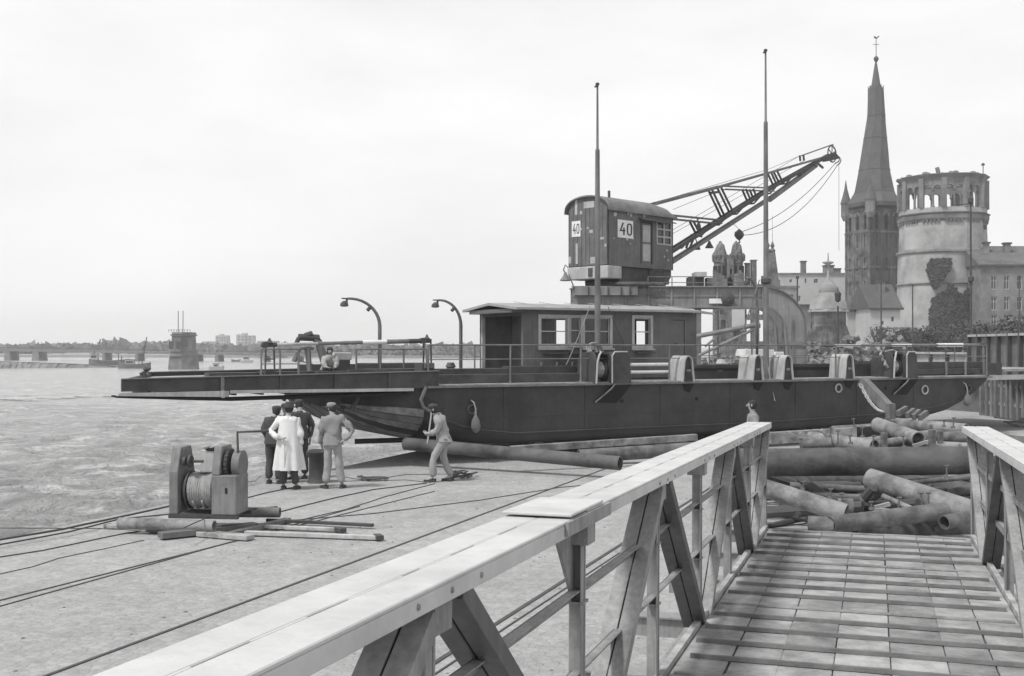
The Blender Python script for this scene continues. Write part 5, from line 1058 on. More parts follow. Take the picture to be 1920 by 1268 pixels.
    # bright patches of bare plaster-like paint
    rnd = random.Random(3)
    for (px, py, s_) in ((1183, 403, .09), (1178, 401, .06), (1154, 402, .1), (1193, 400, .06), (1208, 405, .08), (1213, 403, .06), (1225, 403, .07), (1235, 404, .06), (1243, 395, .04), (1255, 402, .05), (1151, 447, .05), (1176, 449, .07), (1187, 448, .05), (1182, 457, .05), (1251, 470, .06), (1246, 481, .06), (1253, 488, .05), (1184, 398, .12)):
        p = Q(px, py, 0); k = rnd.uniform(.7, 1.4); b = MB().ext([(p.x+s_*k*math.cos(a)*rnd.uniform(.6, 1.1), -.004, p.z+s_*math.sin(a)*rnd.uniform(.7, 1.2)) for a in (0, 1, 2, 3, 4.2, 5.3)], (0, .003, 0)); obj('bare_patch', b, M['gpale'], ch)
    def el(px, py): o, d = fr.ray(px, py); return o + d*(-o.x/d.x)
    for (px, py, ww_, hh_) in ((1081, 388, .07, .7), (1105, 384, .3, .28), (1082, 476, .06, .9), (1114, 488, .2, .28), (1129, 447, .12, .1), (1109, 434, .1, .14), (1103, 428, .07, .07), (1090, 399, .06, .14), (1136, 460, .06, .12), (1090, 430, .05, .1), (1069, 488, .08, .3)):
        p = el(px, py); b = MB().box(-.026, -.022, p.y-ww_, p.y+ww_, p.z-hh_/2, p.z+hh_/2); obj('bare_patch', b, M['gpale'], ch)
    # number boards
    def digits(fn_, par):
        four = [[(0.02,.30),(.12,.30),(.34,1),(.22,1)], [(.02,.30),(.44,.30),(.44,.42),(.06,.42)], [(.28,0),(.39,0),(.39,.62),(.28,.62)]]
        pol = four
        for pl in pol: b = MB(); b.ext([fn_(x, z, -.012) for x, z in pl], fn_(0,0,-.016)-fn_(0,0,-.012)); obj('digit_four', b, M['char'], par)
        n = 20; out_ = [(.74+.20*math.copysign(abs(math.cos(a))**.6, math.cos(a)), .5+.5*math.copysign(abs(math.sin(a))**.75, math.sin(a))) for a in [2*math.pi*k/n for k in range(n)]]; inn = [(.74+(x-.74)*.48, .5+(z-.5)*.78) for x, z in out_]
        vs_ = [fn_(x, z, -.016) for x, z in out_]+[fn_(x, z, -.016) for x, z in inn]+[fn_(x, z, -.011) for x, z in out_]+[fn_(x, z, -.011) for x, z in inn]
        b = MB().add(vs_, [(i, (i+1)%n, n+(i+1)%n, n+i) for i in range(n)]+[(i, 2*n+i, 2*n+(i+1)%n, (i+1)%n) for i in range(n)]+[(n+i, n+(i+1)%n, 3*n+(i+1)%n, 3*n+i) for i in range(n)]); obj('digit_zero', b, M['char'], par)
    p0, p1 = Q(1158, 445, 0), Q(1187, 415, 0); b = MB().box(p0.x, p1.x, -.01, 0-.001, p0.z, p1.z); nb = obj('number_board', b, M['white'], ch)
    x0, x1, za, zb_ = p0.x+.1, p1.x-.02, p0.z+.12, p1.z-.12
    digits(lambda x, z, d: V((x0+(x1-x0)*x, d, za+(zb_-za)*z)), nb)
    p0, p1 = el(1073, 445), el(1089, 414); b = MB().box(-.031, -.022, p1.y, p0.y, p0.z, p1.z); nb2 = obj('number_board', b, M['white'], ch)
    y0, y1 = p0.y-.05, p1.y+.03; q0, q1 = p0.z+.12, p1.z-.12
    digits(lambda x, z, d: V((-.02+d, y0+(y1-y0)*x, q0+(q1-q0)*z)), nb2)
    # bell lamp left of the house
    p = P(1060, 515, 49.5); b = MB().path([p+V((.1,0,-.1)), p+V((-.08,0,.2)), p+V((0,0,.42)), p+V((.12,0,.3))], .03, 6); b.lathe([(.05, .05), (.1, -.1), (.24, -.3), (.22, -.33)], c=p+V((-.0,0,.05)), n=10); b.path([p+V((.15,0,0)), p+V((.35,0,-.5)), p+V((.42,0,-.9))], .03, 5); obj('bell', b, M['gmid'], t, True)
    # jib
    jb = W_/2; J = lambda px, py, db=0: Q(px, py, jb+db)
    tip = J(1562, 291); r1, r2_ = J(1264, 470), J(1264, 489)
    j = bpy.data.objects.new('jib', None); COL.objects.link(j); j.parent = t; j.matrix_parent_inverse = WM[t.name].inverted(); j.matrix_world = fr.M(); WM[j.name] = fr.M()
    for s_ in (-1, 1):
        o_ = lambda p, k=1: p+V((0, s_*.16*k, 0))
        b = MB(); b.beam(o_(J(1240, 482)), o_(J(1445, 352), .6), .09, .18); b.beam(o_(J(1445, 352), .6), o_(J(1552, 292), .3), .09, .18); obj('jib_chord', b, M['gdark'], j)
        b = MB(); b.beam(o_(J(1240, 503)), o_(J(1440, 374), .6), .09, .14); b.beam(o_(J(1440, 376), .6), o_(J(1530, 310), .3), .12, .2); obj('jib_chord', b, M['gmid'], j)
        b = MB(); b.beam(o_(J(1225, 383)), o_(J(1350, 350), .8), .08, .13); b.beam(o_(J(1350, 350), .8), o_(J(1545, 295), .3), .08, .10); obj('jib_stay', b, M['gmid'], j)
        b = MB(); b.beam(o_(J(1240, 402)), o_(J(1350, 413), .8), .05, .05); b.beam(o_(J(1240, 409)), o_(J(1350, 420), .8), .05, .05); b.beam(o_(J(1350, 349), .8), o_(J(1450, 353), .5), .05, .05); b.beam(o_(J(1356, 355), .8), o_(J(1450, 359), .5), .05, .05); obj('jib_tie', b, M['gmid'], j)
        for (p, q) in (((1349, 353), (1373, 402)), ((1332, 357), (1356, 408)), ((1395, 355), (1405, 378)), ((1443, 325), (1453, 347)), ((1454, 322), (1463, 340)), ((1297, 416), (1312, 445)), ((1290, 465), (1300, 440)), ((1409, 355), (1415, 370)), ((1344, 382), (1356, 408)), ((1503, 291), (1504, 302))):
            b = MB().beam(o_(J(*p), .7), o_(J(*q), .7), .07, .09); obj('jib_strut', b, M['gdark'], j)
    for f in range(9):
        a, c = J(1262, 468), J(1530, 304); p = a.lerp(c, f/8.5+.03); k = .2; b = MB().beam(p+V((0,-k,-.08)), p+V((0,k,-.08)), .08, .08); p2 = a.lerp(c, (f+1)/8.5); b.beam(p+V((0,-k,-.1)), p2+V((0,k-.03,-.1)), .06, .06); obj('jib_lacing', b, M['gdark'], j)
    b = MB(); b.beam(J(1332, 362, -.14), J(1349, 360, -.14), .1, .12); b.beam(J(1332, 362, .14), J(1349, 360, .14), .1, .12); obj('jib_strut', b, M['gdark'], j)
    # head sheave : rim and spokes
    c = J(1560, 289); r = .46; b = MB(); b.path([c+V((r*math.cos(a*.314), 0, r*math.sin(a*.314))) for a in range(21)], .035, 6); 
    for k in range(3): a = math.pi*k/3+.5; b.beam(c-V((r*math.cos(a), 0, r*math.sin(a))), c+V((r*math.cos(a), 0, r*math.sin(a))), .04, .04)
    obj('head_sheave', b, M['iron'], j); b = MB(); b.ext([J(1540, 296, -.12), J(1566, 286, -.12), J(1577, 297, -.12), J(1550, 303, -.12)], (0, .24, 0)); obj('jib_head', b, M['gdark'], j)
    b = MB().path([J(1575, 298), J(1572, 303), J(1566, 307)], .03, 5); obj('jib_head_hook', b, M['iron'], j); b = MB().path([J(1577, 299), J(1575, 306), J(1569, 311)], .03, 5); obj('jib_head_hook', b, M['iron'], j); b = MB().beam(J(1535, 308), J(1543, 315), .1, .1); obj('jib_stop', b, M['iron'], j)
    b = MB(); b.beam(J(1503, 292), J(1562, 271), .06, .06); b.tube(J(1562, 271), J(1563, 279), .02, 4); b.path([J(1255, 372), J(1440, 318), J(1503, 291)], .012, 4); obj('jib_guard', b, M['gmid'], j)
    # ropes
    for (p, q, s_) in (((1567, 305), (1393, 434), 1.0), ((1570, 310), (1396, 441), 1.7)):
        b = MB().path(sag(J(*p), J(*q), s_*.55, 20), .018, 5); obj('hoist_rope', b, M['roped'], j)
    for (p, q) in (((1262, 431), (1500, 292)), ((1262, 438), (1510, 300)), ((1375, 420), (1388, 432)), ((1573, 303), (1573, 470)), ((1262, 393), (1340, 361))):
        b = MB().tube(J(*p), J(*q), .012, 5); obj('hoist_rope', b, M['roped'], j)
    # hook block
    c = J(1386, 441); b = MB(); b.lathe([(.04, .3), (.2, .15), (.26, 0), (.16, -.16), (.05, -.26)], c=c, n=12); b.lathe([(.03, 0), (.12, .04), (.12, .16), (.03, .2)], c=c+V((-.2,0,-.02)), n=8); obj('hook_block', b, M['iron'], j, smooth=2)
    b = MB().path([c+V((0,0,-.24)), c+V((.07,0,-.34)), c+V((0,0,-.42)), c+V((-.08,0,-.36))], .03, 6); obj('hook', b, M['iron'], j)
    # floodlights on the jib
    for (px, py, s_) in ((1330, 457, 1), (1307, 460, .8), (1310, 422, .6)):
        c = J(px, py); b = MB().lathe([(.05, .12), (.1, .0), (.22*s_, -.2), (.2*s_, -.22)], c=c, n=10); b.tube(c+V((0,0,.1)), c+V((-.15,0,.35)), .03, 5); obj('floodlight', b, M['gdark'], j)
crane()
# ================================================================== GANGWAY
dv = V((680/FPX, 1, -50/FPX)).normalized(); xv = dv.cross(V((0,0,1))).normalized(); zv = xv.cross(dv).normalized()
gm = Matrix((xv, dv, zv)).transposed(); GF = Fr(V((0, 0, CAMZ)) - zv*1.58, gm)
gw = thing('gangway', 'white painted landing gangway with timber deck running towards the ferry', 'gangway', GF.o, gm)
XL, XR = -1.03, .87; S1 = GF.on(1625, 1000, 2, 0).y; S0 = -1.0
HR = 1.10
# find the real height of the rail from its far inner corner
HRL = GF.on(1449, 791, 0, -1.0).z
rnd = random.Random(11)
st = .382; k0 = 0; sB = [S1-.12-st*i for i in range(60) if S1-.12-st*i > S0]
lanes = [XL, -.76, -.5, -.215, .08, .376, .62, XR]
cache = {}
for li in range(7):
    s_ = S1-rnd.choice([0, st, 2*st])
    ends = [S1]; 
    while ends[-1] > S0: ends.append(ends[-1]-st*rnd.choice([2, 3, 3, 4, 5]) if len(ends) > 1 else S1-st*rnd.choice([1, 2, 3]))
    for a, c in zip(ends, ends[1:]):
        x0, x1 = lanes[li]+.0018, lanes[li+1]-.0018; j = rnd.uniform(-.003, .003); jj = rnd.uniform(-.006, .006)
        b = MB().add([(x0+jj, c+.006, -.035), (x1+jj, c+.006, -.035), (x1, a-.004, -.035), (x0, a-.004, -.035), (x0+jj, c+.006, j), (x1+jj, c+.006, j+rnd.uniform(-.002,.002)), (x1, a-.004, j), (x0, a-.004, j+rnd.uniform(-.002,.002))], [(0,3,2,1),(4,5,6,7),(0,1,5,4),(1,2,6,5),(2,3,7,6),(3,0,4,7)])
        obj('deck_plank', b, M[rnd.choice(['wood', 'wood', 'woodb', 'woodd'])], gw, bevel=.004)
for i, s_ in enumerate(sB):
    b = MB(); j0, j1 = rnd.uniform(-.012, .012), rnd.uniform(-.012, .012); x0 = XL+.02+abs(rnd.gauss(0, .015)); x1 = XR-.02-abs(rnd.gauss(0, .015))
    h = .024 if i % 5 else .014; b.add([(x0, s_-.018+j0, .003), (x1, s_-.018+j1, .003), (x1, s_+.018+j1, .003), (x0, s_+.018+j0, .003), (x0, s_-.013+j0, h), (x1, s_-.013+j1, h), (x1, s_+.014+j1, h), (x0, s_+.014+j0, h)], [(0,3,2,1),(4,5,6,7),(0,1,5,4),(1,2,6,5),(2,3,7,6),(3,0,4,7)]); obj('batten', b, M['batten'] if i % 5 else M['woodd'], gw)
for x in (XL-.045, XR+.005): b = MB().box(x, x+.04, S0, S1, -.10, .035); obj('edge_board', b, M['woodb'], gw)
b = MB().box(XL, XR, S0, S1-.01, -.07, -.037); obj('subfloor', b, M['woodd'], gw)
# cross beams and stringers beneath
PS = 1.335; s_first = 3.94/dv.y*1.0; P0 = S1-.52-PS*5
pk = [GF.on(px, 1000, 0, -1.085).y for px in (1432, 1401, 1364, 1307, 1225, 1083, 795)]; PS = (pk[0]-pk[6])/6; posts = pk+[pk[6]-PS*i for i in (1, 2)]
for s_ in posts:
    b = MB().box(-1.62, 1.45, s_+.48, s_+.60, -.24, -.11); b.box(-1.62, 1.45, s_+.45, s_+.63, -.11, -.10); obj('cross_beam', b, M['gang'], gw)
for x in (-1.12, -.2, .6, .96): b = MB().box(x-.04, x+.04, S0, S1-.05, -.105, -.072) if abs(x) < .9 else MB().box(x-.045, x+.045, S0, S1-.02, -.30, -.06); obj('stringer', b, M['gang'], gw)
def truss(side):
    xi, xo = (-1.0, -1.245) if side < 0 else (.80, 1.04); xm = -1.085 if side < 0 else .915
    hr = HRL
    lo, hi = min(xi, xo), max(xi, xo); sp = S1-.1 - 0
    # top chord : two angles with a slot between, lapped near the camera
    Ssp = GF.on(1042, 955, 2, hr).y if side < 0 else None
    w_ = (hi-lo)/2
    segs = [(Ssp+.02, S1+.02, 0)] + [(S0-.6, Ssp+.02, -.006)] if side < 0 else [(S0-.6, S1+.02, 0)]
    for (a, c, dz) in segs:
        for (u0, u1) in ((lo, lo+w_-.004), (lo+w_+.004, hi)):
            b = MB().box(u0, u1, a, c-.003, hr-.012+dz, hr+dz); b.box(u0 if u0 == lo else u1-.014, u0+.014 if u0 == lo else u1, a, c-.003, hr-.058+dz, hr-.0125+dz); obj('top_chord', b, M['gang_lit'], gw, bevel=.003)
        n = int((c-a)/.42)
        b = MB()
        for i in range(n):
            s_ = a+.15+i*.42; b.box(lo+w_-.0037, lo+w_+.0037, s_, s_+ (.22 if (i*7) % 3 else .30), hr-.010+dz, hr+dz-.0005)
        obj('chord_filler', b, M['gang_lit'], gw, kind='stuff')
    b = MB().box(lo+.02, hi-.02, S0-.6, S1, hr-.060, hr-.030); obj('chord_web', b, M['gang'], gw)
    if side < 0:
        b = MB().box(lo-.004, hi+.004, Ssp-.22, Ssp+.26, hr+.0015, hr+.013); pl = obj('splice_plate', b, M['gang_lit'], gw, bevel=.003)
        b = MB().box(hi+.002, hi+.014, Ssp-.30, Ssp+.35, hr-.054, hr-.006); obj('splice_cheek', b, M['gang'], gw)
    # rivets along the inner flange
    if side < 0:
        for i in range(46):
            s_ = .9+i*.22
            if s_ > S1: break
            if min(abs(s_-p_) for p_ in posts) > .34: continue
            b = MB().lathe([(.009, 0), (.007, .004), (.001, .006)], n=8); xx = hi+.0005; b.v = [V((xx+v_.z, s_+v_.x, hr-.038+v_.y)) for v_ in b.v]; obj('rivet', b, M['gang'], gw)
    hb = -.05
    for i, s_ in enumerate(posts):
        b = MB().box(xm-.032, xm+.032, s_-.006, s_+.006, hb-.2, hr-.062); b.box(xm+(.022 if side < 0 else -.028), xm+(.028 if side < 0 else -.022), s_-.05, s_-.007, hb-.2, hr-.062); p = obj('post', b, M['gang'], gw, bevel=.002)
        if i in (0, 5): 
            b = MB().ext([(xm-.02, s_-.3, hr-.062), (xm-.02, s_+.04, hr-.062), (xm-.02, s_+.01, hr-.36), (xm-.02, s_-.03, hr-.36)], (.012, 0, 0)); obj('gusset', b, M['gang'], p)
        b = MB().box(xm-.055, xm+.055, s_-.06, s_+.06, hr-.15, hr-.063); obj('post_head', b, M['gang'], p)
    for i in range(len(posts)-1):
        s1, s0 = posts[i], posts[i+1]          # s1 is the farther
        up = (i % 2 == 0)                        # leans so that the top is at the far post
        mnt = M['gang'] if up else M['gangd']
        if up: a, c = V((xm, s0+.09, hb+.02)), V((xm, s1-.10, hr-.08))
        else: a, c = V((xm, s1-.09, hb+.02)), V((xm, s0+.10, hr-.08))
        d = (c-a).normalized(); nrm = V((1,0,0)).cross(d).normalized()
        root = None
        for sx in (-1, 1):
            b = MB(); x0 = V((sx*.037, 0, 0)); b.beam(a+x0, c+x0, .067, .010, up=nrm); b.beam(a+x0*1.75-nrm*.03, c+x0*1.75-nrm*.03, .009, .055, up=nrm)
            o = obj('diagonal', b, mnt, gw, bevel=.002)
        b = MB().beam(a+d*.02-nrm*.012, c-d*.02-nrm*.012, .03, .008, up=nrm); obj('slot_shade', b, M['gdark'], gw)  # dark strip added behind the slot, standing for the shade inside it
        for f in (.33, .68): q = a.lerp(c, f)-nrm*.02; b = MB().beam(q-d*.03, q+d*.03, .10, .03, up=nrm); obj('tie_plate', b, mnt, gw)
    for z in (.73-1.58+1.58, .42):
        b = MB(); b.box(xm-.018, xm-.012, S0, posts[0], z-.022, z+.022); b.box(xm-.018, xm+.022, S0, posts[0], z+.016, z+.022); obj('mid_rail', b, M['gang'], gw)
        for i, s_ in enumerate(posts): b = MB().box(xm-.026, xm+.034, s_-.04, s_+.04, z-.034, z-.024); obj('rail_clip', b, M['gang'], gw)
truss(-1); truss(1)
# trestles carrying the gangway
for s_ in (S1-.25, S1-5):
    b = MB()
    for x in (-1.0, .84):
        p = GF.w((x, s_, -.25)); b.beam((p.x, p.y, 0), p, .14, .14)
    a, c = GF.w((-1.4, s_, -.27)), GF.w((1.2, s_, -.27)); b.beam(a, c, .12, .12); obj('trestle', b, M['wood'], label='timber trestle under the '+('far' if s_ > S1-2 else 'near')+' end of the gangway', cat='trestle')
# ================================================================== PIPES
def pipe(a, ya, c, yc, r, m, label, group='steel pipes of the heap', hollow=.86, za=None, name='steel_pipe'):
    p, q = P(a[0], a[1], ya), P(c[0], c[1], yc); b = MB().tube(p, q, r, 20, hollow=hollow); o = obj(name, b, M[m], smooth=2, label=label, cat='pipe', group=group)
    return o, p, q
PG = 'pipes of the heap beyond the gangway'
L_ = [((1380, 868), 19, (1850, 863), 18.8, .235, 'pipem', 'largest pipe of the heap, level and dark, lying across the top'),
 ((1432, 915), 17.2, (1586, 963), 16.6, .14, 'pipel', 'pale pipe sloping down right with its end beside a wooden block'),
 ((1556, 985), 15.8, (1772, 958), 16.6, .125, 'pipe', 'pipe lying just behind the far edge of the gangway deck'),
 ((1590, 956), 17.6, (1662, 912), 18.6, .10, 'pipe', 'short pipe slanting up right under the largest pipe'),
 ((1630, 898), 18.2, (1830, 962), 16.8, .17, 'pipel', 'thick pale pipe sloping down right behind the right railing'),
 ((1481, 911), 19.6, (1650, 920), 19.4, .065, 'pipe', 'thin level pipe in the shade below the largest pipe'),
 ((1470, 925), 19.0, (1640, 934), 18.8, .05, 'pipe', 'thinnest dark pipe low in the heap'),
 ((1655, 930), 17.5, (1716, 957), 17.0, .04, 'pipel', 'thin bright tube slanting in the middle of the lower heap'),
 ((1645, 796), 24.2, (1722, 824), 22.5, .15, 'pipel', 'pale thick pipe with its end resting high at the back of the heap'),
 ((1662, 793), 25.5, (1812, 806), 24.0, .13, 'pipel', 'pale pipe pointing right at the back of the heap'),
 ((1520, 822), 23.5, (1640, 838), 22.0, .14, 'pipel', 'short pale pipe at the left of the upper heap'),
 ((1556, 823), 24.5, (1664, 826), 24.0, .055, 'pipel', 'slim pale tube behind the short pale pipe'),
 ((1640, 834), 22.5, (1720, 820), 22.8, .075, 'pipel', 'slim pipe in the middle of the upper heap'),
 ((1700, 832), 23.0, (1830, 840), 22.0, .09, 'pipel', 'pipe running under the right railing in the upper heap'),
 ((1690, 906), 18.8, (1830, 893), 18.6, .05, 'pipe', 'thin dark pipe at the right under the largest pipe'),
 ((1770, 980), 15.9, (1850, 962), 16.3, .10, 'pipe', 'dark pipe end in shade beside the right railing foot'),
 ((1424, 853), 21.5, (1520, 850), 21.5, .05, 'gdark', 'thin pipe behind the left railing end')]
L_ += [((1600, 1000), 17.6, (1840, 985), 17.8, .22, 'pipem', 'thick dark pipe in deep shade at the right bottom of the heap'),
 ((1650, 905), 20.5, (1840, 925), 20, .2, 'pipem', 'dark pipe behind the thick pale one'),
 ((1440, 905), 21, (1640, 898), 21.2, .13, 'pipem', 'dark pipe close under the largest pipe at the left'),
 ((1480, 870), 22.5, (1700, 850), 22.8, .2, 'pipem', 'dark pipe hidden behind the largest pipe'),
 ((1690, 946), 18.5, (1830, 915), 19.5, .08, 'pipe', 'rusty pipe rising to the right behind the short slanting ones'),
 ((1605, 928), 19.5, (1700, 944), 18.6, .06, 'pipe', 'narrow pipe crossing behind the bright tube'),
 ((1560, 836), 22.8, (1760, 812), 24.5, .09, 'pipel', 'long slim pipe rising right across the upper heap'),
 ((1730, 822), 23.5, (1840, 818), 23.0, .12, 'pipe', 'pipe lying level near the upright square stubs'),
 ((1500, 836), 22.2, (1560, 830), 22.0, .10, 'pipe', 'short pipe lying level at the left of the upper heap')]
big = {}
for i, (a, ya, c, yc, r, m, lb) in enumerate(L_): 
    o_, p_, q_ = pipe(a, ya, c, yc, r, m, lb, PG, name='steel_pipe')
    if r > .09:
        for f in (.13, .5, .87):
            k_ = p_.lerp(q_, f+.03*math.sin(i*3+f*9)); d_ = (q_-p_).normalized()*.012; wb = MB().tube(k_-d_, k_+d_, r*1.018, 20, hollow=.98); obj('weld_ring', wb, M[m], o_, True)
def block_(px0, px1, py0, py1, Y, dpt, m, label, cat='block', name='timber_block', rot=.2):
    a = P(px0, py1, Y); c = P(px1, py0, Y); b = MB().box(a.x, c.x, Y, Y+dpt, a.z, c.z); ce = V(((a.x+c.x)/2, Y+dpt/2, 0)); r_ = Matrix.Rotation(rot, 3, 'Z'); b.v = [r_@(v_-ce)+ce for v_ in b.v]; return obj(name, b, M[m], label=label, cat=cat, bevel=.012)
def stubpipe(px, py, Y, r, L2, m, label, ang):
    c = P(px, py, Y); d = V((math.cos(ang), math.sin(ang), 0))*L2/2; b = MB().tube(c-d, c+d, r, 20, hollow=.8); obj('pipe_stub', b, M[m], smooth=2, label=label, cat='pipe')
stubpipe(1540, 984, 15.9, .115, .35, 'pipe', 'stubby pipe end pointing left behind the gangway deck', -.35)
stubpipe(1585, 950, 16.9, .12, .22, 'pipe', 'dark short collar at the low end of the pale sloping pipe', -.2)
block_(1655, 1664, 812, 842, 20.8, .12, 'pipe', 'left upright square stub standing on the heap'); block_(1745, 1755, 806, 840, 20.8, .12, 'pipe', 'middle upright square stub standing on the heap'); block_(1761, 1769, 808, 832, 21.0, .1, 'pipe', 'right upright square stub standing on the heap')
block_(1660, 1685, 905, 935, 18.3, .3, 'pipe', 'dark angular block under the largest pipe', rot=.4)
for i, (x0, y0, x1, y1, Y, w_) in enumerate(((1640, 958, 1690, 962, 16.9, .12), (1640, 952, 1668, 945, 17.1, .08), (1700, 918, 1730, 930, 17.6, .06), (1500, 812, 1522, 822, 22.4, .08), (1480, 813, 1508, 822, 22.8, .05), (1540, 806, 1557, 824, 22.6, .09), (1560, 801, 1640, 797, 25.5, .06), (1712, 836, 1748, 826, 21.8, .08))):
    b = MB().beam(P(x0, y0, Y), P(x1, y1, Y), w_, w_*.7); obj('timber_offcut', b, M['wood'], label=['flat pale board low in the heap', 'short dark board low in the heap', 'small board leaning under the largest pipe', 'pointed board sticking out left of the upper heap', 'flat board tip furthest left in the upper heap', 'split board standing at the left of the upper heap', 'long thin board under the hull behind the heap', 'board lying between the upright stubs'][i], cat='board', group='boards lying in the heap')
# mooring studs (T-headed bolts) rising from the pipes
ST = ((1504, 845, 823, 19), (1571, 842, 808, 19), (1556, 820, 803, 21), (1595, 832, 817, 20), (1617, 819, 803, 21), (1636, 839, 818, 19), (1695, 839, 818, 19), (1775, 896, 874, 17.6), (1556, 934, 918, 17.4), (1580, 945, 926, 16.8), (1634, 955, 942, 16.3), (1684, 957, 934, 16.3), (1729, 952, 925, 16.8), (1741, 948, 925, 17), (1505, 918, 904, 18), (1602, 800, 786, 24), (1770, 800, 788, 23), (1787, 802, 784, 22))
ORD = ['first', 'second', 'third', 'fourth', 'fifth', 'sixth', 'seventh', 'eighth', 'ninth', 'tenth', 'eleventh', 'twelfth']
studlab = {}
for up_ in (True, False):
    ids = sorted([i for i, q in enumerate(ST) if (q[2] < 850) == up_], key=lambda i: ST[i][0])
    for k, i in enumerate(ids): studlab[i] = 'T-headed rusty stud bolt, %s from the left of those %s the largest pipe' % (ORD[k], 'above' if up_ else 'below')
for i, (px, y1, y0, Y) in enumerate(ST):
    p, q = P(px, y1, Y), P(px+ (i % 3-1)*2, y0, Y); b = MB().tube(p, q, .013, 6); b.tube(q+V((-.035,0,.0)), q+V((.035,0,.006)), .015, 6); b.tube(p+V((0,0,-.01)), p+V((0,0,.03)), .04, 8)
    obj('stud_bolt', b, M['pipe'], label=studlab[i], cat='bolt', group='stud bolts sticking out of the pipe heap')
rnd3 = random.Random(9); b = MB()
for k in range(150):
    c = P(rnd3.uniform(1500, 1840), 900, rnd3.uniform(17.6, 23)); c.z = rnd3.uniform(.05, .42); d = V((rnd3.uniform(-1, 1), rnd3.uniform(-.5, .5), rnd3.uniform(-.12, .12))).normalized()*rnd3.uniform(.3, 1.1); b.tube(c-d, c+d, rnd3.uniform(.03, .09), 8)
obj('scrap_bed', b, M['iron'], label='dark tangled scrap filling the gaps at the bottom of the pipe heap', cat='scrap', kind='stuff')
# leaning beam with chain, behind the heap
p, q = P(1616, 714, 25.5), P(1668, 768, 24.8); b = MB().beam(p, q, .16, .24); t = obj('leaning_beam', b, M['gmid'], label='grey beam leaning up against the ferry side above the heap', cat='beam', bevel=.01)
b = MB(); pts = sag(P(1614, 722, 25.3), P(1655, 772, 24.7), .12, 16)
for k in range(16):
    a, c = pts[k], pts[k+1]; m_ = (a+c)/2; d = (c-a).normalized(); u_ = V((0,1,0)) if k % 2 else d.cross(V((0,1,0))); b.path([m_+d*.07*math.cos(z*.785)+u_*.035*math.sin(z*.785) for z in range(9)], .012, 4)
obj('chain', b, M['gpale'], label='chain hanging from the leaning beam', cat='chain')
block_(1665, 1679, 757, 786, 24.5, .16, 'gmid', 'short upright post at the foot of the leaning beam', 'post', 'post')
for i, (x0, y0, x1, y1) in enumerate(((1683, 776, 1700, 766), (1700, 780, 1714, 770), (1712, 783, 1724, 772), (1724, 784, 1738, 774))):
    b = MB().beam(P(x0, y0, 24.2), P(x1, y1, 24.4), .08, .12); obj('angle_iron', b, M['gmid'], label='short angle iron, %s from the left in the row on top of the heap' % ('first', 'second', 'third', 'fourth')[i], cat='scrap iron', group='angle irons on top of the heap')
# beams and rollers under the hull
pipe((760, 832), 27.6, (1163, 869), 24.9, .155, 'pipem', 'long pipe roller projecting from under the ferry towards the gangway', 'launch rollers under the ferry')
pipe((1085, 856), 28.0, (1300, 842), 28.6, .17, 'pipe', 'short thick pipe roller behind the long one under the ferry', 'launch rollers under the ferry')
pipe((665, 828), 30.6, (830, 823), 31, .07, 'iron', 'dark beam sticking out left beneath the bow planks', 'launch rollers under the ferry', 0)
b = MB().beam(P(958, 843, 26.3), P(1305, 820, 28.3), .17, .16); obj('launching_timber', b, M['pipel'], label='long squared timber lying along the ferry bottom', cat='timber', bevel=.01)
b = MB().beam(P(1440, 822, 30), P(1600, 812, 31), .3, .3); obj('keel_block', b, M['woodd'], label='long timber keel block in the dark under the ferry', cat='timber')
for i, (u, v) in enumerate(((3.5, 1.2), (3.5, 4), (8, 1), (8, 4.5), (12.5, 1), (12.5, 4.5), (15.5, 3))):
    c = SF.w((u, v, 0)); b = MB(); 
    for k in range(3): b.beam(SF.w((u-.5 if k % 2 else u, v-(0 if k % 2 else .6), .07+.14*k)), SF.w((u+.5 if k % 2 else u, v+(0 if k % 2 else .6), .07+.14*k)), .26, .135)
    obj('keel_support', b, M['woodd'], label='crossed timber stack under the ferry hull, %s' % ('near the bow on the quay side', 'near the bow on the far side', 'amidships left on the quay side', 'amidships left on the far side', 'amidships right on the quay side', 'amidships right on the far side', 'near the stern')[i], cat='timber stack', group='timber stacks carrying the ferry')
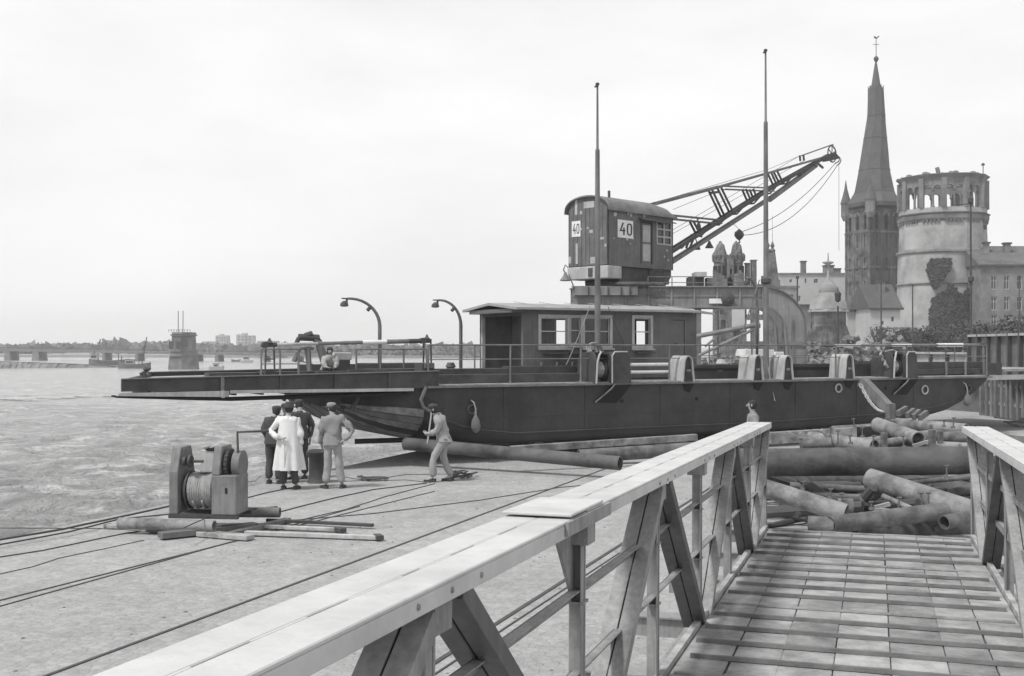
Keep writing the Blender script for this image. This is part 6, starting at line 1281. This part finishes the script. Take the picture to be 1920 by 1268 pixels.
# ================================================================== WINCH ON THE QUAY
def winch():
    c = P(395, 968, 17.9); o = V((c.x, 17.9, .30)); m3 = rz(-7); t = thing('cable_winch', 'pale grey cable winch with wound drum standing on pipes on the quay', 'winch', o, m3); s_ = 17.9/FPX
    X = lambda px: (px-395)*s_*1.02; H = lambda py: (968-py)*s_
    pr = lambda d0, d1: [(d0, 0), (d0, H(890)), (d0+.13, H(845)), (d1-.13, H(845)), (d1, H(890)), (d1, 0)]
    b = MB().ext([(X(330), y, z) for y, z in pr(-.3, .35)], (X(347)-X(330), 0, 0)); obj('side_frame', b, M['winch'], t, bevel=.012)
    b = MB().ext([(X(347)+.001, y, z) for y, z in [(-.25, .05), (-.25, H(893)), (-.13, H(850)), (.18, H(850)), (.3, H(893)), (.3, .05)]], (.02, 0, 0)); obj('inner_plate', b, M['gmid'], t)
    b = MB().box(X(411), X(458), -.32, .2, 0, H(895)); g = obj('gear_case', b, M['winch'], t, bevel=.015)
    b = MB(); b.ext([(X(411), y, z) for y, z in [(-.32, H(895)+.003), (-.2, H(842)), (.2, H(842)), (.35, H(895)+.003)]], (X(426)-X(411), 0, 0)); obj('upper_frame', b, M['winch'], t, bevel=.012)
    b = MB().tube((X(443), 0, H(878)), (X(457), 0, H(878)), .22, 28); obj('gear_guard', b, M['gmid'], t, smooth=2)
    b = MB().tube((X(430), -.02, H(876)), (X(436), -.02, H(876)), .22, 24); 
    for k in range(22): a = k*.2856; b.box(X(430), X(436), -.02+.22*math.cos(a)-.015, -.02+.22*math.cos(a)+.015, H(876)+.22*math.sin(a)-.015, H(876)+.22*math.sin(a)+.015)
    obj('gear_wheel', b, M['gdark'], t, smooth=2)
    b = MB().box(X(437), X(441), -.328, -.318, H(928), H(918)); obj('inspection_hole', b, M['black'], g)
    b = MB().lathe([(.03, 0), (.05, .03), (.05, .08)], c=(X(416), -.2, H(893)), n=8); obj('oil_cup', b, M['white'], g)
    b = MB().box(X(380), X(412), -.1, .26, H(893), H(851)); tb = obj('top_box', b, M['gpale'], t, bevel=.01); b = MB().box(X(393), X(411), -.105, -.098, H(853), H(847)); b.box(X(390), X(412), -.12, .26, H(851), H(849)); obj('slot', b, M['black'], tb)
    b = MB().box(X(371), X(381), .0, .26, H(854), H(847)); obj('top_tie', b, M['gpale'], t)
    b = MB().tube((X(353), -.2, H(871)), (X(390), -.2, H(871)), .022, 10); b.tube((X(353), -.2, H(871)), (X(358), -.2, H(871)), .07, 12); b.tube((X(364), -.2, H(871)), (X(368), -.2, H(871)), .1, 14); obj('brake_shaft', b, M['gdark'], t, smooth=2)
    b = MB().tube((X(350), 0, H(926)), (X(411), 0, H(926)), .2, 20); d = obj('drum', b, M['gmid'], t, smooth=2)
    for q_ in (357, 408): b = MB().tube((X(q_), 0, H(926)), (X(q_+3), 0, H(926)), .30, 28); obj('drum_flange', b, M['gdark'], d, smooth=2)
    b = MB(); pts = []
    for k in range(14*16): a = k*2*math.pi/16; f = k/(14*16); rr = .255+.012*math.sin(f*9); pts.append((X(362)+(X(407)-X(362))*f+.006*math.sin(k*.7), rr*math.cos(a), H(926)+rr*math.sin(a)))
    b.path(pts, .02, 6); obj('wound_cable', b, M['rope'], d, smooth=True)
    for k in range(2):
        b = MB(); b.path([(X(372+k*18)+.02*a*(1-2*k)*.3, .285*math.cos(a*.4-2.6), H(926)+.285*math.sin(a*.4-2.6)) for a in range(12)], .02, 6); obj('loose_turn', b, M['rope'], d, smooth=True)
    b = MB().path([(X(452), -.1, H(885)), (X(450), -.1, H(817)), (X(497), .2, H(817))], .022, 6); obj('brake_lever', b, M['gdark'], t)
    for (y) in (-.28, .31): b = MB().box(X(330), X(460), y-.04, y+.04, -.06, -.001); obj('skid', b, M['gdark'], t)
winch()
def lying(a, c, r, m, label, hollow=.8, z=None, sq=False, name='steel_pipe', cat='pipe', hh=None):
    p, q = G(a[0], a[1], r if z is None else z), G(c[0], c[1], r if z is None else z)
    b = MB(); b.beam(p, q, 2*r, hh or r) if sq else b.tube(p, q, r, 16, hollow=hollow); obj(name, b, M[m], smooth=0 if sq else 2, bevel=.006 if sq else 0, label=label, cat=cat)
lying((224, 981), (402, 987), .09, 'pipel', 'pale pipe lying in front of the winch on the left', z=.16)
lying((322, 960), (525, 961), .085, 'pipe', 'dark pipe under the back of the winch, end showing right', z=.2)
lying((275, 993), (345, 993), .055, 'gmid', 'short hollow bar left in front of the pale pipe', sq=True, name='hollow_bar', cat='bar', z=.06)
lying((200, 985), (350, 1000), .08, 'wood', 'flat weathered plank slanting left of the winch', sq=True, name='plank', cat='plank', hh=.05, z=.03)
lying((300, 1004), (480, 985), .10, 'gmid', 'wide steel channel crossing below the winch', sq=True, name='steel_channel', cat='bar', hh=.09, z=.07)
lying((375, 1000), (470, 1008), .10, 'wood', 'short flat plank nearest the camera below the winch', sq=True, name='plank', cat='plank', hh=.07, z=.05)
lying((460, 999), (710, 1008), .05, 'gpale', 'long pale board with dark end pointing right from the winch', sq=True, name='plank', cat='plank', hh=.06, z=.05)
lying((440, 985), (640, 993), .05, 'woodb', 'middle board right of the winch with a blunt dark end', sq=True, name='plank', cat='plank', hh=.05, z=.05)
lying((500, 975), (700, 985), .035, 'gdark', 'long dark bar behind the boards right of the winch', sq=True, name='steel_bar', cat='bar', hh=.05, z=.06)
lying((430, 1003), (540, 975), .06, 'gmid', 'dark timber lying diagonally under the boards', sq=True, name='timber', cat='timber', hh=.08, z=.05)
for (a, c) in (((708, 1003), (712, 1008)), ((634, 990), (643, 994))):
    lying((a[0]-2, a[1]+2), (c[0]+1, c[1]+1), .058, 'iron', 'dark iron shoe on the end of the '+('long pale board' if a[0] > 700 else 'middle board'), sq=True, name='iron_shoe', cat='fitting', hh=.07, z=.055)
# cables over the quay
def cable(pts, r, label, m='roped', z=None, name='cable'):
    r *= .6
    w_ = [G(x, y, (z or r)) for x, y in pts]; o_ = []
    for i in range(len(w_)-1):
        for k in range(6):
            p = w_[i].lerp(w_[i+1], k/6); p.x += .02*noise.noise(V((p.x*1.3, p.y*1.3, r*90))); o_.append(p)
    o_.append(w_[-1]); b = MB().path(o_, r, 6); obj(name, b, M[m], smooth=True, label=label, cat='cable')
cable([(-60, 1022), (120, 992), (328, 947)], .028, 'thick twisted cable along the quay edge left of the winch', z=.12)
cable([(-60, 1032), (130, 997), (225, 973), (330, 963)], .018, 'thinner cable just inside the thick edge cable')
cable([(-60, 990), (175, 991), (260, 994), (300, 1000)], .012, 'very thin line running left from the planks')
cable([(-60, 1054), (80, 1032), (230, 1001), (300, 990)], .015, 'thin cable below the pale pipe at left')
cable([(-60, 1090), (60, 1063), (110, 1047), (270, 1013)], .01, 'faint worn line on the paving at left', 'roped')
cable([(460, 934), (495, 925), (560, 912)], .018, 'short cable at the feet of the group of men')
cable([(524, 960), (600, 940), (700, 918), (800, 906)], .018, 'dark cable from the winch to the feet of the lone worker')
cable([(560, 976), (650, 955), (720, 932), (815, 907)], .014, 'third cable from the winch to the lone worker')
cable([(520, 978), (700, 963), (900, 938), (1050, 914), (1150, 905)], .014, 'long thin cable from the winch towards the rail')
cable([(636, 893), (690, 902), (760, 900), (808, 905)], .012, 'slack line on the ground between bollard and worker')
cable([(640, 903), (700, 900), (760, 890), (850, 889)], .012, 'second slack line between bollard and worker')
cable([(455, 905), (478, 902), (487, 893), (510, 898)], .02, 'rope heap behind the feet of the men', 'rope')
cable([(345, 990), (400, 965), (432, 958), (520, 950)], .016, 'cable draped over the pale pipe of the winch', 'roped', z=.27)
b = MB()
for k in range(9):
    c = G(858+random.uniform(-14, 24), 893+random.uniform(-6, 6), .05); b.path([c+V((.16*math.cos(a*.8+k), .2*math.sin(a*.8+k), .03*math.sin(a*1.3+k)+.02*k*.3)) for a in range(6)], .018, 5)
obj('rope_tangle', b, M['roped'], label='tangle of rope and shackles beside the lone worker', cat='rope')
b = MB()
for k in range(8):
    c = G(700+random.uniform(-16, 16), 898+random.uniform(-3, 3), .03); b.path([c+V((.2*math.cos(a*.8+k), .12*math.sin(a*.8+k), .02)) for a in range(6)], .016, 5)
obj('rope_tangle', b, M['roped'], label='small knot of rope on the paving near the bollard', cat='rope')
# crane rails let into the paving
def track(pts, label, w_=.05, m='iron'):
    ps = [G(x, y, .004) for x, y in pts]; b = MB(); q = MB()
    for a, c in zip(ps, ps[1:]): b.beam(a, c, w_, .012)
    obj('sunken_rail', b, M[m], label=label, cat='rail')
t0, t1 = G(-150, 1366), G(1014, 924); dd = (t1-t0).normalized()
def track2(p, q, label, w_=.045):
    p = G(*p, .004); q = G(*q, .004); d = (q-p).normalized(); n = V((-d.y, d.x, 0)); b = MB(); b.beam(p-d*3, q+d*6, w_, .014); obj('sunken_rail', b, M['iron'], label=label, cat='rail')
track2((85, 1268), (1014, 924), 'long sunken crane rail running from the bottom left past the gangway', .04)
track2((0, 1126), (470, 1008), 'sunken crane rail passing below the winch', .03); track2((0, 1137), (270, 1062), 'second line beside the rail below the winch', .025)
track2((875, 1205), (1300, 935), 'sunken crane rail seen through the gangway railing', .05); track2((880, 1222), (1180, 1025), 'faint groove beside the rail seen through the gangway railing', .02)
# bollard behind the suit man, small stones
c = G(596, 905); b = MB().lathe([(.23, 0), (.21, .05), (.19, .1), (.19, .52), (.25, .6), (.25, .66), (.18, .70)], c=(c.x, c.y, 0), n=24); obj('mooring_bollard', b, M['gdark'], smooth=2, label='squat dark iron bollard beside the man in the grey suit', cat='bollard')
b = MB(); rr_ = random.Random(5)
for i in range(1100):
    y = 6+34*rr_.random()**1.6; x = -6+ y*.35+rr_.uniform(-4.5, 11); 
    if x < -5.0+.347*(y-24.3)+.3: continue
    s_ = rr_.uniform(.006, .03) if rr_.random() < .95 else rr_.uniform(.03, .06); a = rr_.random()*3; n = 5; ring = [(x+s_*math.cos(a+k*1.256)*rr_.uniform(.7, 1.3), y+s_*math.sin(a+k*1.256)*rr_.uniform(.7, 1.3), 0.0) for k in range(n)]
    b.add(ring+[(x, y, s_*.55)], [(k, (k+1)%n, n) for k in range(n)])
obj('scattered_grit', b, M['stone'], label='scattered grit and stone chips on the paving', cat='grit', kind='stuff')
# debris by the far right
for i, (px, py, s_) in enumerate(((1832, 765, .5), (1850, 760, .45), (1868, 768, .4), (1905, 800, .5))):
    c = G(px, py); b = MB()
    for k in range(7): q = c+V((random.uniform(-.6, .6), random.uniform(-.6, .6), .06+.04*k)); d = V((random.uniform(-1, 1), random.uniform(-1, 1), random.uniform(-.1, .1))).normalized()*s_; b.beam(q-d, q+d, .09, .06)
    obj('scrap_pile', b, M['woodd'], label=['small pile of scrap boards under the far ramp', 'scrap boards next to the palisade foot', 'scrap boards right of the ferry end', 'boards lying by the right edge above the gangway railing'][i], cat='scrap')
pipe((1800, 822), 26, (1925, 838), 25, .22, 'pipem', 'dark log lying on the ground above the right railing', None, 0, name='log')
# ================================================================== PEOPLE
def skin(name, J, E, Rr, m, parent, root=0, lv=1, w_=False, fold=0):
    me = bpy.data.meshes.new(name); me.from_pydata([tuple(p) for p in J], E, []); o = bpy.data.objects.new(name, me); COL.objects.link(o)
    md = o.modifiers.new('s', 'SKIN'); md.use_smooth_shade = True
    if not me.skin_vertices: me.skin_vertices.new() if hasattr(me.skin_vertices, 'new') else None
    for i, r in enumerate(Rr):
        me.skin_vertices[0].data[i].radius = r if isinstance(r, tuple) else (r, r); me.skin_vertices[0].data[i].use_root = (i == root)
    sb = o.modifiers.new('u', 'SUBSURF'); sb.levels = lv; sb.render_levels = lv
    dg = bpy.context.evaluated_depsgraph_get(); ev = o.evaluated_get(dg); m2 = bpy.data.meshes.new_from_object(ev); bpy.data.objects.remove(o)
    if fold:
        sd_ = random.random()*50
        for v_ in m2.vertices:
            n_ = noise.noise(V((v_.co.x*9+sd_, v_.co.y*9, v_.co.z*5)))+.6*noise.noise(V((v_.co.x*20, v_.co.y*20+sd_, v_.co.z*9))); v_.co += v_.normal*fold*n_
    m2.name = name; m2.materials.clear(); m2.materials.append(m); m2.shade_smooth(); r = bpy.data.objects.new(name, m2); COL.objects.link(r); r.parent = parent; WM[r.name] = WM[parent.name]; return r
def person(label, loc, ang, ov, top, legs, hat='cap', coat=False, hatm='hat', sc_=1.0, lower=True):
    Jn = dict(pel=(0,0,.96), sp=(0,0,1.13), ch=(0,.0,1.32), nk=(0,-.01,1.48), hb=(0,.01,1.55), hm=(0,.02,1.63), ht=(0,.01,1.71),
              sl=(-.18,-.01,1.395), el=(-.25,-.03,1.14), wl=(-.26,.04,.90), hl=(-.26,.07,.80), sr=(.18,-.01,1.395), er=(.25,-.03,1.14), wr=(.26,.04,.90), hr=(.26,.07,.80),
              pl=(-.095,0,.90), kl=(-.11,.02,.49), al=(-.12,-.02,.10), tl=(-.14,.14,.035), pr=(.095,0,.90), kr=(.11,.02,.49), ar=(.12,-.02,.10), tr=(.14,.14,.035))
    Jn.update(ov); face_ = V(Jn.pop('face', (0,1,0))); Jn = {k: V(v_)*sc_ for k, v_ in Jn.items()}
    t = thing('person', label, 'person', loc, rz(ang))
    names = list(Jn); ix = {k: i for i, k in enumerate(names)}
    E = [('pel','sp'),('sp','ch'),('ch','nk'),('nk','hb'),('hb','hm'),('hm','ht'),('ch','sl'),('sl','el'),('el','wl'),('wl','hl'),('ch','sr'),('sr','er'),('er','wr'),('wr','hr'),('pel','pl'),('pl','kl'),('kl','al'),('al','tl'),('pel','pr'),('pr','kr'),('kr','ar'),('ar','tr')]
    Rd = dict(pel=(.09,.06), sp=(.10,.07), ch=(.12,.075), nk=.052, hb=.062, hm=(.074,.092), ht=(.058,.07), pl=.055, pr=.055, kl=.045, kr=.045, al=.036, ar=.036, tl=.03, tr=.03, sl=.055, sr=.055, el=.038, er=.038, wl=.026, wr=.026, hl=(.036,.02), hr=(.036,.02))
    J = [Jn[k] for k in names]; Rr = [Rd[k] for k in names]; EE = [(ix[a], ix[b_]) for a, b_ in E]
    # nose, ears, chin
    hm = Jn['hm']; fw = face_.normalized(); sdv = fw.cross(V((0,0,1)))
    def add(p, r, par): J.append(p); Rr.append(r); EE.append((par, len(J)-1)); return len(J)-1
    # fingers and thumb
    for s_, wk, hk in ((-1, 'wl', 'hl'), (1, 'wr', 'hr')):
        d = (Jn[hk]-Jn[wk]).normalized(); a = d.cross(V((0,1,0))); a = a.normalized() if a.length > .2 else V((1,0,0)); n_ = d.cross(a)
        for f in range(4):
            base = Jn[hk]+d*.015+n_*(f-1.5)*.02; L2 = (.062, .075, .07, .055)[f]; i1 = add(base, .010, ix[hk]); i2 = add(base+d*L2*.55, .009, i1); add(base+d*L2*.9+a*(.03*s_*-1), .008, i2)
        i1 = add(Jn[hk]-d*.03+n_*-.04, .011, ix[hk]); add(Jn[hk]+d*.01+n_*-.06+a*.01, .009, i1)
    body = skin('body', J, EE, Rr, M['skin'], t, ix['pel'])
    b = MB(); c = hm+fw*.095; b.ext([c+V((0,0,.03)), c-sdv*.016-V((0,0,.015)), c+sdv*.016-V((0,0,.015))], fw*.001); b.add([c+V((0,0,.035))-fw*.02, c-sdv*.018-V((0,0,.018))-fw*.015, c+sdv*.018-V((0,0,.018))-fw*.015, c+fw*.018-V((0,0,.012))], [(0,1,3),(0,3,2),(1,2,3)]); obj('nose', b, M['skin'], body)
    for s_ in (-1, 1): b = MB(); c = hm+sdv*s_*.078; b.lathe([(.004, -.03), (.014, -.015), (.018, .012), (.006, .03)], c=c, n=6, sx=.6, sy=1.2); obj('ear', b, M['skin'], body, smooth=True); b = MB().lathe([(.001, -.006), (.009, 0), (.001, .006)], c=hm+fw*.086+sdv*s_*.03+V((0,0,.018)), n=6); obj('eye', b, M['hair'], body)
    b = MB().beam(hm+fw*.088-sdv*.022-V((0,0,.045)), hm+fw*.088+sdv*.022-V((0,0,.045)), .006, .007); obj('mouth', b, M['hair'], body)
    # hair
    b = MB(); b.lathe([(.062, -.075), (.078, -.03), (.082, .03), (.076, .07), (.05, .10), (.01, .112)], c=hm-fw*.026, n=14, sx=1, sy=1.05); obj('hair', b, M['hair'], body, smooth=True)
    # jacket
    nm = ['pel','sp','ch','nk','sl','el','wl','sr','er','wr']; jx = {k: i for i, k in enumerate(nm)}; JJ = [Jn[k] for k in nm]; JJ[0] = JJ[0]+V((0,0,.07)); JJ[3] = JJ[2].lerp(JJ[3], .82)
    skin('jacket', JJ, [(jx[a], jx[b_]) for a, b_ in (('pel','sp'),('sp','ch'),('ch','nk'),('ch','sl'),('sl','el'),('el','wl'),('ch','sr'),('sr','er'),('er','wr'))], [(.185,.14),(.172,.135),(.20,.14),(.085,.075),.098,.073,.052,.098,.073,.052], M[top], t, 0, lv=2, fold=.045)
    b = MB().lathe([(.062, 0), (.07, .01), (.066, .045), (.058, .05)], c=Jn['nk']-V((0,0,.035)), n=14, sx=1, sy=1.05); obj('collar', b, M[top], t, smooth=True)
    nm = ['pel','pl','kl','al','pr','kr','ar']; jx = {k: i for i, k in enumerate(nm)}; JJ = [Jn[k] for k in nm]
    for k in (3, 6): JJ[k] = JJ[k]+V((0,0,.0))
    skin('trousers', JJ, [(0,1),(1,2),(2,3),(0,4),(4,5),(5,6)], [(.135,.10),.105,.084,.084,.105,.084,.084], M[legs], t, 0, lv=2, fold=.018)
    for a, b_ in (('al', 'tl'), ('ar', 'tr')):
        p, q = Jn[a], Jn[b_]; d = (q-p); d.z = 0; d = d.normalized() if d.length > .01 else V((0,1,0)); z0 = min(q.z, p.z)-.035; c = V((p.x, p.y, max(0.0, z0-.02)))
        s2 = V((-d.y, d.x, 0)); b = MB()
        ol = [(-.07, .03), (-.04, .042), (.06, .043), (.15, .048), (.2, .035), (.215, 0)]; ol = ol+[(x, -y) for x, y in ol[-2::-1]]
        lo = [c+d*x+s2*y for x, y in ol]; hi = [c+d*(x*.95)+s2*y*.8+V((0,0,.075 if x < .1 else .05)) for x, y in ol]; n = len(ol)
        b.add(lo+hi, [tuple(range(n)), tuple(range(2*n-1, n-1, -1))]+[(i, (i+1)%n, n+(i+1)%n, n+i) for i in range(n)]); obj('shoe', b, M['shoe'], t, bevel=.01)
    if coat:
        b = MB(); n = 48; pr = [(1.40, .19, .135, 0), (1.22, .215, .16, .003), (1.08, .23, .175, .008), (.9, .25, .2, .016), (.7, .28, .22, .026), (.5, .305, .235, .032), (.40, .315, .245, .036)]; vs_ = []
        for (z, rx, ry, am) in pr:
            for k in range(n):
                a = 2*math.pi*k/n; f = 1+am/.3*(math.sin(a*7+.6)+.6*math.sin(a*13+1)); vs_.append((rx*f*math.cos(a)+.01, ry*f*math.sin(a)-.01, z*sc_))
        m_ = len(pr); b.add(vs_, [(j*n+i, j*n+(i+1)%n, (j+1)*n+(i+1)%n, (j+1)*n+i) for j in range(m_-1) for i in range(n)]); obj('coat_skirt', b, M[top], t, smooth=True)
        b = MB().box(-.006, .006, -.262, -.25, .42, .95); obj('back_vent', b, M['gpale'], t)
    else:
        b = MB(); n = 32; vs_ = []; c = Jn['sp']; e = Jn['pel']
        for (f, rx, ry) in ((-.1, .17, .132), (.5, .182, .145), (1.0, .20, .16), (1.4, .21, .17)):
            cc = c.lerp(e, f)
            for k in range(n): a = 2*math.pi*k/n; q = 1+.05*f*math.sin(a*5+1)+.03*math.sin(a*11); vs_.append((cc.x+rx*q*math.cos(a), cc.y+ry*q*math.sin(a), cc.z))
        b.add(vs_, [(j*n+i, j*n+(i+1)%n, (j+1)*n+(i+1)%n, (j+1)*n+i) for j in range(3) for i in range(n)]); obj('jacket_hem', b, M[top], t, smooth=True)
    b = MB(); c = hm+V((0,0,.03))
    if hat == 'hat': b.lathe([(.086, .01), (.145, .0), (.15, .006), (.09, .022), (.088, .085), (.075, .115), (.03, .105), (.0, .1)], c=c, n=24, sx=1, sy=1.15)
    elif hat == 'cap': b.lathe([(.088, .0), (.094, .03), (.098, .06), (.07, .09), (.0, .1)], c=c, n=20, sx=1.02, sy=1.15); b.ext([c+fw*(.08+.075*math.cos(a))+sdv*.075*math.sin(a)+V((0,0,.012-.01*math.cos(a))) for a in [math.pi*(k/8-.5) for k in range(9)]], (0,0,.012))
    elif hat == 'peak': b.lathe([(.086, .0), (.09, .04), (.115, .065), (.11, .085), (.0, .095)], c=c, n=20, sx=1.02, sy=1.12); b.ext([c+fw*(.08+.06*math.cos(a))+sdv*.07*math.sin(a)+V((0,0,.0)) for a in [math.pi*(k/8-.5) for k in range(9)]], (0,0,.01))
    if hat: obj('hat' if hat == 'hat' else 'cap', b, M[hatm], t, smooth=True)
    return t
def at(px, py): p = G(px, py); p.z = 0; return p
c = at(538, 919); c.y += .12
person('man in a long white coat and dark hat, left hand behind his back', c, -4, dict(el=(-.36,-.10,1.17), wl=(-.14,-.23,1.05), hl=(-.05,-.25,1.05), wr=(.27,.02,.92), hr=(.27,.05,.82), kl=(-.10,0,.5), al=(-.10,-.02,.10), tl=(-.11,.13,.035), pr=(.1,0,.9), ar=(.16,0,.10), tr=(.18,.15,.035), hm=(.01,.06,1.63), ht=(.01,.05,1.71), hb=(0,.03,1.55)), 'coat', 'suitd', 'hat', True)
c = at(622, 917); c.y += .1
person('man in a grey work suit and cap leaning on one leg, right hand on hip', c, 2, dict(er=(.43,-.05,1.16), wr=(.24,-.1,.98), hr=(.17,-.09,.95), sr=(.19,-.01,1.41), el=(-.25,0,1.14), wl=(-.24,.08,.90), hl=(-.22,.11,.80), al=(-.13,-.02,.10), kl=(-.10,0,.5), tl=(-.20,.08,.035), ar=(.19,0,.10), kr=(.13,.0,.5), tr=(.22,.14,.035), hm=(-.03,.05,1.63), ht=(-.03,.04,1.70), hb=(-.015,.02,1.55), face=(-.75,.6,-.1)), 'suit', 'suitl', 'cap', hatm='suit')
c = at(512, 908); c.y += .1
person('man in dark overalls half hidden at the left of the white coat', c, -8, dict(el=(-.24,.02,1.14), wl=(-.2,.14,.95), hl=(-.17,.2,.9), hm=(.03,.08,1.6), hb=(.01,.04,1.54), ht=(.04,.08,1.68)), 'suitd', 'gdark' if False else 'suitd', 'cap', sc_=.95)
c = at(552, 905); c.y += .6
person('man in a dark jacket half hidden at the right of the white coat', c, 30, dict(hm=(0,.07,1.62), ht=(0,.06,1.7)), 'suitd', 'suitd', 'cap', sc_=1.0)
c = at(524, 905); c.y += .7
person('man in dark trousers almost hidden behind the white coat', c, 160, dict(), 'suitd', 'suit', 'cap', sc_=.94)
c = at(832, 904); c.y += .08
wk_ = person('lone worker in light jacket and dark cap, stepping left with a rope in his hands', c, 90,
  dict(pel=(0,0,.90), sp=(0,.04,1.05), ch=(0,.08,1.22), nk=(0,.14,1.37), hb=(0,.19,1.43), hm=(0,.22,1.50), ht=(0,.21,1.58), sl=(-.17,.10,1.33), sr=(.17,.10,1.33), er=(.2,.06,1.07), wr=(.1,.26,.96), hr=(.06,.34,.97), el=(-.2,.12,1.08), wl=(-.1,.3,1.0), hl=(-.06,.36,1.02),
       pl=(-.09,0,.86), pr=(.09,0,.86), kl=(-.1,.22,.5), al=(-.11,.22,.10), tl=(-.11,.37,.035), kr=(.1,.02,.47), ar=(.11,-.14,.10), tr=(.12,.0,.035)), 'jacketl', 'suitl', 'cap', sc_=1.03)
b = MB(); hnd = WM[wk_.name] @ V((0, .36, 1.02)); top_ = SF.w((.15, -.06, 1.5)); b.path(sag(hnd-V((0,0,.2)), top_, .05), .018, 6); obj('rope', b, M['rope'], label='rope from the lone worker up to the corner of the ferry', cat='rope')
c = WF.on(1413, 908, 2, 0); pp = P(1411, 800, 23)
person('dark haired man in a work jacket walking left beyond the gangway railing', (pp.x, 23, 0), 82, dict( kl=(-.1,.15,.5), al=(-.1,.12,.1), kr=(.1,0,.5), ar=(.1,-.2,.1)), 'suit', 'suit', None, sc_=1.05)
pp = SF.w(SF.on(616, 697, 1, 2.3)); pp.z = 2.08
person('crouching figure in a pale shirt beside the engine box on the ramp', pp, 200, dict(pel=(0,0,.32), sp=(0,.06,.45), ch=(0,.12,.58), nk=(0,.16,.70), hb=(0,.18,.75), hm=(0,.2,.82), ht=(0,.2,.89), sl=(-.15,.14,.62), sr=(.15,.14,.62), el=(-.2,.25,.42), wl=(-.14,.42,.36), hl=(-.1,.48,.34), er=(.2,.25,.42), wr=(.14,.42,.36), hr=(.1,.48,.34), pl=(-.09,.02,.28), kl=(-.16,.36,.42), al=(-.13,.14,.1), tl=(-.14,.3,.035), pr=(.09,.02,.28), kr=(.16,.36,.42), ar=(.13,.14,.1), tr=(.14,.3,.035)), 'jacketl', 'suitd', None, sc_=.85)
